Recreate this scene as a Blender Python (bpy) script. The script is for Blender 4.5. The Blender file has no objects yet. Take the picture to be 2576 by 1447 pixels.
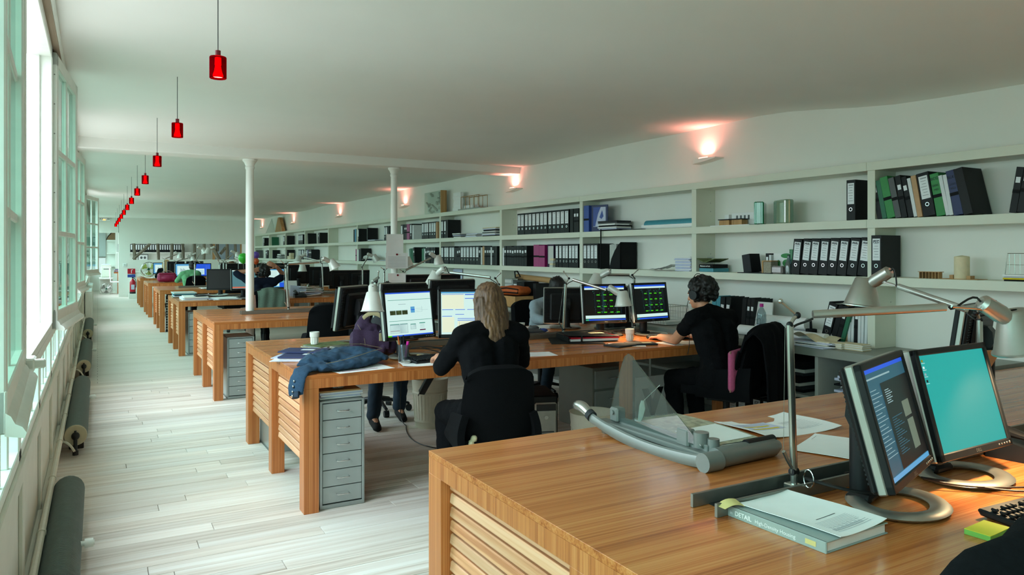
import bpy, math, random
from mathutils import Vector, Matrix, Euler, noise
R = math.radians
rnd = random.Random(7)
SC = bpy.context.scene
COL = SC.collection

# ---------------------------------------------------------------- camera, sky, large lights, exposure
cam_d = bpy.data.cameras.new('camera')
cam = bpy.data.objects.new('camera', cam_d)
COL.objects.link(cam)
cam.location = (0, 0, 1.507)
cam.rotation_euler = (R(90), 0, R(-29.3))
cam_d.sensor_width = 36.0
cam_d.lens = 1858 / 2576 * 36
cam_d.shift_y = -(723.5 - 637) / 2576
cam_d.clip_start = 0.02
SC.camera = cam

world = bpy.data.worlds.new('overcast_sky')
SC.world = world
world.use_nodes = True
_nt = world.node_tree
_bg = _nt.nodes['Background']
_tc = _nt.nodes.new('ShaderNodeTexCoord')
_sp = _nt.nodes.new('ShaderNodeSeparateXYZ')
def _math(op, a, b):
    n = _nt.nodes.new('ShaderNodeMath')
    n.operation = op
    for k, v in ((0, a), (1, b)):
        if isinstance(v, (int, float)):
            n.inputs[k].default_value = v
        else:
            _nt.links.new(v, n.inputs[k])
    return n.outputs[0]
_nt.links.new(_tc.outputs['Generated'], _sp.inputs[0])
_up = _math('MAXIMUM', _sp.outputs['Z'], 0.0)
_lum = _math('ADD', _math('MULTIPLY', _up, 2 / 3), 1 / 3)      # CIE overcast sky: three times brighter overhead
_sky = _nt.nodes.new('ShaderNodeMix')
_sky.data_type = 'RGBA'
_sky.blend_type = 'MULTIPLY'
_sky.inputs[0].default_value = 1
_sky.inputs[6].default_value = (.80, .93, 1.0, 1)
_nt.links.new(_lum, _sky.inputs[7])
_mr = _nt.nodes.new('ShaderNodeMapRange')
_mr.inputs['From Min'].default_value = -.10
_mr.inputs['From Max'].default_value = .04
_mx = _nt.nodes.new('ShaderNodeMix')
_mx.data_type = 'RGBA'
_mx.inputs[6].default_value = (.12, .135, .13, 1)      # street and courtyard below
_nt.links.new(_sky.outputs[2], _mx.inputs[7])
_nt.links.new(_sp.outputs['Z'], _mr.inputs['Value'])
_nt.links.new(_mr.outputs[0], _mx.inputs[0])
_nt.links.new(_mx.outputs[2], _bg.inputs[0])
_bg.inputs[1].default_value = 16.0

def portal(name, x, y0, y1, z0, z1):
    l = bpy.data.lights.new(name, 'AREA')
    l.shape = 'RECTANGLE'
    l.size = z1 - z0
    l.size_y = y1 - y0
    l.cycles.is_portal = True
    o = bpy.data.objects.new(name, l)
    COL.objects.link(o)
    o.location = (x, (y0 + y1) / 2, (z0 + z1) / 2)
    o.rotation_euler = (0, R(-90), 0)
    return o
portal('window_portal', -0.36, -0.95, 28.7, 0.72, 2.62)
portal('window_portal', -0.36, 29.0, 33.4, 0.72, 2.62)

SC.view_settings.view_transform = 'Standard'
SC.view_settings.look = 'None'
SC.view_settings.gamma = 1.0
SC.view_settings.use_curve_mapping = False
SC.view_settings.exposure = 0.0
try:
    SC.cycles.use_denoising = True
    SC.cycles.max_bounces = 7
    SC.cycles.diffuse_bounces = 5
    SC.cycles.glossy_bounces = 3
    SC.cycles.transparent_max_bounces = 14
    SC.cycles.caustics_reflective = False
    SC.cycles.caustics_refractive = False
    SC.cycles.use_adaptive_sampling = True
    SC.cycles.adaptive_threshold = .045
except Exception:
    pass

# ---------------------------------------------------------------- materials
def lin(h):
    if not isinstance(h, str):
        return tuple(h)
    h = h.lstrip('#')
    o = []
    for i in (0, 2, 4):
        v = int(h[i:i + 2], 16) / 255
        o.append(v / 12.92 if v <= .04045 else ((v + .055) / 1.055) ** 2.4)
    return tuple(o)

MATS = {}
def mat(name, col='cccccc', rough=.5, metal=0., var=.06, vs=30., emit=0., ecol=None, trans=0., bump=0., spec=.5, coat=0.):
    if name in MATS:
        return MATS[name]
    m = bpy.data.materials.new(name)
    m.use_nodes = True
    nt = m.node_tree
    b = nt.nodes['Principled BSDF']
    c = lin(col)
    b.inputs['Roughness'].default_value = rough
    b.inputs['Metallic'].default_value = metal
    b.inputs['Specular IOR Level'].default_value = spec
    if coat:
        b.inputs['Coat Weight'].default_value = coat
    tc = nt.nodes.new('ShaderNodeTexCoord')
    n = nt.nodes.new('ShaderNodeTexNoise')
    n.inputs['Scale'].default_value = vs
    n.inputs['Detail'].default_value = 3
    nt.links.new(tc.outputs['Object'], n.inputs['Vector'])
    r = nt.nodes.new('ShaderNodeValToRGB')
    r.color_ramp.elements[0].position = .3
    r.color_ramp.elements[1].position = .7
    r.color_ramp.elements[0].color = tuple(x * (1 - var) for x in c) + (1,)
    r.color_ramp.elements[1].color = tuple(min(1, x * (1 + var)) for x in c) + (1,)
    nt.links.new(n.outputs['Fac'], r.inputs['Fac'])
    nt.links.new(r.outputs['Color'], b.inputs['Base Color'])
    if emit:
        b.inputs['Emission Color'].default_value = lin(ecol or col) + (1,)
        b.inputs['Emission Strength'].default_value = emit
    if trans:
        b.inputs['Transmission Weight'].default_value = trans
    if bump:
        bp = nt.nodes.new('ShaderNodeBump')
        bp.inputs['Strength'].default_value = bump
        bp.inputs['Distance'].default_value = .01
        nt.links.new(n.outputs['Fac'], bp.inputs['Height'])
        nt.links.new(bp.outputs['Normal'], b.inputs['Normal'])
    MATS[name] = m
    return m

def glassy(name, col, gloss=.12, rough=.02, alpha=None, ior=1.45):
    """thin clear pane: tinted transparency with a mirror-like sheen; alpha adds some body colour"""
    if name in MATS:
        return MATS[name]
    m = bpy.data.materials.new(name)
    m.use_nodes = True
    nt = m.node_tree
    nt.nodes.remove(nt.nodes['Principled BSDF'])
    out = nt.nodes['Material Output']
    t = nt.nodes.new('ShaderNodeBsdfTransparent')
    t.inputs[0].default_value = lin(col) + (1,)
    g = nt.nodes.new('ShaderNodeBsdfGlossy')
    g.inputs['Roughness'].default_value = rough
    fr = nt.nodes.new('ShaderNodeFresnel')
    fr.inputs[0].default_value = ior
    mx = nt.nodes.new('ShaderNodeMixShader')
    mul = nt.nodes.new('ShaderNodeMath')
    mul.operation = 'ADD'
    mul.inputs[1].default_value = gloss * .3
    # a pane has two faces: F + F(1-F), put on the side the ray meets first
    two = nt.nodes.new('ShaderNodeMath')
    two.operation = 'SUBTRACT'
    two.inputs[0].default_value = 2
    nt.links.new(fr.outputs[0], two.inputs[1])
    ff = nt.nodes.new('ShaderNodeMath')
    ff.operation = 'MULTIPLY'
    nt.links.new(fr.outputs[0], ff.inputs[0])
    nt.links.new(two.outputs[0], ff.inputs[1])
    nt.links.new(ff.outputs[0], mul.inputs[0])
    geo = nt.nodes.new('ShaderNodeNewGeometry')
    inv = nt.nodes.new('ShaderNodeMath')
    inv.operation = 'SUBTRACT'
    inv.inputs[0].default_value = 1
    nt.links.new(geo.outputs['Backfacing'], inv.inputs[1])
    mm2 = nt.nodes.new('ShaderNodeMath')
    mm2.operation = 'MULTIPLY'
    nt.links.new(mul.outputs[0], mm2.inputs[0])
    nt.links.new(inv.outputs[0], mm2.inputs[1])
    nt.links.new(mm2.outputs[0], mx.inputs[0])
    if alpha:
        d = nt.nodes.new('ShaderNodeBsdfDiffuse')
        d.inputs[0].default_value = lin(alpha[1]) + (1,)
        nz = nt.nodes.new('ShaderNodeTexNoise')
        nz.inputs['Scale'].default_value = 40
        mm = nt.nodes.new('ShaderNodeMath')
        mm.operation = 'MULTIPLY'
        mm.inputs[1].default_value = alpha[0] * 2
        nt.links.new(nz.outputs['Fac'], mm.inputs[0])
        m2 = nt.nodes.new('ShaderNodeMixShader')
        nt.links.new(mm.outputs[0], m2.inputs[0])
        nt.links.new(t.outputs[0], m2.inputs[1])
        nt.links.new(d.outputs[0], m2.inputs[2])
        nt.links.new(m2.outputs[0], mx.inputs[1])
    else:
        nt.links.new(t.outputs[0], mx.inputs[1])
    nt.links.new(g.outputs[0], mx.inputs[2])
    nt.links.new(mx.outputs[0], out.inputs[0])
    MATS[name] = m
    return m

def wood(name, c0, c1, c2, axis='x', fine=90., rough=.3, coat=.0, rand=0., stretch=1.2, bump=.03):
    if name in MATS:
        return MATS[name]
    m = bpy.data.materials.new(name)
    m.use_nodes = True
    nt = m.node_tree
    b = nt.nodes['Principled BSDF']
    b.inputs['Roughness'].default_value = rough
    b.inputs['Coat Weight'].default_value = coat
    tc = nt.nodes.new('ShaderNodeTexCoord')
    mp = nt.nodes.new('ShaderNodeMapping')
    sc = {'x': (stretch, fine, fine), 'y': (fine, stretch, fine), 'z': (fine, fine, stretch)}[axis]
    mp.inputs['Scale'].default_value = sc
    oi = nt.nodes.new('ShaderNodeObjectInfo')
    if rand:
        vm = nt.nodes.new('ShaderNodeVectorMath')
        vm.operation = 'SCALE'
        vm.inputs[0].default_value = (37, 91, 53)
        nt.links.new(oi.outputs['Random'], vm.inputs['Scale'])
        nt.links.new(vm.outputs[0], mp.inputs['Location'])
    nt.links.new(tc.outputs['Object'], mp.inputs['Vector'])
    n1 = nt.nodes.new('ShaderNodeTexNoise')
    n1.inputs['Scale'].default_value = 1.
    n1.inputs['Detail'].default_value = 5
    n1.inputs['Roughness'].default_value = .65
    nt.links.new(mp.outputs[0], n1.inputs['Vector'])
    n2 = nt.nodes.new('ShaderNodeTexNoise')
    n2.inputs['Scale'].default_value = .16
    n2.inputs['Detail'].default_value = 2
    nt.links.new(mp.outputs[0], n2.inputs['Vector'])
    mx = nt.nodes.new('ShaderNodeMath')
    mx.operation = 'MULTIPLY_ADD'
    mx.inputs[1].default_value = .55
    ml = nt.nodes.new('ShaderNodeMath')
    ml.operation = 'MULTIPLY'
    ml.inputs[1].default_value = .45
    nt.links.new(n2.outputs['Fac'], ml.inputs[0])
    nt.links.new(n1.outputs['Fac'], mx.inputs[0])
    nt.links.new(ml.outputs[0], mx.inputs[2])
    r = nt.nodes.new('ShaderNodeValToRGB')
    r.color_ramp.elements[0].position = .36
    r.color_ramp.elements[0].color = lin(c0) + (1,)
    r.color_ramp.elements[1].position = .62
    r.color_ramp.elements[1].color = lin(c2) + (1,)
    e = r.color_ramp.elements.new(.49)
    e.color = lin(c1) + (1,)
    nt.links.new(mx.outputs[0], r.inputs['Fac'])
    last = r.outputs['Color']
    if rand:
        hs = nt.nodes.new('ShaderNodeHueSaturation')
        mr = nt.nodes.new('ShaderNodeMapRange')
        mr.inputs['To Min'].default_value = 1 - rand
        mr.inputs['To Max'].default_value = 1 + rand
        nt.links.new(oi.outputs['Random'], mr.inputs['Value'])
        nt.links.new(mr.outputs[0], hs.inputs['Value'])
        nt.links.new(last, hs.inputs['Color'])
        last = hs.outputs['Color']
    nt.links.new(last, b.inputs['Base Color'])
    bp = nt.nodes.new('ShaderNodeBump')
    bp.inputs['Strength'].default_value = bump
    bp.inputs['Distance'].default_value = .004
    nt.links.new(n1.outputs['Fac'], bp.inputs['Height'])
    nt.links.new(bp.outputs['Normal'], b.inputs['Normal'])
    MATS[name] = m
    return m

OAK = ('914920', 'c07139', 'd38b51')
wood('oak_top', *OAK, axis='x', fine=120, rough=.27, stretch=.8, coat=.15)
wood('oak_z', *OAK, axis='z', fine=270, rough=.38)
wood('oak_slat', 'bd7850', 'dc9d72', 'eab691', axis='y', fine=60, rough=.5, rand=.14)
wood('floorwood', 'b3a294', 'dfd5cc', 'efeae5', axis='x', fine=26, rough=.5, rand=.11, stretch=.7, bump=.06)
wood('old_beam', '5f5244', '85766a', 'a0917f', axis='z', fine=40, rough=.85, bump=.3)
wood('brown_lintel', '7d6a58', '97846f', 'ab9a86', axis='y', fine=40, rough=.8, bump=.2)
wood('model_wood', '8f673c', 'b58a57', 'c79d6a', axis='z', fine=50, rough=.6)
wood('cardtube', 'a07b4e', 'b78f5f', 'c39c6b', axis='y', fine=60, rough=.7)
mat('wall_white', 'f0efe9', .85, var=.012, vs=3, bump=.02)
mat('ceiling_white', 'f1f1ec', .9, var=.012, vs=2, bump=.04)
mat('frame_white', 'e6eae2', .45, var=.03, vs=18)
mat('panel_cream', 'dedcd0', .55, var=.03, vs=8)
mat('shelf_white', 'dfe2d2', .5, var=.015, vs=6)
mat('column_white', 'eef0ea', .4, var=.02, vs=8)
mat('counter_grey', '8f938b', .45, var=.03, vs=10)
mat('cabinet_white', 'b9bab6', .5, var=.02)
mat('steel_grey', 'a9afae', .42, .2, var=.03, vs=8)
mat('steel_edge', 'aab3b3', .35, .6, var=.03)
mat('alu', 'c4c5c0', .26, .95, var=.02)
mat('alu_satin', 'b5b6b0', .38, .9, var=.03)
mat('alu_dull', '8d8d86', .42, .85, var=.04)
mat('trimmer_grey', '808482', .38, .25, var=.03)
mat('chrome', 'd8d8d8', .12, 1., var=.01)
mat('shade_white', 'd6d8d2', .38, .25, var=.02)
mat('black_plastic', '131518', .45, var=.1, spec=.35)
mat('black_gloss', '101113', .18, var=.1)
mat('black_matte', '111215', .75, var=.12, spec=.25)
mat('charcoal', '26292e', .75, var=.1, vs=80)
mat('black_fabric', '0c0d10', .95, var=.25, vs=160, bump=.15, spec=.12)
mat('navy_fabric', '131929', .95, var=.2, vs=140, bump=.15, spec=.15)
mat('rad_grey', '6d7a77', .55, .2, var=.06)
mat('rad_cream', 'b9ae92', .6, var=.06)
mat('pipe_white', 'd9d6c8', .4, var=.04)
mat('cast_dark', '1e1f1f', .5, .3)
mat('paper', 'f3f4f4', .7, var=.015, vs=20)
mat('paper_cool', 'ccd2ea', .7, var=.03, vs=20)
mat('paper_cream', 'e3d5b2', .75, var=.05)
mat('paper_grey', 'c9cdc9', .75, var=.03)
mat('ink', '3a3d42', .8)
mat('ink_light', 'a8abb2', .8)
mat('binder_black', '131518', .5, spec=.3, var=.12, vs=60)
mat('binder_grey', '575a5c', .55, var=.06)
mat('binder_green', '2d8a45', .5, var=.05)
mat('binder_dkgreen', '1f6b4d', .5, var=.05)
mat('binder_blue', '2a4a9e', .45, var=.06)
mat('binder_navy', '23305f', .5, var=.06)
mat('binder_sky', '3a95bd', .45, var=.05)
mat('binder_magenta', 'a0226e', .45, var=.05)
mat('binder_teal', '3f93a5', .5, var=.05)
mat('binder_tan', 'c29a72', .6, var=.05)
mat('binder_white', 'dfe3e6', .55, var=.03)
mat('label_white', 'eef2f6', .6, var=.01)
mat('denim', '1c3c55', .9, var=.22, vs=220, bump=.2)
mat('denim_dark', '182b3d', .9, var=.22, vs=220, bump=.2)
mat('purple_cloth', '392742', .9, var=.15, vs=120, bump=.15)
mat('khaki', '9b8f6b', .8, var=.06)
mat('skin', 'c98f70', .5, var=.04, vs=14)
mat('skin_dark', 'a06a50', .5, var=.05, vs=14)
mat('hair_black', '0d0b0b', .55, var=.3, vs=50)
mat('shirt_grey', '93a3ae', .85, var=.05, vs=60)
mat('green_top', '5b9a6b', .85, var=.08)
mat('cloth_green', '5d6f63', .95, var=.12, vs=70, bump=.2)
mat('cloth_pink', '9b7468', .95, var=.12, vs=70, bump=.2)
mat('pink_pad', 'b4527b', .9, var=.1, vs=60, bump=.15)
mat('red_enamel', 'b8182f', .3, var=.05)
mat('bag_red', '8b1546', .5, var=.1, vs=25)
mat('orange_bag', 'c05a20', .7, var=.1)
mat('porcelain', 'eef0ea', .3, var=.01)
mat('bin_cream', 'd8d3c0', .45, var=.03)
mat('pc_silver', 'b8b8b0', .4, .3)
mat('cord', '0c0c0d', .5)
mat('yellow_note', 'd9d63a', .7, var=.03)
mat('yellow_soft', 'd6c583', .7, var=.03)
mat('green_note', '6fae4a', .7)
mat('hilite', 'e0c61e', .7)
mat('magenta_pen', 'd11b9a', .4)
mat('book_grey', '9aa6a4', .45, var=.03)
mat('brick_print', '6f6a4a', .6, var=.5, vs=45)
mat('stone_print', 'a9a58f', .7, var=.4, vs=40)
mat('foliage_print', '5e6b3e', .7, var=.6, vs=30)
mat('balloon_green', '3fbf3a', .3)
mat('balloon_purple', '6a4cb0', .3)
mat('balloon_orange', 'd4572a', .3)
mat('fan_green', 'b7cf5a', .4)
mat('fan_cream', 'd8e0d0', .4)
mat('red_dark', '7d1022', .4)
mat('kraft', 'b98d5a', .8, var=.08)
mat('granulate', '8a6b4f', .9, var=.5, vs=220, bump=.4)
mat('granulate_pale', 'a39d8c', .9, var=.5, vs=240, bump=.4)
mat('dark_slot', '08090a', .8)
wood('hair_blond', '7a5c3c', 'b08f60', 'cdb083', axis='z', fine=120, rough=.5, stretch=4)
wood('hair_brown', '3a281c', '5f4530', '80603f', axis='z', fine=120, rough=.5, stretch=4)
glassy('pane_green', 'd3e6df', .10)
glassy('pane_low', 'dcebe6', .08)
glassy('guard_clear', 'dfe6e4', .10, .03, alpha=(.06, 'b4c2c2'))
glassy('bottle_clear', 'c8d6da', .10, .05, alpha=(.10, 'b8c4c8'))
glassy('red_glass', 'c81c30', .0, .08, alpha=(.16, '8f0a1c'), ior=1.04)
glassy('block_clear', 'd3e6da', .2, .1, alpha=(.35, 'bcd2c4'))
glassy('block_green', '4fae7a', .2, .1, alpha=(.8, '1f8a55'))
glassy('bag_clear', 'e6e6ea', .15, .15, alpha=(.35, 'cfcdd2'))
glassy('acrylic', 'f0f6f2', .06, .02)
def emis(name, col, s):
    return mat(name, '0a0a0b', .35, emit=s, ecol=col, var=0)
emis('bulb_red', 'ff5a50', 14)
emis('bulb_warm', 'ffc27a', 8)
emis('scr_teal', '1fb3ac', .85)
emis('scr_white', 'cfeee8', 1.0)
emis('scr_cream', 'e4ecd0', 1.0)
emis('scr_blue', '1f55d8', 1.0)
emis('scr_sky', '5aa8d8', .9)
emis('scr_lime', '46c814', .9)
emis('scr_black', '05070a', .4)
emis('scr_greyblue', '5b8b92', .8)
emis('scr_orange', 'e07050', .8)
emis('scr_dim', '3f7f98', .45)
emis('scr_dark', '10151c', .4)
emis('scr_tan', '8fa08a', .5)
emis('scr_green', '3f9a86', .9)
emis('scr_gray', '9fc0c4', .8)
emis('exit_lamp', 'ff9a50', 3)
emis('sconce_lamp', 'ff9c80', 6)
# ---------------------------------------------------------------- mesh helpers
def V(*a):
    return Vector(a)

class MB:
    def __init__(s):
        s.v = []; s.f = []; s.m = []; s.mats = []; s.mi = 0; s.T = None
    def use(s, name):
        if name not in s.mats:
            s.mats.append(name)
        s.mi = s.mats.index(name)
        return s
    def add(s, vs, fs):
        b = len(s.v)
        if s.T is not None:
            vs = [s.T @ Vector(p) for p in vs]
        s.v += [tuple(p) for p in vs]
        for q in fs:
            s.f.append(tuple(i + b for i in q)); s.m.append(s.mi)
        return s
    def box(s, c, d, ch=0., rot=None):
        hx, hy, hz = d[0] / 2, d[1] / 2, d[2] / 2
        if ch <= 0:
            vs = [(x, y, z) for x in (-hx, hx) for y in (-hy, hy) for z in (-hz, hz)]
            fs = [(0, 1, 3, 2), (4, 6, 7, 5), (0, 4, 5, 1), (2, 3, 7, 6), (0, 2, 6, 4), (1, 5, 7, 3)]
        else:
            ch = min(ch, hx * .98, hy * .98, hz * .98)
            vs = []; idx = {}
            for sx in (-1, 1):
                for sy in (-1, 1):
                    for sz in (-1, 1):
                        for a in range(3):
                            p = [sx * (hx - ch), sy * (hy - ch), sz * (hz - ch)]
                            p[a] = (sx * hx, sy * hy, sz * hz)[a]
                            idx[(sx, sy, sz, a)] = len(vs); vs.append(tuple(p))
            fs = []
            S = (-1, 1)
            for a in range(3):
                for sg in S:
                    o = [k for k in range(3) if k != a]
                    q = []
                    for (u, w) in ((-1, -1), (1, -1), (1, 1), (-1, 1)):
                        t = [0, 0, 0]; t[a] = sg; t[o[0]] = u; t[o[1]] = w
                        q.append(idx[(t[0], t[1], t[2], a)])
                    if (sg > 0) != (a == 1):
                        fs.append(tuple(q))
                    else:
                        fs.append(tuple(q[::-1]))
            for a in range(3):
                o = [k for k in range(3) if k != a]
                for u in S:
                    for w in S:
                        q = []
                        for (e, ax) in ((-1, o[0]), (1, o[0]), (1, o[1]), (-1, o[1])):
                            t = [0, 0, 0]; t[a] = e; t[o[0]] = u; t[o[1]] = w
                            q.append(idx[(t[0], t[1], t[2], ax)])
                        fs.append(tuple(q))
            for sx in S:
                for sy in S:
                    for sz in S:
                        fs.append(tuple(idx[(sx, sy, sz, a)] for a in range(3)))
        M = Matrix.Translation(c)
        if rot is not None:
            M = M @ Euler(rot).to_matrix().to_4x4()
        return s.add([M @ Vector(p) for p in vs], fs)
    def cyl(s, p0, p1, r0, r1=None, n=12, caps=True):
        return s.tube([p0, p1], [r0, r0 if r1 is None else r1], n, caps)
    def tube(s, pts, r, n=8, caps=True, closed=False):
        pts = [Vector(p) for p in pts]
        k = len(pts)
        if not isinstance(r, (list, tuple)):
            r = [r] * k
        vs = []; fs = []
        up = None
        for i, p in enumerate(pts):
            if closed:
                t = pts[(i + 1) % k] - pts[i - 1]
            else:
                t = pts[min(i + 1, k - 1)] - pts[max(i - 1, 0)]
            if t.length < 1e-9:
                t = Vector((0, 0, 1))
            t.normalize()
            if up is None:
                up = Vector((0, 0, 1)) if abs(t.z) < .9 else Vector((1, 0, 0))
            a = up - t * up.dot(t)
            if a.length < 1e-6:
                a = t.orthogonal()
            a.normalize(); up = a
            b = t.cross(a)
            ri = r[i]
            ra, rb = ri if isinstance(ri, tuple) else (ri, ri)
            for j in range(n):
                th = 2 * math.pi * j / n
                vs.append(p + a * (ra * math.cos(th)) + b * (rb * math.sin(th)))
        m = k if closed else k - 1
        for i in range(m):
            i2 = (i + 1) % k
            for j in range(n):
                j2 = (j + 1) % n
                fs.append((i * n + j, i * n + j2, i2 * n + j2, i2 * n + j))
        if caps and not closed:
            fs.append(tuple(range(n))[::-1])
            fs.append(tuple((k - 1) * n + j for j in range(n)))
        return s.add(vs, fs)
    def lathe(s, prof, n=24, c=(0, 0, 0), axis='z'):
        vs = []; fs = []
        for (r, z) in prof:
            for j in range(n):
                th = 2 * math.pi * j / n
                x, y = r * math.cos(th), r * math.sin(th)
                p = {'z': (x, y, z), 'y': (y, z, x), 'x': (z, x, y)}[axis]
                vs.append((p[0] + c[0], p[1] + c[1], p[2] + c[2]))
        for i in range(len(prof) - 1):
            for j in range(n):
                j2 = (j + 1) % n
                fs.append((i * n + j, i * n + j2, (i + 1) * n + j2, (i + 1) * n + j))
        if prof[0][0] > 1e-6:
            pass
        return s.add(vs, fs)
    def disc(s, c, r, n=20, axis='z', up=True):
        vs = []
        for j in range(n):
            th = 2 * math.pi * j / n
            x, y = r * math.cos(th), r * math.sin(th)
            p = {'z': (x, y, 0), 'y': (y, 0, x), 'x': (0, x, y)}[axis]
            vs.append((p[0] + c[0], p[1] + c[1], p[2] + c[2]))
        q = tuple(range(n))
        return s.add(vs, [q if up else q[::-1]])
    def prism(s, poly, a0, a1, plane='xy'):
        n = len(poly)
        def pt(u, w, t):
            return {'xy': (u, w, t), 'xz': (u, t, w), 'yz': (t, u, w)}[plane]
        vs = [pt(u, w, a0) for u, w in poly] + [pt(u, w, a1) for u, w in poly]
        fs = [tuple(range(n))[::-1], tuple(range(n, 2 * n))]
        for i in range(n):
            j = (i + 1) % n
            fs.append((i, j, n + j, n + i))
        return s.add(vs, fs)
    def ell(s, c, r, nu=14, nv=9):
        vs = []; fs = []
        for i in range(1, nv):
            ph = math.pi * i / nv
            for j in range(nu):
                th = 2 * math.pi * j / nu
                vs.append((c[0] + r[0] * math.sin(ph) * math.cos(th), c[1] + r[1] * math.sin(ph) * math.sin(th), c[2] + r[2] * math.cos(ph)))
        t = len(vs); vs.append((c[0], c[1], c[2] + r[2])); vs.append((c[0], c[1], c[2] - r[2]))
        for i in range(nv - 2):
            for j in range(nu):
                j2 = (j + 1) % nu
                fs.append((i * nu + j, (i + 1) * nu + j, (i + 1) * nu + j2, i * nu + j2))
        for j in range(nu):
            j2 = (j + 1) % nu
            fs.append((t, j, j2)); fs.append((t + 1, (nv - 2) * nu + j2, (nv - 2) * nu + j))
        return s.add(vs, fs)
    def cap(s, p0, p1, r0, r1=None, n=10):
        """tapered capsule"""
        p0, p1 = Vector(p0), Vector(p1)
        r1 = r0 if r1 is None else r1
        d = (p1 - p0)
        t = d.normalized() if d.length > 1e-6 else Vector((0, 0, 1))
        pts = []; rs = []
        for a in (-.95, -.7, -.35, 0):
            pts.append(p0 + t * (r0 * a)); rs.append(r0 * math.sqrt(max(.02, 1 - a * a)))
        for a in (0, .35, .7, .95):
            pts.append(p1 + t * (r1 * a)); rs.append(r1 * math.sqrt(max(.02, 1 - a * a)))
        return s.tube(pts, rs, n)
    def grid(s, fn, nu, nv, thick=0., flip=False):
        vs = [Vector(fn(i / (nu - 1), j / (nv - 1))) for i in range(nu) for j in range(nv)]
        fs = []
        for i in range(nu - 1):
            for j in range(nv - 1):
                q = (i * nv + j, (i + 1) * nv + j, (i + 1) * nv + j + 1, i * nv + j + 1)
                fs.append(q[::-1] if flip else q)
        if thick:
            k = len(vs)
            nrm = [Vector((0, 0, 0)) for _ in vs]
            for q in fs:
                nn = (vs[q[1]] - vs[q[0]]).cross(vs[q[2]] - vs[q[0]])
                for i in q:
                    nrm[i] += nn
            vs = vs + [vs[i] - (nrm[i].normalized() if nrm[i].length > 0 else Vector((0, 0, 1))) * thick for i in range(k)]
            fs = fs + [tuple(i + k for i in q[::-1]) for q in fs]
            edge = [(i, 0) for i in range(nu)] + [(nu - 1, j) for j in range(1, nv)] + [(i, nv - 1) for i in range(nu - 2, -1, -1)] + [(0, j) for j in range(nv - 2, 0, -1)]
            ids = [i * nv + j for i, j in edge]
            for a in range(len(ids)):
                b = (a + 1) % len(ids)
                fs.append((ids[b], ids[a], ids[a] + k, ids[b] + k) if not flip else (ids[a], ids[b], ids[b] + k, ids[a] + k))
        return s.add(vs, fs)
    def quad(s, a, b, c, d):
        return s.add([a, b, c, d], [(0, 1, 2, 3)])
    def mesh(s, name, smooth=35):
        me = bpy.data.meshes.new(name)
        me.from_pydata(s.v, [], s.f)
        for n in s.mats:
            me.materials.append(MATS[n])
        if len(s.mats) > 1:
            me.polygons.foreach_set('material_index', s.m)
        if smooth:
            me.polygons.foreach_set('use_smooth', [True] * len(me.polygons))
            me.update()
            me.set_sharp_from_angle(angle=R(smooth))
        me.update()
        return me
    def build(s, name, mt=None, parent=None, loc=(0, 0, 0), rot=(0, 0, 0), smooth=35, **kw):
        if mt and not s.mats:
            s.mats = [mt]
        return obj(name, s.mesh(name, smooth), parent, loc, rot, **kw)

def obj(name, data, parent=None, loc=(0, 0, 0), rot=(0, 0, 0), label=None, cat=None, group=None, kind=None):
    o = bpy.data.objects.new(name, data)
    COL.objects.link(o)
    o.location = loc
    o.rotation_euler = rot
    if parent is not None:
        o.parent = parent
    if label: o['label'] = label
    if cat: o['category'] = cat
    if group: o['group'] = group
    if kind: o['kind'] = kind
    return o

def thing(name, label, cat, loc=(0, 0, 0), rot=(0, 0, 0), group=None):
    return obj(name, None, None, loc, rot, label, cat, group)

def struct(name, mb, mt=None, smooth=35, parent=None):
    return mb.build(name, mt, parent, smooth=smooth, kind=None if parent else 'structure')

def part(name, mt, parent, fn, smooth=35, label=None):
    b = MB(); fn(b)
    return b.build(name, mt, parent, smooth=smooth, label=label)

def copy_tree(o, parent=None):
    c = o.copy(); COL.objects.link(c); c.parent = parent
    for ch in list(o.children):
        copy_tree(ch, c)
    return c

def text_mesh(txt, size, mt, bold=False, align='LEFT'):
    cu = bpy.data.curves.new('t', 'FONT')
    cu.body = txt; cu.size = size; cu.align_x = align
    if bold: cu.offset = size * .02
    cu.resolution_u = 2
    o = bpy.data.objects.new('t', cu)
    COL.objects.link(o)
    dg = bpy.context.evaluated_depsgraph_get()
    me = bpy.data.meshes.new_from_object(o.evaluated_get(dg))
    bpy.data.objects.remove(o)
    bpy.data.curves.remove(cu)
    me.materials.clear()
    me.materials.append(MATS[mt])
    return me

TXT = {}
def text(name, txt, size, mt, parent, loc, rot, align='CENTER', bold=False):
    k = (txt, size, mt, align, bold)
    if k not in TXT:
        TXT[k] = text_mesh(txt, size, mt, bold, align)
    return obj(name, TXT[k], parent, loc, rot)

def fused(mb, voxel, smooth=4, name='body', mt=None):
    """one continuous skin over overlapping volumes"""
    me = bpy.data.meshes.new(name)
    me.from_pydata(mb.v, [], mb.f)
    o = bpy.data.objects.new(name, me); COL.objects.link(o)
    m = o.modifiers.new('r', 'REMESH'); m.mode = 'VOXEL'; m.voxel_size = voxel; m.use_smooth_shade = True
    if smooth:
        q = o.modifiers.new('s', 'SMOOTH'); q.factor = .5; q.iterations = smooth
    dg = bpy.context.evaluated_depsgraph_get()
    out = bpy.data.meshes.new_from_object(o.evaluated_get(dg))
    bpy.data.objects.remove(o)
    out.materials.clear()
    if mt: out.materials.append(MATS[mt])
    out.polygons.foreach_set('use_smooth', [True] * len(out.polygons))
    out.name = name
    return out

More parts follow.
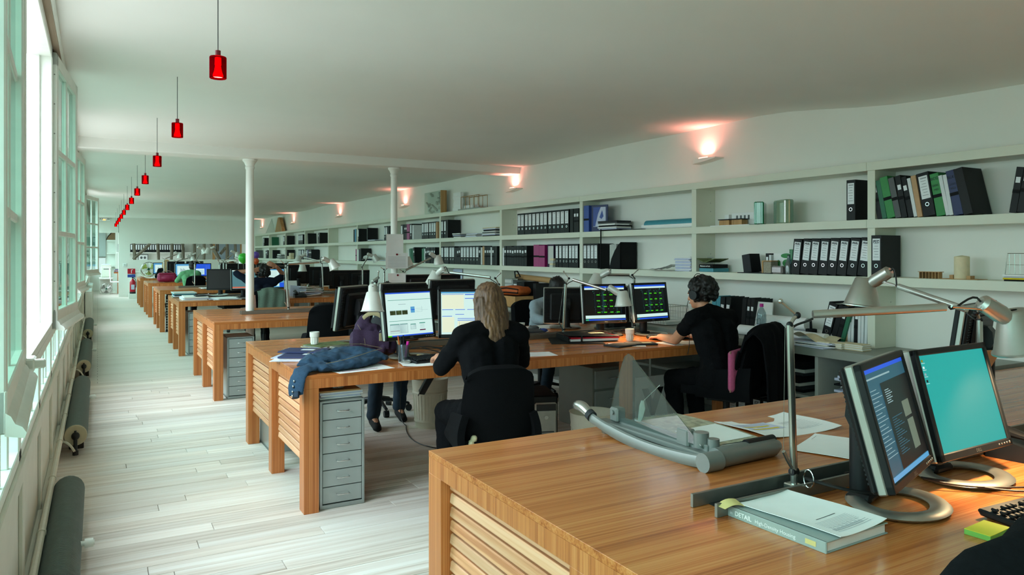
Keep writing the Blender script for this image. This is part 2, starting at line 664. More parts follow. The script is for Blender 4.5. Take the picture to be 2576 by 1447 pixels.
def crumple(me, amp, fx, fy, fz, off=0.):
    N = [v.normal.copy() for v in me.vertices]
    for v, n in zip(me.vertices, N):
        c = v.co
        v.co = c + n * (amp * (noise.noise(Vector((c.x * fx + off, c.y * fy, c.z * fz))) + .5 * noise.noise(Vector((c.x * fx * 2.1, c.y * fy * 2.1 + off, c.z * fz * 2.1)))))
    me.update()
    return me

ORD = 'first second third fourth fifth sixth seventh eighth ninth tenth eleventh twelfth thirteenth fourteenth fifteenth sixteenth seventeenth eighteenth nineteenth twentieth twenty-first twenty-second twenty-third twenty-fourth twenty-fifth twenty-sixth twenty-seventh twenty-eighth'.split()
def bez(p0, p1, p2, p3, n=10):
    p0, p1, p2, p3 = map(Vector, (p0, p1, p2, p3))
    o = []
    for i in range(n + 1):
        t = i / n
        o.append(p0 * (1 - t) ** 3 + p1 * 3 * t * (1 - t) ** 2 + p2 * 3 * t * t * (1 - t) + p3 * t ** 3)
    return o
# ---------------------------------------------------------------- the room
XW, XR, YB, YE, YC = -.27, 5.11, -1.0, 28.8, 33.5      # window wall, shelf wall, wall behind, partition, far wall
SHX = 4.86                                             # front of the shelves
def sst(t):
    t = max(0., min(1., t)); return t * t * (3 - 2 * t)
def zceil(x, y):
    z = 2.83 - .12 * sst((4.7 - y) / 1.5) * sst((x - 1.6) / 3.0)
    z += .012 * math.sin(y * .9 + x * .7) + .008 * math.sin(y * 2.1 - x * 1.3)
    return z

# floor: boards near the camera are separate planks, far away the material takes over
def plank_floor_mat():
    m = bpy.data.materials.new('floor_far')
    m.use_nodes = True
    nt = m.node_tree; b = nt.nodes['Principled BSDF']
    b.inputs['Roughness'].default_value = .5
    tc = nt.nodes.new('ShaderNodeTexCoord')
    br = nt.nodes.new('ShaderNodeTexBrick')
    br.inputs['Scale'].default_value = 1
    br.inputs['Brick Width'].default_value = 2.4
    br.inputs['Row Height'].default_value = .118
    br.inputs['Mortar Size'].default_value = .0022
    br.inputs['Color1'].default_value = lin('e8e0d8') + (1,)
    br.inputs['Color2'].default_value = lin('ddd4ca') + (1,)
    br.inputs['Mortar'].default_value = lin('77695c') + (1,)
    br.offset = .37
    nt.links.new(tc.outputs['Object'], br.inputs['Vector'])
    mp = nt.nodes.new('ShaderNodeMapping'); mp.inputs['Scale'].default_value = (.8, 26, 26)
    nz = nt.nodes.new('ShaderNodeTexNoise'); nz.inputs['Scale'].default_value = 1; nz.inputs['Detail'].default_value = 4
    nt.links.new(tc.outputs['Object'], mp.inputs[0]); nt.links.new(mp.outputs[0], nz.inputs['Vector'])
    mx = nt.nodes.new('ShaderNodeMix'); mx.data_type = 'RGBA'; mx.blend_type = 'MULTIPLY'; mx.inputs[0].default_value = .16
    nt.links.new(br.outputs['Color'], mx.inputs[6]); nt.links.new(nz.outputs['Fac'], mx.inputs[7])
    nt.links.new(mx.outputs[2], b.inputs['Base Color'])
    MATS['floor_far'] = m
plank_floor_mat()
PY0, PW, NR = 1.0, .118, 74
PY1 = PY0 + PW * NR
b = MB()
mat('dark_joint', '4a3f36', .9)
b.use('floor_far')
b.box(((XW + XR) / 2, (YB + PY0) / 2, -.06), (XR - XW + .3, PY0 - YB, .12))
b.box(((XW + XR) / 2, (PY1 + YC) / 2, -.06), (XR - XW + .3, YC - PY1, .12))
b.use('dark_joint')
b.box(((XW + XR) / 2, (PY0 + PY1) / 2, -.08), (XR - XW + .3, PY1 - PY0, .10))
floor = struct('floor', b, smooth=0)
for r in range(NR):
    x = XW - .06
    y = PY0 + PW * (r + .5)
    first = True
    while x < XR - .05:
        L = rnd.uniform(.5, 2.2) if first else rnd.uniform(1.6, 3.0)
        first = False
        x2 = min(x + L, XR + .05)
        if XR - x2 < .5: x2 = XR + .05
        bb = MB()
        bb.box(((x2 - x) / 2, 0, -.015), (x2 - x - .003, PW - .0032, .03), .0014)
        bb.build('plank', 'floorwood', floor, (x, y, rnd.uniform(-.0006, .0006)), smooth=0)
        x = x2

# ceiling with its gentle unevenness, and the cross beam
b = MB()
b.grid(lambda u, v: (-.19 + u * (XR + .4), YB - .1 + v * (YC - YB + .2), zceil(-.19 + u * (XR + .4), YB - .1 + v * (YC - YB + .2))), 30, 110, .12)
struct('ceiling', b, 'ceiling_white', smooth=60)
b = MB(); b.box((2.42, 9.05, 2.73), (5.5, .34, .25), .006)
struct('trim_1', b, 'ceiling_white')

# right wall, wall behind, far walls
b = MB(); b.box((XR + .1, (YB + YC) / 2, 1.5), (.2, YC - YB + .4, 3.2)); struct('wall_right', b, 'wall_white')
b = MB(); b.box((2.4, YB - .1, 1.5), (6, .2, 3.2)); struct('wall_rear', b, 'wall_white')
b = MB(); b.box((2.4, YC + .1, 1.5), (6, .2, 3.2)); struct('wall_far', b, 'wall_white')
# partition with its long opening (z 1.27..1.84) and the passage on the left
b = MB()
T = .18
ox0, ox1, oz0, oz1 = .985, 4.84, 1.272, 1.842
b.box(((.63 + ox0) / 2, YE + T / 2, 1.45), (ox0 - .63, T, 2.9))
b.box(((ox1 + XR) / 2, YE + T / 2, 1.45), (XR - ox1, T, 2.9))
b.box(((ox0 + ox1) / 2, YE + T / 2, oz0 / 2), (ox1 - ox0, T, oz0))
b.box(((ox0 + ox1) / 2, YE + T / 2, (oz1 + 2.95) / 2), (ox1 - ox0, T, 2.95 - oz1))
b.box((.18, YE + T / 2, 2.56), (.92, T, .7))
struct('wall_partition', b, 'wall_white')
b = MB(); b.box((2.95, YE - .06, .42), (3.86, .12, .84), .01); b.box((2.95, YE - .07, .85), (3.9, .16, .03), .005)
struct('wall_ledge', b, 'wall_white')
b = MB(); b.box((.8, YE - .012, .06), (.32, .024, .12), .003); struct('baseboard_partition', b, 'wall_white')
# old timber studs standing in the opening
fr = thing('timber_frame', 'weathered grey timber studs and braces standing in the long opening of the far partition', 'timber frame', (0, YE + .09, 1.272))
def stud(x0, x1, w, zb=0, zt=.57, y=0):
    bb = MB()
    bb.tube([(x0, y, zb), ((x0 * .6 + x1 * .4) + .006, y, zb + (zt - zb) * .4), (x1, y, zt)], [(.05, w / 2), (.052, w / 2 * 1.06), (.05, w / 2)], 8)
    bb.build('stud', 'old_beam', fr, smooth=30)
for x0, x1, w, zb, zt in [(1.13, 1.10, .13, 0, .57), (1.08, 1.62, .17, .02, .57), (1.88, 1.85, .16, 0, .57), (2.29, 2.31, .17, 0, .57), (2.68, 2.66, .17, 0, .57), (3.06, 3.05, .16, 0, .57), (3.37, 3.38, .18, 0, .57), (3.92, 3.60, .19, 0, .57), (3.83, 3.83, .12, .3, .57), (3.93, 4.12, .09, .2, .45), (4.18, 4.17, .12, 0, .57), (4.45, 4.45, .2, 0, .57)]:
    stud(x0, x1, w, zb, zt)

# columns under the beam, the first standing through the third desk
def column(x, y, r, label):
    t = obj('column', None, None, (x, y, 0), label=label, cat='column')
    part('shaft', 'column_white', t, lambda q: q.lathe([(r, 0), (r, 2.0), (r * .94, 2.5)], 24))
    part('capital', 'column_white', t, lambda q: q.lathe([(r * .94, 2.48), (r * 1.12, 2.5), (r * 1.12, 2.515), (r * 1.0, 2.525), (r * 1.35, 2.565), (r * 1.75, 2.585), (r * 1.75, 2.604), (0, 2.604)], 24))
    part('foot', 'column_white', t, lambda q: q.lathe([(r * 1.3, 0), (r * 1.3, .03), (r * 1.05, .06), (r, .07)], 24))
column(1.555, 9.04, .047, 'slim white cast column standing through the empty oak desk top')
column(3.33, 9.04, .043, 'slim white cast column with paper notices taped to it')

# ---- window wall
b = MB()
b.box((XW - .06, (YB + YC) / 2, .36), (.12, YC - YB, .72))
b.box((XW + .012, (YB + YC) / 2, .09), (.024, YC - YB, .18), .004)
b.box((XW + .014, (YB + YC) / 2, .685), (.028, YC - YB, .07), .004)
y = YB + .2
while y < YC:
    b.box((XW + .008, y, .42), (.016, .09, .5), .003)
    y += 1.075
struct('wall_left', b, 'panel_cream')
b = MB()
b.box((-.26, (YB + YC) / 2, 2.725), (.17, YC - YB, .21), .004); struct('trim_2', b, 'frame_white')
b = MB()
b.box((-.235, (YB + YC) / 2, 2.66), (.07, YC - YB, .10), .004)
b.box((-.216, (YB + YC) / 2, 2.617), (.07, YC - YB, .012)); struct('trim_3', b, 'brown_lintel')

GX = -.29      # glass plane
# low glazing: units of four tall little panes
pane_low = MB(); pane_low.box((0, 0, 0), (.005, .215, .26)); pane_low.mats = ['pane_low']; pane_low = pane_low.mesh('pane', 0)
pane_cache = {}
def pane_mesh(w, hh):
    k = (round(w, 3), round(hh, 3))
    if k not in pane_cache:
        q = MB(); q.box((0, 0, 0), (.005, w, hh)); q.mats = ['pane_green']; pane_cache[k] = q.mesh('pane', 0)
    return pane_cache[k]
wn = 0
def frame_mb(y0, y1, z0, z1, rows, cols, st=.05, mu=.025, dx=.07, x=GX):
    q = MB(); yc = (y0 + y1) / 2; zc = (z0 + z1) / 2
    q.box((x, y0 + st / 2, zc), (dx, st, z1 - z0), .004)
    q.box((x, y1 - st / 2, zc), (dx, st, z1 - z0), .004)
    q.box((x, yc, z0 + st / 2), (dx, y1 - y0, st), .004)
    q.box((x, yc, z1 - st / 2), (dx, y1 - y0, st), .004)
    iw, ih = y1 - y0 - 2 * st, z1 - z0 - 2 * st
    for i in range(1, cols):
        q.box((x + .004, y0 + st + iw * i / cols, zc), (dx * .55, mu, ih), .004)
    for j in range(1, rows):
        q.box((x + .004, yc, z0 + st + ih * j / rows), (dx * .55, iw, mu), .004)
    cells = []
    for i in range(cols):
        for j in range(rows):
            cells.append((y0 + st + iw * (i + .5) / cols, z0 + st + ih * (j + .5) / rows, iw / cols, ih / rows))
    return q, cells
def window(y0, y1, z0, z1, rows, cols, st=.05, glass=True):
    global wn
    wn += 1
    q, cells = frame_mb(y0, y1, z0, z1, rows, cols, st)
    w = struct('window_%d' % wn, q, 'frame_white')
    if glass:
        for (yy, zz, ww, hh) in cells:
            obj('pane', pane_mesh(ww, hh), w, (GX, yy, zz))
    return w
ulen = 1.075
y = YB + .05
while y + ulen < YC:
    window(y, y + ulen, .72, 1.06, 1, 4, .045)
    y += ulen
    if y > 18: ulen = 2.15
# sill rail and top rail
b = MB(); b.box((-.262, (YB + YC) / 2, 1.075), (.10, YC - YB, .05), .006); struct('trim_4', b, 'frame_white')
# openings every 4.3 m, fixed lights between
OPEN = [(2.94 + 4.3 * k, 4.68 + 4.3 * k) for k in range(0, 7)]
Z0, Z1 = 1.10, 2.61
py = YB + .05
for i, (a, c) in enumerate(OPEN):
    if a > py + .2:
        window(py, a, Z0, Z1, 3, 4 if a - py > 2 else 1)
    # the opening's own frame
    q = MB()
    for yy in (a + .03, c - .03):
        q.box((-.265, yy, (Z0 + Z1) / 2), (.11, .06, Z1 - Z0), .004)
        q.box((-.285, yy + (.035 if yy < (a + c) / 2 else -.035), (Z0 + Z1) / 2), (.04, .03, Z1 - Z0), .003)
    q.box((-.265, (a + c) / 2, Z1 - .03), (.11, c - a, .06), .004)
    q.box((-.265, (a + c) / 2, Z0 + .02), (.11, c - a, .04), .004)
    wn += 1
    struct('window_%d' % wn, q, 'frame_white')
    py = c
if YC - py > .4:
    window(py, YC, Z0, Z1, 3, 4)
# casement leaves: hinge at local y=0, leaf along +y, outer face on +x after folding back
LW, LH = .90, 1.50
def leaf(yh, xh, ang, side, label, xl=None):
    """side +1: leaf runs away from the camera, -1: towards it. ang: how far it stands off the wall line"""
    t = thing('window_leaf', label, 'window', (xh, yh, 1.095), (0, 0, -ang if side > 0 else math.pi + ang), 'open casement leaves')
    q, cells = frame_mb(0, LW, 0, LH, 3, 2, .07, .03, .045, 0)
    q.box((0, LW / 2, .05), (.05, LW, .1), .004)
    q.build('leaf_frame', 'frame_white', t)
    for (yy, zz, ww, hh) in cells:
        obj('pane', pane_mesh(ww, hh), t, (0, yy, zz))
    sx = 1 if side > 0 else -1
    d = MB()
    d.prism([(.0, -.004), (.038, -.012), (.042, .0), (.034, .014), (.02, .022), (.012, .04), (.0, .05)], .0, LW, 'xz')
    if sx < 0: d.v = [(-x, yy, z) for x, yy, z in d.v]; d.f = [f[::-1] for f in d.f]
    d.build('drip_moulding', 'frame_white', t, loc=(.02 * sx, 0, 0))
    for zz in (.3, 1.12):
        hmb = MB()
        hmb.cyl((.0, -.012, zz), (.0, -.012, zz + .13), .008, n=8)
        hmb.cyl((.0, -.012, zz + .065), (.0, -.012, zz + .068), .010, n=8)
        hmb.build('hinge', 'frame_white', t)
    sc = MB()
    for k in range(9):
        zz = .1 + k * .16
        sc.cyl((.012 * sx, -.001, zz), (.012 * sx, .002, zz), .004, n=6)
    sc.build('screw', 'alu_dull', t)
    return t
leaf(4.70, -.215, R(5.0), 1, 'white paned casement leaf folded back just beyond the near open window')
leaf(2.92, -.235, R(2.0), -1, 'white paned casement leaf folded back at the left edge of the picture')
leaf(9.0, -.215, R(4.5), 1, 'white paned casement leaf folded back beyond the second open window')
leaf(15.9, -.215, R(14), 1, 'white paned casement leaf standing ajar near the far end of the window row')
for k in (2, 4, 5):                      # closed pairs
    a, c = OPEN[k]
    lf = leaf(a + .01, -.27, 0, 1, 'closed near half of a white paned casement, %s window opening from the camera' % ORD[k])
    lf.scale = (1, .955, 1)
    lf = leaf(c - .01, -.27, 0, -1, 'closed far half of a white paned casement, %s window opening from the camera' % ORD[k])
    lf.scale = (1, .955, 1)
# window stay on the near opening
b = MB(); b.box((-.2, 3.02, 1.13), (.03, .10, .04), .006); b.box((-.18, 2.99, 1.13), (.05, .03, .03), .004)
b.build('window_catch', 'frame_white', label='small white catch on the sill of the near open window', cat='window catch')

# ---- heating: finned cylinder radiators and their supply pipe
prof = []
nf = 210; RL = 2.55
prof.append((.0, 0)); prof.append((.062, 0)); prof.append((.077, .004)); prof.append((.077, .012))
for i in range(nf):
    yy = .015 + (RL - .03) * i / nf
    prof.append((.079, yy)); prof.append((.079, yy + .006)); prof.append((.071, yy + .0075)); prof.append((.071, yy + .0115))
prof.append((.077, RL - .004)); prof.append((.062, RL)); prof.append((0, RL))
q = MB(); q.lathe(prof, 20, axis='y'); q.mats = ['rad_grey']; fin_me = q.mesh('fins', 50)
q = MB(); q.lathe([(.022, -.012), (.072, -.012), (.076, -.004), (.076, .006)], 24, axis='y'); q.mats = ['rad_cream']; end_me = q.mesh('end_disc', 40)
rl = ['nearest', 'second', 'third', 'fourth']
for i, y0 in enumerate((2.38, 6.36, 10.2, 14.3)):
    t = thing('finned_radiator', 'grey finned cylinder radiator along the window wall, %s to the camera' % rl[i], 'radiator', (-.142, y0, 0), group='finned radiators')
    obj('fins', fin_me, t, (0, 0, .156))
    obj('end_disc', end_me, t, (0, 0, .156))
    def plug(q):
        q.ell((0, -.03, .156), (.028, .03, .03)); q.cyl((0, -.03, .15), (0, -.045, .04), .013, n=10); q.cyl((0, -.045, .05), (0, -.045, .02), .02, n=10)
        q.cyl((0, -.05, .185), (0, -.05, .2), .008, n=8)
    part('valve', 'cast_dark', t, plug)
    part('feed_pipe', 'pipe_white', t, lambda q: q.tube(bez((-.082, -.02, .12), (-.06, -.08, .14), (-.02, -.08, .1), (0, -.045, .03), 8), .009, 8))
    def feet(q):
        for yy in (.25, 1.3, 2.3):
            q.box((0, yy, .04), (.10, .03, .08), .004)
    part('feet', 'cast_dark', t, feet)
    def knob(q):
        q.cyl((.074, 1.55, .17), (.13, 1.55, .17), .012, n=10); q.cyl((.09, 1.55, .17), (.125, 1.55, .17), .021, n=12)
    part('thermostat_knob', 'frame_white', t, knob)
pipe = thing('heating_pipe', 'cream heating pipe clipped along the foot of the window wall', 'pipe', (-.226, 0, 0))
part('tube', 'pipe_white', pipe, lambda q: q.tube([(0, YB + .3, .21), (0, 17.2, .21)], .016, 10))
y = 1.2
while y < 17:
    part('clip', 'pipe_white', pipe, lambda q: (q.cyl((-.02, y, .21), (.0, y, .21), .007, n=6), q.cyl((0, y - .012, .21), (0, y + .012, .21), .02, n=10)))
    y += .95
# white panel radiators further down
for i, (y0, L) in enumerate(((18.6, 1.3), (22.2, 1.2))):
    t = thing('panel_radiator', 'white boxed panel radiator under the windows, %s of the far pair' % ('nearer', 'farther')[i], 'radiator', (-.17, y0, 0))
    part('panel', 'frame_white', t, lambda q: q.box((0, L / 2, .38), (.14, L, .6), .012))
    part('grille', 'paper_grey', t, lambda q: [q.box((0, .06 + k * .05, .685), (.11, .02, .012)) for k in range(int(L / .05) - 1)])
    part('foot', 'frame_white', t, lambda q: [q.box((0, yy, .04), (.1, .04, .08)) for yy in (.15, L - .15)])
# ---------------------------------------------------------------- desks
DX0, DZ, DD, DP = 1.035, .80, 1.91, 3.742
def dY(k): return .545 + DP * (k - 1)          # near edge of desk k
def dC(k): return dY(k) + DD / 2 + .0          # centre line
AP = .078
desk_names = {1: 'large oak desk in the foreground with the paper trimmer on it', 2: 'long oak desk with the denim jacket thrown over its corner',
              3: 'empty oak desk with the white column rising through its top', 4: 'oak desk with books and magazines piled on its near end',
              5: 'oak desk behind the one with the piled magazines, bare near end', 6: 'oak desk carrying the dark red handbag',
              7: 'last oak desk by the fire extinguisher with open papers and the fan'}
q = MB(); q.box((0, 0, 0), (.02, .768, .036), .004); q.mats = ['oak_slat']; slat_me = q.mesh('slat', 0)
q = MB(); q.box((0, 0, 0), (.016, .05, .50)); q.mats = ['oak_z']; stile_me = q.mesh('stile', 0)
def desk(k, x1):
    y0 = dY(k); L = x1 - DX0
    t = thing('oak_desk', desk_names[k], 'desk', (DX0, y0, 0), group='oak desks in a row')
    part('tabletop', 'oak_top', t, lambda q: q.box((L / 2, DD / 2, DZ - .011), (L, DD, .022), .001), smooth=0)
    part('front_apron', 'oak_z', t, lambda q: q.box((L / 2, .02, DZ - .022 - (AP - .022) / 2), (L - .002, .04, AP - .022)), smooth=0)
    part('rear_apron', 'oak_z', t, lambda q: q.box((L / 2, DD - .02, DZ - .022 - (AP - .022) / 2), (L - .002, .04, AP - .022)), smooth=0)
    part('end_apron', 'oak_z', t, lambda q: q.box((.02, DD / 2, DZ - .022 - (AP - .022) / 2), (.04, DD - .08, AP - .022)), smooth=0)
    for yy, w in ((.055, .11), (DD / 2, .10), (DD - .055, .11)):
        part('post', 'oak_z', t, lambda q: q.box((.043, yy, (DZ - AP) / 2), (.086, w, DZ - AP), .0015), smooth=0)
    for a in (0, 1):
        yc = DD * (.25 + .5 * a) + (.002 if a else -.002)
        for j in range(10):
            obj('slat', slat_me, t, (.045, yc, .70 - j * .047), (0, R(8), 0))
        obj('stile', stile_me, t, (.07, yc, .48))
    for xx in ((2.4, L - .05) if k <= 3 else (L - .05,)):
        for yy in (.10, DD - .10):
            part('leg', 'oak_z', t, lambda q: q.box((xx, yy, (DZ - AP) / 2), (.09, .05, DZ - AP), .0015), smooth=0)
    # aluminium cable rails along the middle
    ra = thing('cable_rail', 'pair of brushed aluminium cable rails along ' + ['', 'the foreground desk', 'the desk with the denim jacket', 'the desk with the column', 'the desk with piled magazines', 'the bare-ended fifth desk', 'the desk with the handbag', 'the last desk by the extinguisher'][k], 'cable rail', (1.44, dC(k), DZ), group='cable rails')
    for sgn in (-1, 1):
        part('rail', 'alu_dull', ra, lambda q: q.box(((x1 - 1.6) / 2, sgn * .046, .019), (x1 - 1.6, .010, .037), .001), smooth=0)
    part('tray_floor', 'dark_slot', ra, lambda q: q.box(((x1 - 1.6) / 2 + .03, 0, .002), (x1 - 1.66, .08, .003)), smooth=0)
    return t
XE = 4.42
desk(1, 5.10)
for k in range(2, 8): desk(k, XE)

# ---------------------------------------------------------------- steel drawer units
def helmer_meshes():
    W, D, H = .27, .42, .635
    body = MB()
    for (c, d) in (((0, 0, H - .006), (W, D, .012)), ((0, 0, .012), (W, D, .024)), ((-W / 2 + .008, 0, H / 2), (.016, D, H)), ((W / 2 - .008, 0, H / 2), (.016, D, H)), ((0, D / 2 - .004, H / 2), (W, .008, H))):
        body.box(c, d, .002)
    body.mats = ['steel_edge']
    dr = MB(); dr.box((0, 0, 0), (W - .036, .012, .094), .002); dr.box((0, .2, -.01), (W - .05, .39, .07)); dr.mats = ['steel_grey']
    hd = MB()
    hd.tube([(-.036, 0, 0), (-.036, -.02, 0), (-.03, -.024, -.002), (.03, -.024, -.002), (.036, -.02, 0), (.036, 0, 0)], .0032, 8); hd.mats = ['chrome']
    return body.mesh('body', 30), dr.mesh('drawer', 30), hd.mesh('handle', 40), (W, D, H)
HB, HD_, HH, HS = helmer_meshes()
def helmer(x, y, label, rz=0):
    t = thing('drawer_unit', label, 'drawer unit', (x, y, 0), (0, 0, rz), 'grey steel drawer units')
    obj('body', HB, t)
    for j in range(6):
        d = obj('drawer', HD_, t, (0, -HS[1] / 2 + .008, .078 + j * .0985))
        obj('handle', HH, d, (0, -.006, .005))
    return t
helmer(1.27, dY(2) + .245, 'grey steel six-drawer unit under the near end of the desk with the denim jacket')
helmer(1.27, dY(2) + DD - .25, 'grey steel drawer unit at the far side under the desk with the denim jacket', math.pi)
helmer(1.30, dY(3) + .26, 'grey steel six-drawer unit under the empty desk with the column')
helmer(1.30, dY(4) + .26, 'grey steel six-drawer unit under the desk with the piled magazines')
def vent_rack(x, y, label):
    t = thing('cable_rack', label, 'rack', (x, y, 0), group='dark perforated racks')
    part('upright', 'charcoal', t, lambda q: q.box((0, 0, .34), (.03, .09, .68), .003))
    for j in range(12):
        part('slot', 'paper_grey', t, lambda q: q.box((-.001, -.0455, .06 + j * .05), (.02, .003, .018)))
    part('base', 'charcoal', t, lambda q: q.box((.04, 0, .01), (.12, .12, .02), .003))
vent_rack(1.16, dY(5) + .10, 'dark perforated upright beside the leg of the bare-ended desk')
vent_rack(1.16, dY(6) + .10, 'dark perforated upright beside the leg of the desk with the handbag')

# ---------------------------------------------------------------- swivel chairs
def chair_meshes():
    m = {}
    # back and seat as padded shells
    def back(u, v):
        a = (u - .5) * 2
        w = .235 - .03 * v ** 3
        x = a * w
        r = .035
        z = .50 + .48 * v
        y = -.235 - .05 * v - .05 * v * v + .055 * a * a
        e = max(0, abs(a) - .8) / .2
        if v > .9: z -= .05 * (abs(a) ** 4)
        return (x, y, z)
    b = MB(); b.grid(back, 17, 15, .055)
    m['backrest'] = b
    def seat(u, v):
        a = (u - .5) * 2; c = v
        w = .25 - .02 * (1 - v) - .03 * max(0, v - .85) / .15
        return (a * w, -.24 + .50 * c, .475 - .018 * (1 - a * a) - .03 * max(0, c - .8) ** 2 * 25 * .2)
    b = MB(); b.grid(seat, 15, 15, -.06)
    m['seat'] = b
    return m
CH = chair_meshes()
def _cm(mb, n, mt): mb.mats = [mt]; return mb.mesh(n, 50)
CH_BACK = _cm(CH['backrest'], 'backrest', 'black_fabric'); CH_SEAT = _cm(CH['seat'], 'seat', 'black_fabric')
def arm_mesh(sx):
    b = MB()
    def f(u, v):
        # side wing: from the seat's edge up, running forward
        y = -.27 + .40 * u
        top = .70 - .05 * u - .10 * max(0, u - .7) / .3
        z = .46 + (top - .46) * v
        x = sx * (.255 + .02 * math.sin(v * math.pi) - .02 * (1 - u) * v)
        return (x, y, z)
    b.grid(f, 12, 9, .045 * sx)
    b.mats = ['black_fabric']; return b.mesh('armrest', 50)
CH_AL, CH_AR = arm_mesh(-1), arm_mesh(1)
b = MB(); b.cyl((0, 0, .10), (0, 0, .30), .028, n=12); b.cyl((0, 0, .28), (0, 0, .44), .018, n=12); b.box((0, 0, .43), (.2, .22, .03), .006); b.mats = ['black_plastic']; CH_COL = b.mesh('column', 40)
b = MB(); b.tube([(0, 0, .115), (.12, 0, .11), (.29, 0, .075)], [(.022, .02), (.018, .02), (.012, .016)], 8); b.mats = ['black_plastic']; CH_LEG = b.mesh('leg', 40)
b = MB(); b.cyl((.29, -.022, .032), (.29, .022, .032), .031, n=14); b.cyl((.29, 0, .05), (.29, 0, .08), .008, n=6); b.mats = ['black_plastic']; CH_CAS = b.mesh('castor', 40)
def chair(x, y, rz, label, arms=True, sc=1.0, z=0):
    t = thing('swivel_chair', label, 'chair', (x, y, z), (0, 0, rz), 'black swivel chairs')
    obj('seat', CH_SEAT, t); obj('backrest', CH_BACK, t)
    if arms:
        obj('armrest', CH_AL, t); obj('armrest', CH_AR, t)
    obj('column', CH_COL, t)
    for k in range(5):
        l = obj('leg', CH_LEG, t, rot=(0, 0, R(18 + 72 * k)))
        obj('castor', CH_CAS, l)
    t.scale = (sc, sc, sc)
    return t

# ---------------------------------------------------------------- articulated desk lamps
def lamp(label, base, post_top, elbow, tip, head, aim, lit=None, shade='shade_white', sd=.071, cable=True):
    """points in world space; base: foot on the rail, head: centre of the shade, aim: direction the shade opens to"""
    B = Vector(base)
    t = thing('task_lamp', label, 'lamp', B, group='articulated aluminium task lamps')
    P, E, Tp, H = [Vector(p) - B for p in (post_top, elbow, tip, head)]
    A = Vector(aim).normalized()
    def clamp(q):
        q.box((0, 0, .012), (.035, .05, .024), .003); q.cyl((0, 0, 0), (0, 0, .07), .010, n=10)
        q.tube([(0, .0, .06), (-.03, -.0, .10), (-.045, 0, .125)], .006, 8)
    part('clamp', 'alu', t, clamp)
    la = part('lower_arm', 'alu', t, lambda q: q.tube([(0, 0, .055), P], [(.0125, .009)] * 2, 10))
    part('joint', 'black_plastic', la, lambda q: q.cyl((-.012, 0, .06), (.012, 0, .06), .011, n=10))
    def elb(q):
        q.tube([P, P + (E - P) * .5 + Vector((0, 0, .004)), E], .0055, 8)
        d = (E - P).normalized()
        up = (E - Tp).normalized() * .05 + Vector((0, 0, .045))
        q.tube([E, E + up], .0045, 8); q.ell(E + up, (.008, .008, .008), 8, 6)
    part('elbow', 'alu', t, elb)
    part('pivot', 'black_plastic', t, lambda q: (q.ell(E, (.0105, .0105, .0105), 10, 7), q.ell(P, (.0105, .0105, .0105), 10, 7)))
    ua = part('upper_arm', 'alu', t, lambda q: q.tube([E + (Tp - E) * .10, Tp - (Tp - E) * .04], [(.0125, .009)] * 2, 10))
    hd = H - Tp
    hd = Vector((hd.x, hd.y, 0))
    if hd.length < .03: hd = Vector(((Tp - E).x, (Tp - E).y, 0))
    hd.normalize()
    hb = H - A * .045 - hd * .035      # where the barrel meets the cone
    side = A.cross(Vector((0, 0, 1)))
    if side.length < .1: side = Vector((Tp - E)).cross(Vector((0, 0, 1)))
    side.normalize()
    back = (hb - Tp)
    part('fork', 'chrome', t, lambda q: q.tube([Tp, Tp + back * .5 + Vector((0, 0, .01)), hb - back.normalized() * .02], .005, 8))
    bd = (hb - Tp).normalized()
    bl = (hd * .75 + A * .5).normalized()
    part('barrel', shade, t, lambda q: q.tube([hb - bl * .10, hb - bl * .09, hb - bl * .02, hb + bl * .02], [.014, .026, .028, .022], 14))
    part('switch', 'black_plastic', t, lambda q: q.box(hb - bl * .05 + Vector((0, 0, .024)), (.012, .02, .008), .002))
    # shade: cone opening along aim
    M = A.to_track_quat('Z', 'Y').to_matrix().to_4x4()
    M.translation = H
    def cone(q):
        q.T = M
        n = 28
        q.lathe([(.012, -.066), (.034, -.066), (.040, -.060), (sd * .97, .052), (sd + .004, .056), (sd + .004, .060), (sd * .93, .056), (.036, -.056), (.012, -.058)], n)
        q.T = None
    sh = part('shade', shade, t, cone, 40)
    def bulb(q):
        q.T = M; q.ell((0, 0, -.005), (.024, .024, .034), 12, 8); q.T = None
    part('bulb', 'bulb_warm' if lit else 'porcelain', sh, bulb)
    part('cord', 'cord', t, lambda q: q.tube(bez(P + Vector((0, 0, -.03)), P + (E - P) * .2 + Vector((.01, .01, .0)), E + (Tp - E) * .02 - Vector((0, 0, .03)), E + (Tp - E) * .1 - Vector((0, 0, .012)), 8), .0035, 6))
    part('cord', 'cord', t, lambda q: q.tube(bez(Tp - (Tp - E) * .02, Tp + Vector((0, 0, -.03)), hb - bl * .13 + Vector((0, 0, .03)), hb - bl * .10, 8), .0035, 6))
    if cable:
        part('tension_wire', 'alu_dull', t, lambda q: q.tube([Vector((-.045, 0, .125)), P + Vector((-.02, 0, .0))], .0008, 4))
    if lit:
        ld = bpy.data.lights.new('lamp_light', 'SPOT')
        ld.energy = lit; ld.color = (1.0, .70, .38); ld.spot_size = R(135); ld.spot_blend = .5; ld.shadow_soft_size = .03
        lo = bpy.data.objects.new('lamp_light', ld); COL.objects.link(lo)
        lo.parent = t
        lo.location = H + A * .045
        lo.rotation_euler = (-A).to_track_quat('Z', 'Y').to_euler()
    return t

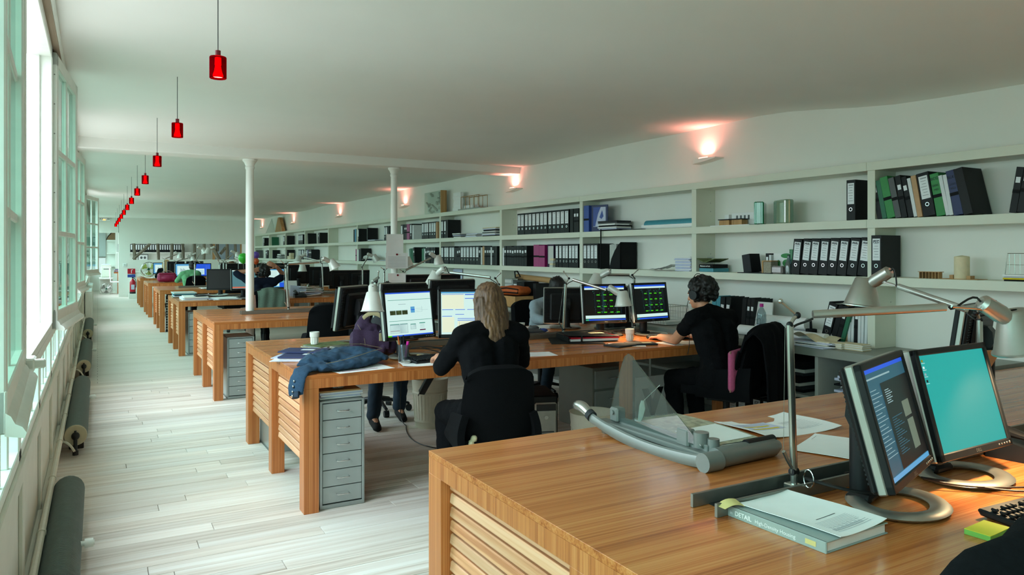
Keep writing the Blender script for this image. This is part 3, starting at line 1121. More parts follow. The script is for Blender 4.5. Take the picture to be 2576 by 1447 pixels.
# ---------------------------------------------------------------- monitors
def scr_quads(items, W, Hh):
    """items: (x0,y0,x1,y1,material) in 0..1 from the lower left; drawn as thin print on the panel"""
    b = MB()
    for i, (x0, y0, x1, y1, m) in enumerate(items):
        b.use(m)
        yy = -.0004 * min(i, 4) - .0003
        b.quad(((x0 - .5) * W, yy, (y0 - .5) * Hh), ((x1 - .5) * W, yy, (y0 - .5) * Hh), ((x1 - .5) * W, yy, (y1 - .5) * Hh), ((x0 - .5) * W, yy, (y1 - .5) * Hh))
    return b
MW, MH = .412, .335
def mon_meshes():
    r = {}
    b = MB()   # bezel frame
    bz = .019
    for (c, d) in (((0, 0, MH / 2 - bz / 2), (MW, .02, bz)), ((0, 0, -MH / 2 + .012), (MW, .02, .024)), ((-MW / 2 + bz / 2, 0, 0), (bz, .02, MH)), ((MW / 2 - bz / 2, 0, 0), (bz, .02, MH))):
        b.box(c, d, .003)
    b.mats = ['black_plastic']; r['bezel'] = b.mesh('bezel', 30)
    b = MB(); b.box((0, .021, 0), (MW + .002, .024, MH + .002), .004); b.mats = ['alu_satin']; r['rim'] = b.mesh('rim', 30)
    b = MB()
    b.box((0, .042, 0), (MW - .004, .02, MH - .004), .008)
    b.box((0, .060, -.01), (MW * .72, .03, MH * .78), .014)
    for i in range(24):      # cooling ribs on both flanks of the hump
        z = -MH / 2 + .03 + i * (MH - .06) / 23
        w = .035 + .03 * abs(i - 11.5) / 11.5
        for s in (-1, 1):
            b.box((s * (MW / 2 - .012 - w / 2), .053, z), (w, .006, .0055))
    for i in range(40):
        b.box((-MW / 2 + .03 + i * (MW - .06) / 39, .053, MH / 2 - .022), (.004, .006, .02))
    b.mats = ['black_plastic']; r['shell'] = b.mesh('shell', 30)
    b = MB(); 
    for i in range(4): b.ell((MW / 2 - .035 - i * .016, -.0105, -MH / 2 + .012), (.0032, .002, .0032), 8, 6)
    b.ell((MW / 2 - .018, -.0105, -MH / 2 + .012), (.0045, .002, .0045), 8, 6)
    b.mats = ['alu']; r['buttons'] = b.mesh('buttons', 60)
    return r
MON = mon_meshes()
b = MB()
ring = []
for i in range(36):
    a = 2 * math.pi * i / 36
    ring.append((.125 * math.cos(a), .105 * math.sin(a) - .005, .011))
b.tube(ring, [(.010, .028)] * 36, 8, closed=True)
b.mats = ['alu_satin']; MON_RING = b.mesh('stand_base', 60)
b = MB(); b.box((0, .085, .014), (.10, .07, .024), .008); b.tube([(0, .09, .012), (0, .09, .27)], [(.036, .032)] * 2, 16); b.mats = ['black_plastic']; MON_POST = b.mesh('stand_post', 40)
b = MB(); b.prism([(-.02, -.05), (.05, -.05), (.075, .0), (.07, .05), (.05, .075), (-.02, .06)], -.036, .036, 'yz'); b.mats = ['black_plastic']; MON_HEAD = b.mesh('stand_head', 40)
def monitor(x, y, rz, label, screen=None, tilt=12, zc=1.045, base_z=DZ, detail=True, logo=True, group='flat panel monitors'):
    """front faces local -y"""
    t = thing('monitor', label, 'monitor', (x, y, base_z), (0, 0, rz), group)
    obj('stand_base', MON_RING, t)
    obj('stand_post', MON_POST, t)
    h = zc - base_z
    hd = obj('stand_head', MON_HEAD, t, (0, .05, h - .01), (0, 0, 0))
    M = (0, .0, h)
    rot = (R(-tilt), 0, 0)
    for n in ('bezel', 'rim', 'shell', 'buttons'):
        if n == 'buttons' and not detail: continue
        obj(n, MON[n], t, M, rot)
    items = SCREENS[screen or 'off']
    sm = scr_quads(items, MW - .036, MH - .042)
    s = sm.build('screen', None, t, M, rot, smooth=0)
    s.location = Vector(M) + Euler(rot).to_matrix() @ Vector((0, -.004, .0025))
    if logo and detail:
        lo = text('logo', 'DELL', .014, 'alu_dull', t, (0, 0, 0), (0, 0, 0), bold=True)
        lo.location = Vector(M) + Euler(rot).to_matrix() @ Vector((0, -.0108, -MH / 2 + .007))
        lo.rotation_euler = (R(90 - tilt), 0, 0)
    return t
SCREENS = {'off': [(0, 0, 1, 1, 'scr_black')]}
def page(*rows):
    return list(rows)
SCREENS['teal'] = [(0, 0, 1, 1, 'scr_teal')] + [(.03, .93 - i * .07, .055, .955 - i * .07, c) for i, c in enumerate(('hilite', 'scr_white', 'scr_gray', 'scr_dark'))] + [(.02, .915 - i * .07, .07, .92 - i * .07, 'scr_white') for i in range(4)]
SCREENS['web_dark'] = [(0, 0, 1, 1, 'scr_dim'), (0, .96, 1, 1, 'scr_blue'), (.03, .90, .6, .915, 'scr_gray'), (.3, .05, 1, .84, 'scr_dark'), (0, 0, 1, .045, 'scr_sky')] + \
    [(.36, .76 - i * .02, .46 + .08 * ((i * 7) % 5) / 5, .768 - i * .02, 'scr_gray') for i in range(7)] + [(.36, .5 - i * .022, .62 - .05 * ((i * 3) % 4), .508 - i * .022, 'scr_dim') for i in range(16)] + \
    [(.68, .45, .86, .6, 'scr_tan'), (.70, .14, .86, .42, 'scr_tan')] + [(.04, .8 - i * .035, .18 + .05 * (i % 3), .806 - i * .035, 'scr_gray') for i in range(18)]
SCREENS['layout'] = [(0, 0, 1, 1, 'scr_white'), (0, .97, 1, 1, 'scr_blue'), (0, 0, 1, .03, 'scr_blue'), (0, 0, .09, .03, 'scr_lime'), (.05, .82, 1, .83, 'scr_green'), (.05, .345, 1, .355, 'scr_green')] + \
    [(.08 + i * .13, .49, .20 + i * .13, .585, 'foliage_print') for i in range(3)] + [(.08 + i * .13, .59, .2 + i * .13, .595, 'scr_green') for i in range(3)] + \
    [(.53, .52, .62, .66, 'scr_sky'), (.53, .58, .62, .60, 'scr_blue'), (.27, .72, .43, .73, 'scr_gray'), (.64, .61, .8, .614, 'scr_gray'), (.64, .57, .92, .574, 'scr_gray'), (.64, .53, .78, .534, 'scr_gray'), (.78, .53, .784, .66, 'scr_gray')] + \
    [(x0, .07, x1, .28, 'scr_gray') for x0, x1 in ((.06, .26), (.27, .44))] + [(x0 + .006, .076, x1 - .006, .26, 'scr_white') for x0, x1 in ((.06, .26), (.27, .44))] + \
    [(.06, .27, .26, .285, 'scr_green'), (.27, .27, .44, .285, 'scr_green'), (.5, .25, .62, .265, 'scr_green'), (.7, .26, .83, .28, 'scr_green'), (.06, .12, .26, .135, 'binder_magenta'), (.70, .10, .83, .125, 'binder_magenta'), (.5, .14, .62, .25, 'scr_gray'), (.507, .146, .613, .245, 'scr_white')] + \
    [(.71, .16 + .025 * i, .81, .165 + .025 * i, 'scr_gray') for i in range(4)]
SCREENS['cad_windows'] = [(0, 0, 1, 1, 'scr_white'), (0, .96, 1, 1, 'scr_sky'), (.02, .60, .42, .93, 'scr_cream'), (.02, .93, .42, .94, 'scr_blue'), (.44, .92, .62, .94, 'scr_blue'), (.44, .83, .62, .845, 'scr_blue')] + \
    [(a, c, d, c + .012, 'scr_blue') for a, c, d in ((.02, .57, .22, ), (.26, .57, .44), (.48, .57, .66), (.7, .57, .95), (.02, .42, .2), (.26, .46, .42), (.7, .40, .95), (.3, .36, .62), (.3, .32, .62))] + \
    [(.02, .05, .24, .40, 'scr_cream'), (.3, .05, .62, .31, 'scr_cream')] + [(.68, .86 - i * .03, .95, .868 - i * .03, 'scr_gray') for i in range(8)] + [(.7, .885, .97, .91, 'scr_green')] + [(.33, .28 - .03 * i, .34, .295 - .03 * i, 'scr_dark') for i in range(7)] + [(.37, .284 - .03 * i, .5, .29 - .03 * i, 'scr_gray') for i in range(7)]
_r = random.Random(3)
def cad():
    it = [(0, 0, 1, 1, 'scr_black'), (0, .95, 1, 1, 'scr_blue'), (0, .90, 1, .95, 'scr_white'), (0, .06, 1, .15, 'scr_white'), (0, .0, 1, .04, 'scr_blue'), (0, 0, .08, .04, 'scr_lime')]
    for c in range(4):
        for r_ in range(4):
            it.append((.30 + c * .16, .22 + r_ * .17, .38 + c * .16, .25 + r_ * .17, 'scr_lime'))
    for i in range(70):
        x, y = .2 + .7 * _r.random(), .2 + .68 * _r.random()
        it.append((x, y, x + .004 + .02 * _r.random(), y + .003 + .012 * _r.random(), 'scr_green'))
    for x in (.25, .43, .46, .78, .80, .9):
        it.append((x, .2, x + .0025, .88, 'scr_dim'))
    for i in range(20):
        it.append((.44, .25 + i * .03, .49, .257 + i * .03, 'scr_dim'))
    return it
SCREENS['cad'] = cad()
SCREENS['grey_orange'] = [(0, 0, 1, 1, 'scr_greyblue'), (0, .95, 1, 1, 'scr_white'), (0, .03, 1, .1, 'scr_orange'), (0, 0, 1, .03, 'scr_gray')]
SCREENS['mail'] = [(0, 0, 1, 1, 'scr_sky'), (.05, .06, .8, .94, 'scr_white'), (.82, .0, 1, .25, 'scr_blue')] + [(.08, .86 - i * .06, .7, .87 - i * .06, 'scr_gray') for i in range(12)]
SCREENS['drawing'] = [(0, 0, 1, 1, 'scr_sky'), (.1, .1, .95, .85, 'scr_white')] + [(.3 + .04 * i, .3 + .03 * (i % 3), .33 + .04 * i, .65 - .04 * (i % 4), 'scr_gray') for i in range(8)]
SCREENS['desktop_blue'] = [(0, 0, 1, 1, 'scr_blue'), (.1, .1, .62, .6, 'scr_white')] + [(.14, .14 + .06 * i, .58, .16 + .06 * i, 'scr_sky') for i in range(6)] + [(.72 + .12 * (i % 2), .1 + .1 * (i // 2), .75 + .12 * (i % 2), .13 + .1 * (i // 2), 'scr_gray') for i in range(16)]
# ---------------------------------------------------------------- small things: builders
def sheet(name, label, cat, x, y, z, w, d, rz=0, mt='paper', th=.0012, curl=0., parent=None, lines=0, prints=(), group=None):
    """a sheet of paper with optional printed lines/areas on it"""
    t = thing(name, label, cat, (x, y, z), (0, 0, rz), group)
    def zz(u, v):
        return th + curl * (abs(u - .5) * 2) ** 3 + .25 * curl * math.sin(v * 5)
    b = MB(); b.grid(lambda u, v: ((u - .5) * w, (v - .5) * d, zz(u, v)), 9, 9, th, flip=False)
    b.build('page', mt, t, smooth=60)
    if lines or prints:
        p = MB()
        def strip(x0, y0, x1, y1, m, k=1):
            p.use(m)
            n = 6
            for i in range(n):
                a, c = x0 + (x1 - x0) * i / n, x0 + (x1 - x0) * (i + 1) / n
                e = .0004 * k
                p.quad(((a - .5) * w, (y0 - .5) * d, zz(a, y0) + e), ((c - .5) * w, (y0 - .5) * d, zz(c, y0) + e), ((c - .5) * w, (y1 - .5) * d, zz(c, y1) + e), ((a - .5) * w, (y1 - .5) * d, zz(a, y1) + e))
        rr = random.Random(int(abs(x * 1000) + abs(y * 1000)))
        for i in range(lines):
            yy = .92 - i * .84 / max(1, lines)
            strip(.1, yy, .1 + .8 * rr.uniform(.4, 1), yy + .008, 'ink_light')
        for (x0, y0, x1, y1, m) in prints:
            strip(x0, y0, x1, y1, m, 2)
        p.build('print', None, t, smooth=0)
    return t

def stack(name, label, cat, x, y, z, w, d, h, n, mts, rz=0, jit=.01, group=None, pname='sheet_bundle', rj=3):
    t = thing(name, label, cat, (x, y, z), (0, 0, rz), group)
    zc = 0
    rr = random.Random(int(abs(x * 911) + abs(y * 577)))
    for i in range(n):
        hh = h / n * rr.uniform(.75, 1.25)
        b = MB(); b.box((0, 0, hh / 2), (w * rr.uniform(.93, 1), d * rr.uniform(.93, 1), hh * .94), min(.002, hh * .2))
        b.build(pname, mts[i % len(mts)], t, (rr.uniform(-jit, jit), rr.uniform(-jit, jit), zc), (0, 0, R(rr.uniform(-rj, rj))), smooth=0)
        zc += hh
    t['top'] = zc
    return t

def cup(label, x, y, z, r=.036, h=.09, mt='porcelain', ribs=True, handle=False):
    t = thing('cup', label, 'cup', (x, y, z))
    def f(q):
        n = 24
        q.lathe([(0, 0), (r * .72, 0), (r * .74, h * .1), (r * .8, h * .55), (r * .95, h * .6), (r, h), (r * .93, h), (r * .86, h * .6), (r * .7, h * .12), (0, h * .1)], n)
    part('wall', mt, t, f, 40)
    if ribs:
        def g(q):
            for k in range(10):
                a = 2 * math.pi * k / 10
                q.box((r * .775 * math.cos(a), r * .775 * math.sin(a), h * .32), (.004, .006, h * .42), .001, (0, 0, a))
        part('ribs', mt, t, g)
    if handle:
        part('handle', mt, t, lambda q: q.tube(bez((r * .85, 0, h * .8), (r * 1.7, 0, h * .8), (r * 1.7, 0, h * .25), (r * .75, 0, h * .25), 8), .005, 8))
    return t

q = MB(); q.box((0, 0, .004), (.0155, .0155, .009), .003); q.mats = ['black_plastic']; KEY = q.mesh('key', 0)
q = MB(); q.box((0, 0, .004), (.10, .0155, .009), .003); q.mats = ['black_plastic']; KEYL = q.mesh('key', 0)
def keyboard(x, y, z, rz, label, fine=False, mt='black_plastic'):
    t = thing('keyboard', label, 'keyboard', (x, y, z), (0, 0, rz))
    part('case', mt, t, lambda q: (q.box((0, 0, .012), (.455, .165, .018), .005, (R(4), 0, 0)), q.box((0, .075, .02), (.455, .02, .012), .004, (R(4), 0, 0))))
    part('foot', mt, t, lambda q: [q.box((s * .19, .07, .005), (.02, .012, .012), .001) for s in (-1, 1)])
    if fine:
        for r_ in range(6):
            for c in range(22):
                if r_ == 0 and 4 <= c <= 8:
                    if c == 6: obj('key', KEYL, t, (-.21 + c * .0195, -.062 + r_ * .0205, .019 + r_ * .0014), (R(4), 0, 0))
                    continue
                if c in (15, 19) : continue
                if r_ == 5 and c in (1, 5, 9): continue
                obj('key', KEY, t, (-.21 + c * .0200, -.062 + r_ * .0222, .019 + r_ * .0014), (R(4), 0, 0))
    else:
        b = MB()
        for r_ in range(6):
            for c in range(21):
                if c in (15, 18): continue
                b.box((-.205 + c * .0205, -.062 + r_ * .0222, .024 + r_ * .0014), (.0165, .0165, .008))
        b.build('keys', mt, t, smooth=0, kind='stuff')
    return t

def mouse(label, x, y, z, rz, mt='black_plastic', body2=None):
    t = thing('mouse', label, 'mouse', (x, y, z), (0, 0, rz))
    b = MB(); b.ell((0, 0, .012), (.031, .055, .024), 16, 10)
    b.v = [(a, c, max(.001, d)) for a, c, d in b.v]
    b.build('shell', mt, t, smooth=60)
    part('wheel', 'binder_grey', t, lambda q: q.cyl((-.003, .03, .032), (.003, .03, .032), .007, n=10))
    if body2:
        part('underside', body2, t, lambda q: q.box((0, 0, .006), (.056, .10, .012), .005))
    return t

def phone(label, x, y, z, rz):
    t = thing('desk_phone', label, 'telephone', (x, y, z), (0, 0, rz))
    part('base', 'black_plastic', t, lambda q: q.prism([(-.11, 0), (.11, 0), (.11, .06), (.05, .066), (-.11, .028)], -.09, .09, 'yz'))
    part('handset', 'black_plastic', t, lambda q: q.tube([(-.065, -.10, .055), (-.065, -.07, .078), (-.065, 0, .086), (-.065, .07, .098), (-.065, .10, .09)], [(.02, .026), (.022, .026), (.013, .02), (.022, .026), (.02, .026)], 10))
    def kp(q):
        for i in range(4):
            for j in range(3): q.box((.01 + j * .024, -.06 + i * .028, .045 + .009 * i), (.017, .018, .006), .002)
    part('keypad', 'binder_grey', t, kp)
    part('display', 'scr_dark', t, lambda q: q.box((.035, .075, .07), (.09, .035, .008), .002, (R(14), 0, 0)))
    return t

def folder_box(name, label, cat, x, y, z, w, d, h, rz, mt, band=None, card=None):
    t = thing(name, label, cat, (x, y, z), (0, 0, rz))
    part('cover', mt, t, lambda q: q.box((0, 0, h / 2), (w, d, h), .004))
    if band: part('strap', band, t, lambda q: q.box((0, 0, h / 2), (.02, d + .004, h + .004), .001))
    if card: part('card', card, t, lambda q: q.box((w * .2, 0, h + .0006), (w * .3, d * .35, .001)))
    return t

# ---------------------------------------------------------------- the foreground desk
monitor(1.945, 1.275, R(19), 'silver-rimmed monitor turned aside, dark web page with photos, foreground desk', 'web_dark', 15, 1.05)
monitor(2.375, 1.335, R(2), 'monitor with a plain turquoise desktop on the foreground desk', 'teal', 15, 1.047)
lamp('large aluminium task lamp in the foreground, post rising from the cable rail before the papers', (1.80, 1.50, .80), (1.782, 1.50, 1.295), (1.815, 1.50, 1.322), (2.207, 1.27, 1.348), (2.44, 1.205, 1.27), (.22, -.12, -.95), lit=40, shade='alu_satin', sd=.08)
lamp('aluminium task lamp behind the turquoise screen, its head reaching back towards the shelf', (2.79, 1.50, .80), (2.78, 1.50, 1.265), (2.755, 1.50, 1.292), (2.90, 1.90, 1.372), (2.90, 2.05, 1.335), (-.10, .05, -.98), shade='alu_satin', sd=.076)
keyboard(2.27, 1.015, DZ, R(-3), 'black keyboard in front of the turquoise screen', fine=True)
phone('black desk telephone beside the turquoise screen at the right edge', 2.80, 1.34, DZ, R(8))
def cords(t, paths, r=.004):
    for p in paths:
        part('wire', 'cord', t, lambda q: q.tube(p, r, 6))
t = thing('keyboard_cable', 'pair of thin black cables running from under the turquoise monitor to the keyboard', 'cable', (0, 0, DZ))
cords(t, [bez((2.20, 1.36, .02), (2.30, 1.22, .012), (2.30, 1.14, .012), (2.42, 1.105, .02), 12), bez((2.16, 1.33, .03), (2.24, 1.24, .012), (2.30, 1.21, .012), (2.47, 1.11, .02), 12)], .003)
t = thing('monitor_cable', 'black cable looped round the stand of the turned-aside monitor', 'cable', (0, 0, DZ))
cords(t, [bez((1.80, 1.46, .05), (1.78, 1.36, .06), (1.87, 1.27, .02), (1.99, 1.29, .05), 14), bez((2.03, 1.5, .02), (2.1, 1.47, .03), (2.2, 1.43, .06), (2.33, 1.40, .12), 12)], .005)
part('cable_ring', 'chrome', t, lambda q: q.tube([(1.79 + .001 * math.cos(a), 1.44 + .018 * math.cos(a), .055 + .026 * math.sin(a)) for a in [i * math.pi / 8 for i in range(16)]], .002, 6, closed=True))
# book with a printed sheet on top
t = thing('book', 'grey hardback book with white lettering on the spine lying by the cable rail', 'book', (1.612, 1.312, DZ), (0, 0, R(2)))
part('cover', 'book_grey', t, lambda q: (q.box((-.004, 0, .0265), (.246, .315, .003), .001), q.box((-.004, 0, .0015), (.246, .315, .003), .001), q.box((-.124, 0, .014), (.006, .315, .028), .002)))
part('page_block', 'paper', t, lambda q: q.box((-.004, 0, .014), (.232, .306, .021)))
part('cover_photo', 'brick_print', t, lambda q: q.box((.09, .0, .0282), (.055, .312, .0006)))
text('spine_title', 'in', .013, 'paper', t, (-.1275, .135, .008), (R(90), 0, R(-90)), 'LEFT')
text('spine_title', 'DETAIL', .017, 'paper', t, (-.1275, .118, .008), (R(90), 0, R(-90)), 'LEFT', True)
text('spine_title', 'High-Density Housing', .014, 'paper', t, (-.1275, .052, .008), (R(90), 0, R(-90)), 'LEFT')
part('spine_badge', 'yellow_soft', t, lambda q: q.box((-.1273, -.115, .014), (.0006, .03, .012)))
sheet('printed_sheet', 'white printed sheet lying on the grey hardback book', 'paper', 1.622, 1.302, DZ + .0285, .21, .297, R(6), curl=.006, prints=[(.15, .08 + .025 * i, .85, .084 + .025 * i, 'ink_light') for i in range(3)] + [(.15, .17 + i * .02, .8, .173 + i * .02, 'ink_light') for i in range(7)] + [(.16 + .03 * i, .10, .17 + .03 * i, .10 + .04 + .02 * ((i * 5) % 3), 'ink_light') for i in range(20)] + [(.3, .345, .7, .352, 'ink')])
t = thing('sticky_flag', 'crumpled yellow paper slip tucked beside the end of the cable rail', 'note', (1.475, 1.445, DZ + .03))
part('slip', 'yellow_soft', t, lambda q: q.grid(lambda u, v: (-.03 + .06 * u, -.02 + .035 * v - .012 * u, .008 * math.sin(u * 3) + .010 * v * u + .001), 7, 5, .001))
t = thing('sticky_notes', 'block of bright yellow sticky notes with green edges before the keyboard', 'sticky notes', (1.953, 1.036, DZ), (0, 0, R(3)))
part('lower_block', 'green_note', t, lambda q: q.box((0, 0, .0065), (.1, .062, .013), .001))
part('top_note', 'yellow_note', t, lambda q: q.grid(lambda u, v: ((u - .5) * .1, (v - .5) * .062, .0142 + .002 * u * u), 6, 3, .001))
sheet('printed_sheet', 'white open brochure with yellow highlighted lines behind the task lamp post', 'paper', 2.42, 2.10, DZ, .40, .30, R(-2), curl=.012, prints=[(.05, .35, .5, .75, 'paper_cool'), (.08, .52, .42, .57, 'hilite'), (.1, .38, .45, .43, 'hilite')] + [(.1, .6 + .03 * i, .45, .607 + .03 * i, 'ink_light') for i in range(5)] + [(.6 + .03 * i, .2, .605 + .03 * i, .6, 'ink_light') for i in range(9)] + [(.58, .2 + .05 * i, .9, .205 + .05 * i, 'ink_light') for i in range(9)])
sheet('printed_sheet', 'nearly blank white sheet lying between the brochure and the monitor stand', 'paper', 2.34, 1.78, DZ, .30, .21, R(22), curl=.004, lines=0, prints=[(.55, .06 + .04 * i, .95, .068 + .04 * i, 'ink_light') for i in range(3)] + [(.7, .93, .9, .938, 'ink_light')])
# paper trimmer
t = thing('paper_trimmer', 'grey rotary-arm paper trimmer with a clear triangular guard on the foreground desk', 'paper trimmer', (1.75, 2.09, DZ))
def base(q):
    q.box((.20, .02, .022), (.34, .54, .02), .005)
    q.box((.015, .02, .034), (.05, .60, .02), .004)
part('base_plate', 'trimmer_grey', t, base)
for (xx, yy) in ((.0, .26), (.34, .25), (.34, -.22), (.02, -.24)):
    part('foot', 'alu_dull', t, lambda q: q.cyl((xx, yy, 0), (xx, yy, .014), .022, .026, n=14))
def armf(q):
    p = bez((-.035, .33, .055), (-.05, .16, .02), (-.05, -.06, .0), (-.03, -.31, .028), 14)
    q.tube(p, [(.020, .013)] * 4 + [(.023, .013)] * 11, 10)
arm = part('cutting_arm', 'trimmer_grey', t, armf)
part('handle', 'alu', arm, lambda q: q.tube(bez((-.035, .32, .057), (-.035, .37, .085), (-.03, .41, .095), (-.025, .455, .07), 9), [.016, .018, .02, .021, .022, .022, .021, .02, .016, .008], 12))
part('handle_collar', 'charcoal', arm, lambda q: q.cyl((-.035, .315, .056), (-.035, .335, .065), .022, n=14))
def hing(q):
    q.cyl((-.05, -.315, .03), (.02, -.315, .03), .032, n=18)
part('hinge', 'trimmer_grey', t, hing)
part('waste_drum', 'trimmer_grey', t, lambda q: q.tube([(.02, -.30, .032), (.30, -.285, .032), (.335, -.28, .030)], [.034, .034, .02], 16))
part('roller', 'black_plastic', t, lambda q: q.cyl((.17, -.29, .056), (.31, -.283, .056), .017, n=16))
part('blade_rail', 'trimmer_grey', t, lambda q: q.box((.035, .0, .052), (.022, .52, .026), .003))
part('clamp_block', 'trimmer_grey', t, lambda q: (q.box((.03, .235, .075), (.045, .05, .055), .006), q.cyl((.0, .235, .085), (.012, .235, .085), .009, n=12)))
part('end_block', 'trimmer_grey', t, lambda q: (q.cyl((.035, -.22, .05), (.035, -.22, .10), .026, n=18), q.box((.03, -.15, .07), (.04, .06, .06), .006), q.cyl((.05, -.262, .04), (.05, -.262, .085), .02, n=14)))
def guard(q):
    poly = [(-.25, .055), (.26, .055), (.262, .075), (.235, .17), (.185, .285), (.17, .31), (.15, .322), (.125, .315), (.11, .30)]
    q.prism(poly, .014, .018, 'yz')
part('guard', 'guard_clear', t, guard)
part('guard_rim', 'acrylic', t, lambda q: q.tube([(.016, y_, z_) for y_, z_ in [(-.25, .055), (.11, .30), (.125, .315), (.15, .322), (.17, .31), (.185, .285), (.235, .17), (.262, .075)]], .0028, 6))
part('guard_lever', 'frame_white', t, lambda q: (q.tube([(.06, .14, .06), (.06, .13, .085), (.06, .12, .12), (.06, .118, .145)], [(.004, .008), (.004, .014), (.004, .018), (.004, .008)], 10), q.tube([(.06, .12, .14), (.06, .02, .22)], .0012, 5)))
part('paper_stop', 'chrome', t, lambda q: q.tube([(.10, -.265, .05), (.29, -.255, .05), (.29, -.252, .04)], .002, 6))
t = thing('spiral_pad', 'wire-bound drawing pad with a photo page lying on the paper trimmer', 'pad', (1.965, 2.10, DZ + .033), (0, 0, R(-4)))
part('page_block', 'paper', t, lambda q: q.box((0, 0, .005), (.21, .47, .010), .001))
part('top_page', 'stone_print', t, lambda q: q.grid(lambda u, v: ((u - .5) * .215, .235 - .47 * v, .0115 + .01 * math.sin(v * 2.5) * u), 8, 10, .001, flip=True))
part('photo', 'paper', t, lambda q: q.grid(lambda u, v: (-.095 + .19 * u, -.01 - .2 * v, .0128 + .01 * math.sin((.52 + .43 * v) * 2.5) * (.05 + .9 * u)), 6, 6, .0004, flip=True))
part('wire_binding', 'chrome', t, lambda q: [q.tube([(-.1 + k * .0095, .236 + .006 * math.cos(a), .007 + .007 * math.sin(a)) for a in [i * math.pi / 4 for i in range(8)]], .0009, 4, closed=True) for k in range(22)])
# far right: second phone stand with handset and papers, map, dark screen
t = thing('copy_holder', 'black angled stand holding a beige paper at the right edge', 'document holder', (3.18, 1.86, DZ), (0, 0, R(-20)))
part('stand', 'black_matte', t, lambda q: (q.prism([(-.10, 0), (.12, 0), (.12, .03), (.03, .05), (-.02, .16), (-.05, .16), (-.03, .04), (-.10, .02)], -.12, .12, 'yz')))
part('board', 'black_matte', t, lambda q: q.box((0, -.03, .21), (.34, .03, .24), .012, (R(35), 0, 0)))
part('page', 'binder_tan', t, lambda q: q.box((.04, -.055, .215), (.26, .002, .21), 0, (R(35), 0, 0)))
monitor(3.62, 2.02, R(195), 'dark monitor seen from behind at the right edge beyond the lamp', 'off', 8, 1.10, detail=False)
sheet('map_sheet', 'reddish patterned map sheet lying behind the desk telephone', 'paper', 3.02, 1.52, DZ, .3, .22, R(10), mt='stone_print')
t = thing('dark_keyboard_tray', 'black keyboard lying behind the turquoise monitor near the right edge', 'keyboard', (3.02, 1.78, DZ), (0, 0, R(5)))
part('case', 'black_plastic', t, lambda q: q.box((0, 0, .012), (.44, .15, .02), .005))
part('keys', 'black_plastic', t, lambda q: [q.box((-.2 + c * .02, -.055 + r_ * .022, .025), (.016, .016, .007)) for r_ in range(6) for c in range(21)], 0)
t.children[1]['kind'] = 'stuff'
# chair with a black jacket, back turned to the desk, in the lower right corner
ch0 = chair(1.06, .15, R(178), 'black swivel chair with a black jacket over it, lower right corner of the picture', sc=1.12)
t = thing('jacket', 'black jacket draped over the chair back in the lower right corner', 'jacket', (1.06, .49, .035))
def jk(u, v):
    a = (u - .5) * 2
    # v: from front hem over the top to the back hem
    prof = [(-.10, .62), (-.085, .85), (-.07, 1.02), (-.03, 1.125), (.02, 1.145), (.065, 1.07), (.075, .92), (.085, .845)]
    k = v * (len(prof) - 1); i = min(int(k), len(prof) - 2); f = k - i
    yy = prof[i][0] * (1 - f) + prof[i + 1][0] * f
    z_ = prof[i][1] * (1 - f) + prof[i + 1][1] * f
    z_ -= .10 * abs(a) ** 2.5 * (1 if z_ > .95 else .4)
    return (a * .33, yy - .02 + .008 * math.sin(a * 14 + v * 5), z_)
part('cloth', 'black_fabric', t, lambda q: q.grid(jk, 25, 25, .014), 70)
# ---------------------------------------------------------------- second desk
c2 = dC(2)
monitor(1.835, 4.69, R(15), 'monitor with a page layout on screen left of the woman with long hair', 'layout', 8, 1.095)
monitor(2.235, 4.60, R(-20), 'monitor with many small tool windows, partly hidden by the woman with long hair', 'cad_windows', 8, 1.092)
monitor(1.70, 5.62, R(222), 'monitor seen from behind beside the purple bag, ribbed black back', 'off', 8, 1.09, logo=False)
monitor(2.17, 5.72, R(185), 'black monitor back behind the page-layout screen, left of two', 'off', 6, 1.10, detail=False)
monitor(2.62, 5.74, R(178), 'black monitor back behind the page-layout screen, right of two', 'off', 6, 1.12, detail=False)
monitor(3.84, 5.82, R(153), 'silver-rimmed monitor back hiding the man in the grey shirt', 'off', 8, 1.022)
monitor(4.19, 5.60, R(120), 'dark monitor edge between the grey-shirted man and the green drawings', 'off', 8, 1.04, detail=False)
monitor(3.79, 5.13, R(-11), 'left monitor with green line drawings before the woman with headphones', 'cad', 8, 1.075)
monitor(4.17, 4.98, R(6), 'right monitor with green line drawings before the woman with headphones', 'cad', 8, 1.085)
lamp('white-shaded task lamp hanging before the page-layout screen', (1.775, c2, DZ), (1.79, c2, 1.29), (1.80, c2 - .02, 1.325), (1.585, 4.72, 1.315), (1.525, 4.53, 1.195), (-.05, -.12, -.99))
lamp('task lamp behind the long-haired woman, its arm stretched left above the monitor backs', (2.82, c2, DZ), (2.82, c2, 1.255), (2.787, c2, 1.306), (2.565, 5.66, 1.345), (2.535, 5.88, 1.29), (-.2, .2, -.95))
lamp('lit task lamp shining on the desk in front of the green drawings', (3.44, c2, DZ), (3.466, c2, 1.245), (3.497, c2, 1.292), (3.70, 4.97, 1.195), (3.784, 4.87, 1.13), (.05, -.05, -1), lit=13)
lamp('task lamp with its shade just above the green drawings, arm level', (4.20, c2, DZ), (4.20, c2, 1.28), (4.178, c2, 1.311), (3.92, 5.34, 1.315), (3.885, 5.39, 1.26), (-.3, 0, -.95))
cup('white ribbed cup standing on magazines at the near end of the denim-jacket desk', 1.405, 5.50, DZ + .032)
stack('magazine_pile', 'small pile of magazines under the white ribbed cup', 'magazines', 1.50, 5.48, DZ, .30, .24, .03, 4, ['paper', 'stone_print', 'paper_cool', 'foliage_print'], R(20))
t = thing('spiral_notebook', 'upper dark blue notebook with a white label on top of the paper pile', 'notebook', (1.235, 5.09, DZ + .0385), (0, 0, R(-34)))
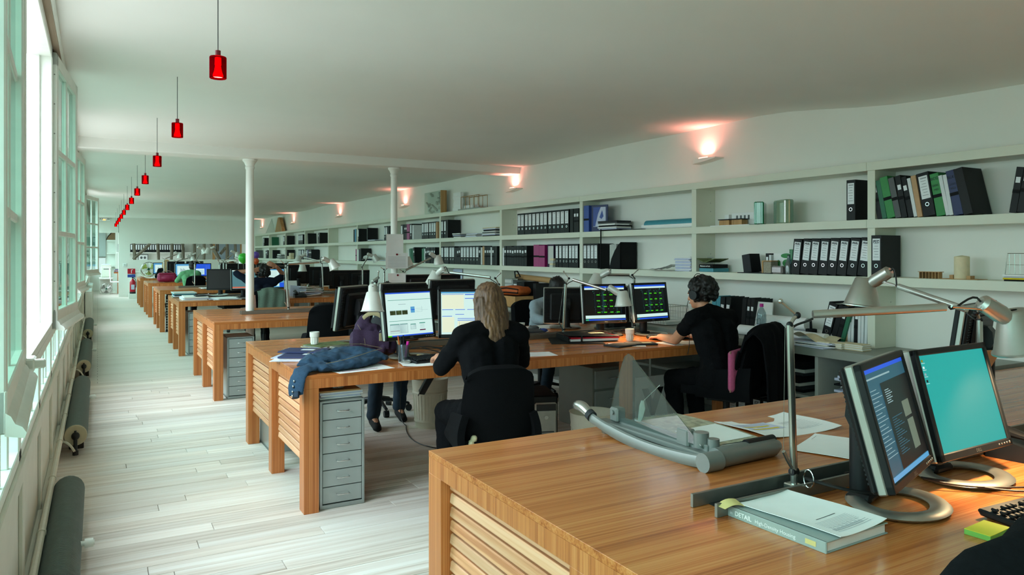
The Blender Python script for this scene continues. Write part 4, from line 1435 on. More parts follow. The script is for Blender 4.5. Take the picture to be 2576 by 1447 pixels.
part('cover', 'binder_navy', t, lambda q: q.box((0, 0, .004), (.30, .21, .008), .001)); part('card', 'label_white', t, lambda q: q.box((.02, .01, .0085), (.09, .05, .001)))
part('wire', 'chrome', t, lambda q: q.tube([(-.15 + .003 * math.cos(k * 1.6), -.10 + k * .002, .005 + .006 * math.sin(k * 1.6)) for k in range(100)], .0008, 4))
t = thing('spiral_notebook', 'lower dark blue notebook with a white label overhanging the paper pile', 'notebook', (1.19, 4.92, DZ + .026), (0, 0, R(-30)))
part('cover', 'binder_navy', t, lambda q: q.box((0, 0, .005), (.29, .20, .010), .001)); part('card', 'label_white', t, lambda q: q.box((.03, .03, .0105), (.09, .05, .001)))
stack('paper_pile', 'pile of white bound documents under the blue notebooks', 'papers', 1.195, 5.0, DZ, .31, .34, .026, 5, ['paper', 'paper_cool', 'paper'], R(-32))
t = thing('desk_box', 'dark framed box beside the blue notebooks', 'box', (1.50, 5.06, DZ), (0, 0, R(8)))
part('frame', 'alu_dull', t, lambda q: q.box((0, 0, .03), (.17, .12, .06), .004)); part('window', 'dark_slot', t, lambda q: q.box((0.01, -.061, .03), (.13, .002, .04)))
# denim jacket
t = thing('denim_jacket', 'blue denim jacket thrown over the near corner of the desk, sleeve hanging down', 'jacket', (1.035, 4.286, DZ))
den = MB()
def tubepile(q, pts, rs): q.tube(pts, rs, 14)
tubepile(den, bez((.04, .20, .045), (.15, .30, .07), (.30, .36, .08), (.52, .42, .05), 10), [(.03, .05), (.035, .07), (.04, .09), (.045, .10), (.045, .11), (.045, .11), (.05, .12), (.05, .12), (.045, .11), (.035, .10), (.02, .06)])
tubepile(den, bez((.10, .06, .03), (.25, .12, .03), (.38, .18, .05), (.56, .30, .05), 10), [(.02, .04), (.025, .06), (.025, .07), (.03, .08), (.035, .085), (.04, .09), (.045, .095), (.045, .09), (.045, .085), (.04, .07), (.02, .04)])
tubepile(den, bez((.30, .46, .10), (.36, .36, .11), (.46, .30, .11), (.58, .22, .04), 8), [(.02, .03), (.03, .05), (.035, .06), (.035, .07), (.035, .07), (.035, .07), (.035, .06), (.03, .05), (.02, .04)])
tubepile(den, bez((.12, .24, .07), (.2, .42, .08), (.32, .52, .07), (.48, .5, .05), 8), [(.02, .03), (.03, .05), (.035, .06), (.035, .07), (.035, .07), (.035, .07), (.035, .06), (.03, .05), (.02, .04)])
# sleeve over the edge
tubepile(den, [(.16, .18, .045), (.07, .10, .04), (.0, .045, .028), (-.03, .02, -.01), (-.045, .0, -.06), (-.05, -.015, -.105)], [(.03, .05), (.026, .055), (.02, .055), (.016, .055), (.016, .055), (.014, .05)])
den.v = [(x_, y_, z_ * .72 if z_ > 0 else z_) for x_, y_, z_ in den.v]
me = fused(den, .008, 3, 'cloth', 'denim')
for v_ in me.vertices:
    if v_.co.z > .012:
        v_.co.z += .016 * noise.noise(v_.co * 15) + .008 * noise.noise(v_.co * 34) + .003
dj = obj('cloth', me, t)
part('cuff', 'denim_dark', t, lambda q: q.tube([(-.047, -.008, -.088), (-.052, -.017, -.118)], [(.018, .056), (.018, .056)], 16))
for i, (dx, dy, dz) in enumerate(((-.052, .012, -.03), (-.06, .0, -.058), (-.066, -.012, -.085), (-.07, -.025, -.106))):
    part('button', 'chrome', t, lambda q: q.ell((dx - .004, dy - .008, dz + .004), (.005, .008, .008), 10, 6))
part('seam', 'khaki', t, lambda q: (q.tube(bez((.08, .24, .10), (.2, .33, .125), (.32, .38, .13), (.5, .45, .105), 10), .0016, 4), q.tube(bez((.14, .05, .056), (.3, .1, .06), (.42, .17, .088), (.56, .26, .095), 10), .0016, 4)))
sheet('printed_sheet', 'white papers sticking out from under the denim jacket at the desk edge', 'paper', 1.40, 4.41, DZ, .36, .24, R(8), prints=[(.1, .2, .75, .24, 'binder_magenta'), (.15, .6, .8, .61, 'ink_light')])
# bags on the desk
t = thing('shoulder_bag', 'purple canvas shoulder bag with a pale strap behind the denim jacket', 'bag', (1.66, 4.95, DZ), (0, 0, R(-15)))
bg = MB(); bg.box((0, 0, .085), (.27, .15, .16), .03); bg.box((-.02, .01, .17), (.19, .11, .10), .03, (0, R(12), 0)); bg.box((-.05, .01, .23), (.08, .06, .09), .02, (0, R(18), 0)); bg.ell((.09, -.02, .06), (.09, .08, .06))
obj('body', crumple(fused(bg, .008, 3, 'body', 'purple_cloth'), .022, 16, 16, 11), t)
part('flap', 'purple_cloth', t, lambda q: q.grid(lambda u, v: (-.13 + .24 * u, -.085 - .012 * math.sin(v * 3.1) - .006 * math.sin(u * 15), .19 - .11 * v - .03 * u), 12, 8, .005))
part('seam', 'khaki', t, lambda q: (q.tube(bez((-.12, -.094, .10), (-.04, -.102, .085), (.04, -.102, .06), (.10, -.095, .055), 8), .0012, 4), q.tube(bez((-.10, -.075, .22), (-.06, -.09, .16), (-.05, -.1, .12), (-.05, -.104, .08), 8), .0012, 4)))
part('strap', 'khaki', t, lambda q: q.tube(bez((-.06, -.04, .26), (.02, -.12, .36), (.14, -.12, .24), (.20, -.18, .02), 14), [(.014, .004)] * 15, 8))
part('strap_end', 'khaki', t, lambda q: q.tube(bez((.16, -.24, .004), (.2, -.30, .035), (.27, -.32, .03), (.31, -.34, .006), 8), [(.002, .018)] * 9, 8))
part('tag', 'khaki', t, lambda q: q.box((.06, -.115, .135), (.035, .006, .055), .003))
part('buckle', 'chrome', t, lambda q: q.tube([(.06 + .011 * math.cos(a), -.114, .17 + .011 * math.sin(a)) for a in [i * math.pi / 6 for i in range(12)]], .002, 6, closed=True))
t = thing('backpack', 'black backpack standing between the purple bag and the page-layout monitor', 'bag', (1.86, 5.26, DZ + .01), (0, 0, R(10)))
bg = MB(); bg.ell((0, 0, .15), (.11, .08, .15)); bg.ell((0, -.05, .11), (.085, .06, .10)); bg.box((0, 0, .05), (.18, .13, .1), .02)
obj('body', fused(bg, .012, 4, 'body', 'charcoal'), t)
part('handle', 'black_matte', t, lambda q: q.tube(bez((-.05, -.03, .28), (-.06, -.05, .36), (.04, -.06, .37), (.05, -.04, .28), 10), [(.004, .014)] * 11, 8))
part('zip', 'alu_dull', t, lambda q: q.tube(bez((-.08, -.09, .12), (-.05, -.13, .2), (.05, -.13, .2), (.08, -.09, .12), 10), .0025, 6))
# pens etc.
t = thing('pen_cup', 'clear glass of pens with a magenta marker in front of the page-layout monitor', 'pen cup', (1.745, 4.56, DZ))
part('glass', 'bottle_clear', t, lambda q: q.lathe([(0, 0), (.036, 0), (.038, .11), (.035, .11), (.033, .006), (0, .006)], 20))
for i, (m_, dx, dy, hh) in enumerate((('magenta_pen', .015, -.012, .13), ('black_plastic', -.012, .0, .16), ('paper_cool', -.014, -.016, .11), ('binder_navy', .006, .016, .15), ('black_plastic', -.002, -.004, .17), ('orange_bag', -.02, .01, .165))):
    part('pen', m_, t, lambda q: q.cyl((dx * .5, dy * .5, .008), (dx * 1.6, dy * 1.6, hh), .005 if i else .009, n=8))
keyboard(1.98, 4.50, DZ, R(8), 'black keyboard under the tool-window screen, left of the long-haired woman')
folder_box('calculator', 'flat black calculator before the page-layout monitor', 'calculator', 1.84, 4.56, DZ, .10, .13, .012, R(15), 'black_plastic')
t = thing('tape_dispenser', 'small silver round object beside the pen glass', 'box', (1.73, 4.47, DZ)); part('body', 'alu', t, lambda q: q.lathe([(0, 0), (.035, 0), (.036, .012), (.02, .022), (0, .022)], 18))
part('base', 'binder_grey', t, lambda q: q.cyl((0, 0, -.0), (0, 0, .004), .038, n=18))
sheet('printed_sheet', 'white sheets pushed to the desk edge beside the long-haired woman\'s elbow', 'paper', 1.80, 4.395, DZ, .26, .19, R(-12), curl=.006, lines=0)
sheet('printed_sheet', 'white handwritten sheet with a pen on it right of the long-haired woman', 'paper', 2.665, 4.42, DZ, .27, .2, R(-14), lines=10)
t = thing('pen', 'black pen lying on the handwritten sheet', 'pen', (2.57, 4.43, DZ + .006)); part('barrel', 'black_plastic', t, lambda q: q.cyl((-.05, -.03, 0), (.045, .03, 0), .0045, n=8)); part('nib', 'chrome', t, lambda q: q.cyl((.045, .03, 0), (.056, .037, 0), .004, .001, n=8))
folder_box('sticky_pad', 'yellow sticky pad under the page-layout monitor', 'sticky notes', 1.96, 4.72, DZ, .09, .07, .012, R(10), 'yellow_soft')
folder_box('desk_mat', 'thin black mat beneath the folders in the middle of the desk', 'desk mat', 3.40, 5.02, DZ, .42, .62, .004, R(-28), 'black_matte')
t = thing('portfolio', 'thick black document folder with red-edged papers and an elastic, under the lit lamp', 'folder', (3.47, 4.94, DZ + .006), (0, 0, R(-14)))
part('cover', 'black_matte', t, lambda q: (q.box((0, 0, .0015), (.42, .30, .003)), q.box((0, 0, .042), (.42, .30, .003), 0, (0, R(2), 0)), q.box((-.21, 0, .021), (.004, .30, .042))))
part('papers', 'paper', t, lambda q: q.box((.012, 0, .012), (.41, .285, .018))); part('red_papers', 'red_enamel', t, lambda q: q.box((.018, -.003, .028), (.41, .285, .012)))
part('elastic', 'cord', t, lambda q: q.box((-.10, 0, .0225), (.012, .304, .046))); part('card', 'paper_cream', t, lambda q: q.box((.09, .02, .0475), (.12, .07, .001)))
folder_box('notebook', 'closed olive-black notebook lying flat near the edge under the lit lamp', 'notebook', 3.47, 4.50, DZ, .21, .16, .012, R(12), 'charcoal')
folder_box('wallet_file', 'dark file with pale pages and a cream card beside the paper cup', 'folder', 3.66, 4.49, DZ, .24, .12, .014, R(-20), 'charcoal', card='paper_cream')
sheet('printed_sheet', 'loose white sheets fanned under the dark file by the paper cup', 'paper', 3.55, 4.52, DZ, .28, .16, R(-35))
cup('white ribbed cup lit by the lamp in front of the green drawings', 3.755, 4.745, DZ, .038, .095)
keyboard(4.20, 4.66, DZ, R(2), 'black keyboard beneath the right screen with green drawings')
mouse('black mouse under the hand of the woman with headphones', 3.985, 4.735, DZ, R(30))
sheet('printed_sheet', 'white sheet under the forearm of the woman with headphones', 'paper', 3.98, 4.45, DZ, .3, .21, R(10), lines=6)
sheet('printed_sheet', 'white sheet with printed lines beside the elbow of the woman with headphones', 'paper', 4.10, 4.39, DZ + .0015, .28, .2, R(-20), lines=14)
cup('small white espresso cup on the man in grey\'s side of the desk', 3.49, 6.03, DZ, .03, .05, ribs=False)
folder_box('laptop_sleeve', 'closed dark folder with pink page edges at the man in grey\'s place', 'folder', 3.25, 5.62, DZ, .36, .27, .03, R(-18), 'charcoal')
mouse('blue-topped mouse between the dark folder and the man in grey\'s monitor', 3.47, 5.62, DZ, R(100), 'binder_blue', 'porcelain')
mouse('grey mouse behind the blue-topped one', 3.53, 5.88, DZ, R(80), 'binder_grey')
sheet('printed_sheet', 'white sheet under the grey-shirted man\'s hands', 'paper', 3.75, 6.02, DZ, .4, .28, R(8), lines=8)
phone('black desk telephone behind the green drawings near the wire baskets', 4.30, 5.62, DZ, R(170))
t = thing('cable_tangle', 'tangle of black cables under the green-drawing screens', 'cables', (0, 0, DZ))
rr = random.Random(11)
cords(t, [bez((3.6 + .1 * i, 5.2 + .05 * rr.random(), .02), (3.65 + .11 * i, 5.05 - .1 * rr.random(), .08 * rr.random()), (3.8 + .07 * i, 5.2 + .1 * rr.random(), .05), (3.85 + .06 * i, 4.95 + .1 * rr.random(), .006), 10) for i in range(6)], .004)
t = thing('cable_tangle', 'tangle of black cables under the page-layout and tool-window screens', 'cables', (0, 0, DZ))
cords(t, [bez((1.9 + .08 * i, 5.0 + .05 * rr.random(), .02), (1.95 + .08 * i, 4.9 - .1 * rr.random(), .06 * rr.random()), (2.05 + .06 * i, 4.85 + .1 * rr.random(), .04), (2.1 + .06 * i, 4.72 + .08 * rr.random(), .006), 10) for i in range(5)], .004)
# on and around the drawer unit
stack('paper_pile', 'pile of papers with a brown cover on top of the steel drawer unit', 'papers', 1.27, dY(2) + .235, .637, .27, .34, .05, 6, ['paper', 'paper_cool', 'paper', 'paper_cool', 'paper', 'kraft'], jit=.006)
t = thing('plastic_bag', 'crumpled translucent plastic bag on the papers above the drawer unit', 'bag', (1.26, dY(2) + .13, .690))
bg = MB()
rr = random.Random(5)
for i in range(9): bg.ell((rr.uniform(-.06, .06), rr.uniform(-.03, .04), rr.uniform(.012, .02)), (rr.uniform(.02, .035), rr.uniform(.02, .03), rr.uniform(.010, .014)), 8, 6)
obj('film', fused(bg, .006, 1, 'film', 'bag_clear'), t)
# floor: bins, PC towers, cables, grey cabinet
def bin_(x, y, label, h=.34, r=.145):
    t = thing('waste_bin', label, 'bin', (x, y, 0))
    def f(q):
        n = 48
        pr_ = [(0, .006), (r * .78, .006), (r * .80, .0)]
        q.lathe([(0, 0), (r * .80, 0), (r * .83, .05), (r * .86, .055), (r * .86, .065), (r * .84, .07), (r * .93, h * .7), (r * .96, h * .71), (r * .96, h * .74), (r * .94, h * .75), (r * .99, h - .006), (r * 1.02, h), (r * .97, h), (r * .92, h * .7), (r * .8, .02), (0, .012)], n)
    part('wall', 'bin_cream', t, f, 40)
    def ribs(q):
        for k in range(30):
            a = 2 * math.pi * k / 30
            q.tube([(r * .838 * math.cos(a), r * .838 * math.sin(a), .075), (r * .925 * math.cos(a), r * .925 * math.sin(a), h * .68)], .0032, 5)
    part('fluting', 'bin_cream', t, ribs)
    return t
bin_(2.53, 5.97, 'cream fluted waste bin under the desk beside the long-haired woman', .42, .16)
bin_(3.13, 4.38, 'cream waste bin standing behind the paper trimmer', .36, .17)
def tower(x, y, rz, label):
    t = thing('computer_tower', label, 'computer', (x, y, 0), (0, 0, rz))
    part('case', 'black_plastic', t, lambda q: q.box((0, .02, .22), (.19, .44, .42), .01))
    part('front_panel', 'pc_silver', t, lambda q: (q.box((0, -.21, .20), (.17, .03, .36), .012)))
    part('power_button', 'alu', t, lambda q: (q.cyl((0, -.222, .27), (0, -.232, .27), .016, n=16)))
    part('vent', 'charcoal', t, lambda q: [q.box((0, -.226, .05 + .016 * k), (.12, .006, .007)) for k in range(8)])
    part('drive_bay', 'black_gloss', t, lambda q: q.box((0, -.226, .345), (.15, .006, .05), .002))
    return t
tower(3.02, 4.93, R(-20), 'silver-fronted computer tower under the desk behind the empty chair back')
tower(2.55, 9.35, R(10), 'computer tower under the empty desk behind the black chair')
t = thing('steel_cabinet', 'grey two-drawer steel cabinet under the desk behind the paper trimmer', 'cabinet', (3.82, 5.30, 0), (0, 0, R(0)))
part('body', 'counter_grey', t, lambda q: q.box((0, .03, .27), (.40, .52, .54), .004))
for j in (0, 1, 2):
    d_ = part('drawer', 'steel_grey', t, lambda q: q.box((0, -.238, .10 + .17 * j), (.37, .02, .155), .004))
    part('handle', 'chrome', d_, lambda q: q.tube([(-.05, -.248, .11 + .17 * j), (-.05, -.265, .11 + .17 * j), (.05, -.265, .11 + .17 * j), (.05, -.248, .11 + .17 * j)], .004, 6))
t = thing('floor_cable', 'thin black cable lying on the floor beside the long-haired woman\'s chair', 'cable', (0, 0, .006))
cords(t, [bez((2.36, 6.2, .62), (2.34, 6.2, .1), (2.36, 6.3, .0), (2.34, 6.05, .0), 12) + bez((2.34, 6.05, 0), (2.2, 5.7, 0), (2.1, 5.3, 0), (2.42, 5.1, 0), 12)], .004)
t = thing('power_strip', 'black power strip hanging with cables under the desk above the waste bin', 'power strip', (2.32, 5.5, .45)); part('body', 'black_plastic', t, lambda q: q.box((0, 0, .04), (.05, .05, .32), .008, (R(40), R(10), 0)))
cords(t, [bez((0, 0, .1), (.05, -.1, .2), (-.1, -.2, .1), (-.05, .1, -.1), 10), bez((0, .05, .2), (-.08, .1, .1), (-.05, .2, .3), (.0, .2, .29), 10)], .004)
# panel leaning under the desk near headphones woman
t = thing('printed_board', 'white board with a black arrow shape leaning under the desk by the grey cabinet', 'board', (4.20, 5.0, 0))
part('panel', 'paper', t, lambda q: q.box((0, 0, .22), (.36, .02, .44), .003)); part('arrow', 'black_matte', t, lambda q: q.prism([(-.12, .34), (-.05, .34), (0, .24), (.05, .34), (.12, .34), (.02, .10), (-.02, .10)], -.0115, -.0102, 'xz'))
# ---------------------------------------------------------------- bookcase on the right wall
SZ = (1.335, 1.75, 2.165)          # board tops
BT = .062
UPY = [-.45, 1.5, 3.379, 5.196, 7.045, 8.995, 11.07, 13.25, 15.48, 17.77, 20.08, 22.45, 24.84, 27.3]
bc = thing('wall_bookcase', 'long white built-in bookcase of thick boards along the right wall', 'bookcase', (SHX, 0, 0))
segs = [(-.5, 3.41), (3.412, 7.07), (7.072, 11.1), (11.102, 15.5), (15.502, 20.1), (20.102, 27.4)]
for z in SZ:
    for a, c in segs:
        part('shelf_board', 'shelf_white', bc, lambda q: q.box(((XR - SHX) / 2, (a + c) / 2, z - BT / 2), (XR - SHX, c - a, BT), .0015), 0)
for y in UPY:
    for z0, z1 in ((SZ[1], SZ[2] - BT), (SZ[0], SZ[1] - BT), (.82, SZ[0] - BT)):
        part('upright', 'shelf_white', bc, lambda q: q.box(((XR - SHX) / 2 + .004, y, (z0 + z1) / 2), (XR - SHX - .008, .06, z1 - z0), .001), 0)
for y in UPY[2:7]:
    for zz in (1.15, 1.5, 1.9, 1.98):
        part('shelf_pin_hole', 'alu_dull', bc, lambda q: q.cyl((.19, y - .0302, zz), (.19, y - .031, zz), .004, n=8))
# counter and the open cabinet below
ct = thing('counter_top', 'long grey counter top running under the bookcase', 'counter', (4.53, 2.48, 0))
part('slab', 'counter_grey', ct, lambda q: q.box(((XR - 4.535) / 2, 12.3, .789), (XR - 4.535, 24.6, .06), .002), 0)
cb = thing('low_cabinet', 'white open low cabinet with compartments under the grey counter', 'cabinet', (4.57, 2.5, 0))
DV = [.18 + .93 * k for k in range(27)]
part('back_panel', 'cabinet_white', cb, lambda q: q.box((.53, 12.2, .38), (.02, 24.4, .76)))
part('bottom_board', 'cabinet_white', cb, lambda q: q.box((.27, 12.2, .03), (.54, 24.4, .06)))
for d in DV:
    part('divider', 'cabinet_white', cb, lambda q: q.box((.26, d, .41), (.52, .028, .70), .001), 0)
for d in DV[:10]:
    part('middle_shelf', 'cabinet_white', cb, lambda q: q.box((.26, d + .465, .44), (.51, .90, .024), .001), 0)

# ---------------------------------------------------------------- binders
BH, BD = .29, .222
BK = {'l': ('white-labelled black binder', 'binder_black', .052), 'b': ('plain black binder', 'binder_black', .042), 't': ('slim black document box', 'binder_black', .034),
      'g': ('green document box', 'binder_green', .05), 'G': ('dark green folder', 'binder_dkgreen', .03), 'd': ('grey document box', 'binder_grey', .036), 'm': ('magenta document box', 'binder_magenta', .07), 'w': ('white bound document', 'binder_white', .022),
      'n': ('navy document box', 'binder_navy', .05), 'B': ('bright blue document box', 'binder_blue', .07), 's': ('sky blue binder', 'binder_sky', .05), 'k': ('tan cardboard file', 'binder_tan', .03), 'c': ('teal folder', 'binder_teal', .03), 'L': ('wide white-labelled binder', 'binder_black', .07)}
bmesh = {}
def binder_meshes(k, w, h, d):
    key = (k, round(w, 3), h, d)
    if key in bmesh: return bmesh[key]
    desc, mt, _ = BK[k]
    r = {}
    b = MB()
    if k == 'w':
        b.box((d / 2, 0, h / 2), (d, w * .94, h * .97), .001)
    else:
        b.box((.006, 0, h / 2), (.012, w * .97, h), .003)
        b.box((d / 2, -w / 2 + .0025, h / 2), (d, .004, h), .001)
        b.box((d / 2, w / 2 - .0025, h / 2), (d, .004, h), .001)
    b.mats = [mt]; r['cover'] = b.mesh('cover', 30)
    if k != 'w':
        b = MB(); b.box((d / 2 - .004, 0, h * .49), (d - .03, w - .014, h * .92)); b.mats = ['paper_grey']; r['pages'] = b.mesh('pages', 0)
    if k in 'lL':
        b = MB(); b.box((-.0006, 0, h * .66), (.0012, w * .72, h * .52)); b.mats = ['label_white']; r['spine_label'] = b.mesh('spine_label', 0)
        b = MB()
        for i in range(7):
            b.box((-.0014, w * .05 * ((i * 3) % 5 - 2) * .3, h * (.87 - .065 * i)), (.0006, w * (.5 - .08 * (i % 3)), .004 if i else .009))
        b.mats = ['ink_light']; r['label_print'] = b.mesh('label_print', 0)
        b = MB(); rr_ = min(.012, w * .26)
        b.tube([(-.001, rr_ * math.cos(a), h * .27 + rr_ * math.sin(a)) for a in [i * math.pi / 8 for i in range(16)]], .0022, 5, closed=True); b.mats = ['chrome']; r['finger_ring'] = b.mesh('finger_ring', 60)
    elif k in 'tgndmB':
        b = MB(); b.box((-.0005, 0, h * .47), (.002, w * .985, .022)); b.mats = ['black_matte']; r['strap'] = b.mesh('strap', 0)
        if k == 't':
            b = MB(); b.box((-.0006, 0, h * .72), (.0012, w * .6, .035)); b.mats = ['label_white']; r['spine_label'] = b.mesh('spine_label', 0)
    bmesh[key] = r
    return r
bcount = 0
def binder(k, x, y, z, w, lean, label, h=BH, d=BD, rz=0, plain=False):
    global bcount
    bcount += 1
    t = thing('binder' if k in 'lLbs' else ('bound_document' if k == 'w' else 'document_box'), label, 'binder' if k != 'w' else 'document', (x, y, z + abs(math.sin(R(lean))) * w / 2), (-R(lean), 0, rz), 'binders and boxes on the right-hand shelves')
    for n, me in binder_meshes(k, w, h, d).items():
        obj(n, me, t)
    return t
def row(where, y0, y1, z, kinds, lean=0, h=BH, hv=0., x=4.869):
    """fill from y0 (left, far) to y1 (right, near)"""
    tot = sum(BK[k][2] for k in kinds)
    sc = (y0 - y1) / tot
    sc = min(sc, 2.0)
    y = y0
    n = {}
    cnt = {k: kinds.count(k) for k in kinds}
    rr = random.Random(int(y0 * 100))
    for k in kinds:
        w = round(BK[k][2] * sc, 3)
        n[k] = n.get(k, 0) + 1
        o = '' if cnt[k] == 1 else ORD[n[k] - 1] + ' '
        lab = ('only ' if not o else o) + BK[k][0] + ('' if not o else ' from the left') + ', ' + where
        hh = round(h * (1 - (.04 * rr.random() if k in 'btgGdmnwk' else 0) - (.06 if k in 'wG' else 0)), 2)
        ln = lean + (rr.uniform(-1, 1) if lean else 0)
        t = binder(k, x + rr.uniform(0, .01), y - w / 2 + (math.sin(R(lean)) * 0), z, w * .97, ln, lab, hh)
        y -= w / max(.6, math.cos(R(lean)))
    return y
TOP, MID, LOW = SZ[1], SZ[0], .82
# near bay, top shelf
row('leaning row, top shelf, near right', 3.339, 2.738, TOP, 'tGgdttwkLgwwn', 11, .30)
binder('b', 4.87, 2.728 - .03, TOP, .06, 13, 'wide black document box with a white card on its side, top shelf, near right', .31)
t = thing('card_label', 'white printed card on the side of the leaning black box', 'label', (4.97, 2.728 - .063 + .04, TOP + .14), (-R(13), 0, 0))
part('card', 'paper_grey', t, lambda q: q.box((0, -.004, .06), (.10, .001, .075)))
part('lines', 'ink_light', t, lambda q: [q.box((0, -.005, .075 - .012 * k), (.06, .0006, .002)) for k in range(3)])
row('tilted group at the right edge, top shelf', 2.461, 2.299, TOP, 'tttw', -9, .29)
# second bay, top shelf
binder('L', 4.868, 3.544, TOP, .075, 0, 'single black lever-arch binder with a white label, top shelf beside the upright', .30)
# third bay
row('top shelf, against the upright', 6.998, 6.896, TOP, 'B', 0, .30)
# fourth bay and beyond, top shelf
row('long row, top shelf, left of the blue box', 8.548, 7.294, TOP, 'lllllllllllll', 0, .285)
row('top shelf, beside the blue box', 7.285, 7.103, TOP, 'btt', 0, .29)
row('top shelf, just right of the second column', 11.043, 10.854, TOP, 'll', 0, .29)
binder('b', 4.868, 10.824 - .03, TOP, .06, 0, 'wide black binder showing its side, top shelf right of the second column', .29)
row('top shelf, behind the second column', 12.888, 11.908, TOP, 'lbttmlww', 0, .285)
row('top shelf, right of the second column', 11.872, 11.172, TOP, 'llllllk', 0, .285)
row('top shelf, just left of the second column', 13.777, 13.331, TOP, 'llb', 0, .28)
row('top shelf, sky blue group', 15.752, 14.824, TOP, 'bsbl', 0, .28)
binder('b', 4.868, 14.799, TOP, .06, 0, 'wide black binder with its side showing next to the sky blue one', .28)
row('top shelf, far end group by the first upright', 18.718, 17.900, TOP, 'tb', -5, .28)
row('top shelf, far group with white spines', 20.843, 19.858, TOP, 'lllll', 0, .27)
binder('b', 4.868, 19.730, TOP, .05, 8, 'black box with a square white card, top shelf far group', .28)
row('top shelf, far pair', 22.763, 22.333, TOP, 'll', 0, .27)
binder('b', 4.868, 22.228, TOP, .05, 0, 'black box with a white card in the far pair, top shelf', .27)
row('top shelf, farthest group', 25.891, 24.515, TOP, 'bwl', 0, .27)
binder('G', 4.868, 24.390, TOP, .04, 6, 'dark green folder leaning in the farthest group, top shelf', .27)
# middle shelf
row('leaning row, middle shelf, left of the upright', 4.095, 3.423, MID, 'LLLLLLLL', -7, .285)
binder('L', 4.862, 3.335, MID, .08, 0, 'single lever-arch binder labelled PLC, middle shelf right of the upright', .30)
row('middle shelf, beside the magazine file', 7.087, 6.727, MID, 'lllll', 0, .275)
row('middle shelf, right of the magenta box', 7.598, 7.111, MID, 'lllllll', 0, .275)
row('middle shelf, left of the magenta boxes', 8.947, 8.136, MID, 'wttttttttt', 0, .275)
row('middle shelf, pair in the fourth bay', 8.126, 7.827, MID, 'mm', 0, .28)
row('middle shelf, left of the white spine group', 11.872, 11.107, MID, 'GGwtttttt', 0, .275)
row('middle shelf, crowded bay right of the column', 11.043, 9.098, MID, 'lllllbttlllllltwktttwtb', 0, .275)
row('middle shelf, green group behind the second column', 12.469, 11.908, MID, 'wGGGt', 8, .27)
row('middle shelf, magenta group', 15.609, 15.276, MID, 'mwwb', 0, .27)
binder('b', 4.868, 15.222, MID, .06, 4, 'wide black binder beside the small magenta one, middle shelf', .27)
row('middle shelf, far row before the empty bay', 20.843, 17.900, MID, 'lllbllwtltwlntttt', 0, .27)
row('middle shelf, farther short row', 25.417, 24.390, MID, 'tttl', 0, .27)
binder('b', 4.868, 24.267, MID, .08, 0, 'wide black box behind the little stack, middle shelf far end', .27)
row('middle shelf, beside small white boxes', 22.546, 22.333, MID, 'l', 0, .27)
binder('b', 4.868, 22.228, MID, .08, 0, 'black box behind two small white boxes, middle shelf far end', .27)
binder('d', 4.868, 27.037, MID, .06, 5, 'grey box at the far end of the middle shelf beside the balloons', .27)

# printed words on some labels
def spine_text(txt, y, z, size, x, mt='ink', rot=0):
    pass
for o in [o for o in bpy.data.objects if o.name.startswith('binder') and o.type == 'EMPTY' and 'leaning row, middle shelf' in o.get('label', '')]:
    text('label_title', 'AUL', .025, 'ink', o, (-.0022, .0, .235), (R(90), 0, R(-90)), 'CENTER', True)
for o in [o for o in bpy.data.objects if o.type == 'EMPTY' and 'labelled PLC' in o.get('label', '')]:
    text('label_title', 'PLC', .027, 'ink', o, (-.0022, .0, .245), (R(90), 0, R(-90)), 'CENTER', True)
for o in [o for o in bpy.data.objects if o.type == 'EMPTY' and o.get('label', '').startswith(('second green document box', 'only navy document box')) and 'leaning row, top' in o['label']]:
    for s_, zz in (('BCO', .245), ('DOC', .20), ('MO', .172)):
        text('label_title', s_, .028 if s_ == 'BCO' else .02, 'ink', o, (-.0022, 0, zz), (R(90), 0, R(-90)), 'CENTER')

# ---------------------------------------------------------------- other things on the shelves
def on(z): return z
t = thing('glass_block', 'green glass block on the top shelf', 'glass block', (4.93, 4.458, TOP), (0, 0, R(35)))
part('block', 'block_green', t, lambda q: q.box((0, 0, .095), (.19, .08, .19), .008)); part('edge', 'block_clear', t, lambda q: q.box((0, 0, .095), (.194, .05, .194), .01))
t = thing('glass_block', 'clear wavy glass block on the top shelf beside the green one', 'glass block', (4.93, 4.214, TOP), (0, 0, R(68)))
part('block', 'block_clear', t, lambda q: q.box((0, 0, .097), (.195, .08, .195), .008)); part('edge', 'paper_cream', t, lambda q: q.box((.0, 0, .097), (.197, .03, .197), .01))
t = thing('architectural_model', 'white and wood card model of low buildings on the top shelf', 'model', (4.95, 4.752, TOP))
part('base', 'paper', t, lambda q: q.box((0, 0, .003), (.17, .46, .006)))
part('rear_block', 'paper', t, lambda q: (q.box((.05, -.05, .06), (.04, .26, .11), .001), q.box((.05, .14, .055), (.04, .05, .10), .001)))
for k in range(2):
    h_ = part('house', 'model_wood', t, lambda q: q.box((-.03, .08 - k * .15, .028), (.07, .12, .045), .001))
    part('flat_roof', 'charcoal', h_, lambda q: q.box((-.03, .08 - k * .15, .056), (.09, .13, .008), .001))
part('opening', 'binder_grey', t, lambda q: [q.box((.0295, -.12 + .045 * k, .075), (.002, .02, .035)) for k in range(4)])
t = thing('framed_print', 'dark blue framed print with a curved leaf emblem leaning behind the document stack', 'picture', (4.93, 6.765, TOP), (0, 0, R(14)))
part('frame', 'binder_navy', t, lambda q: q.box((0, 0, .15), (.012, .235, .30), .002))
part('mat', 'paper_cool', t, lambda q: q.box((-.007, -.0, .165), (.001, .18, .22)))
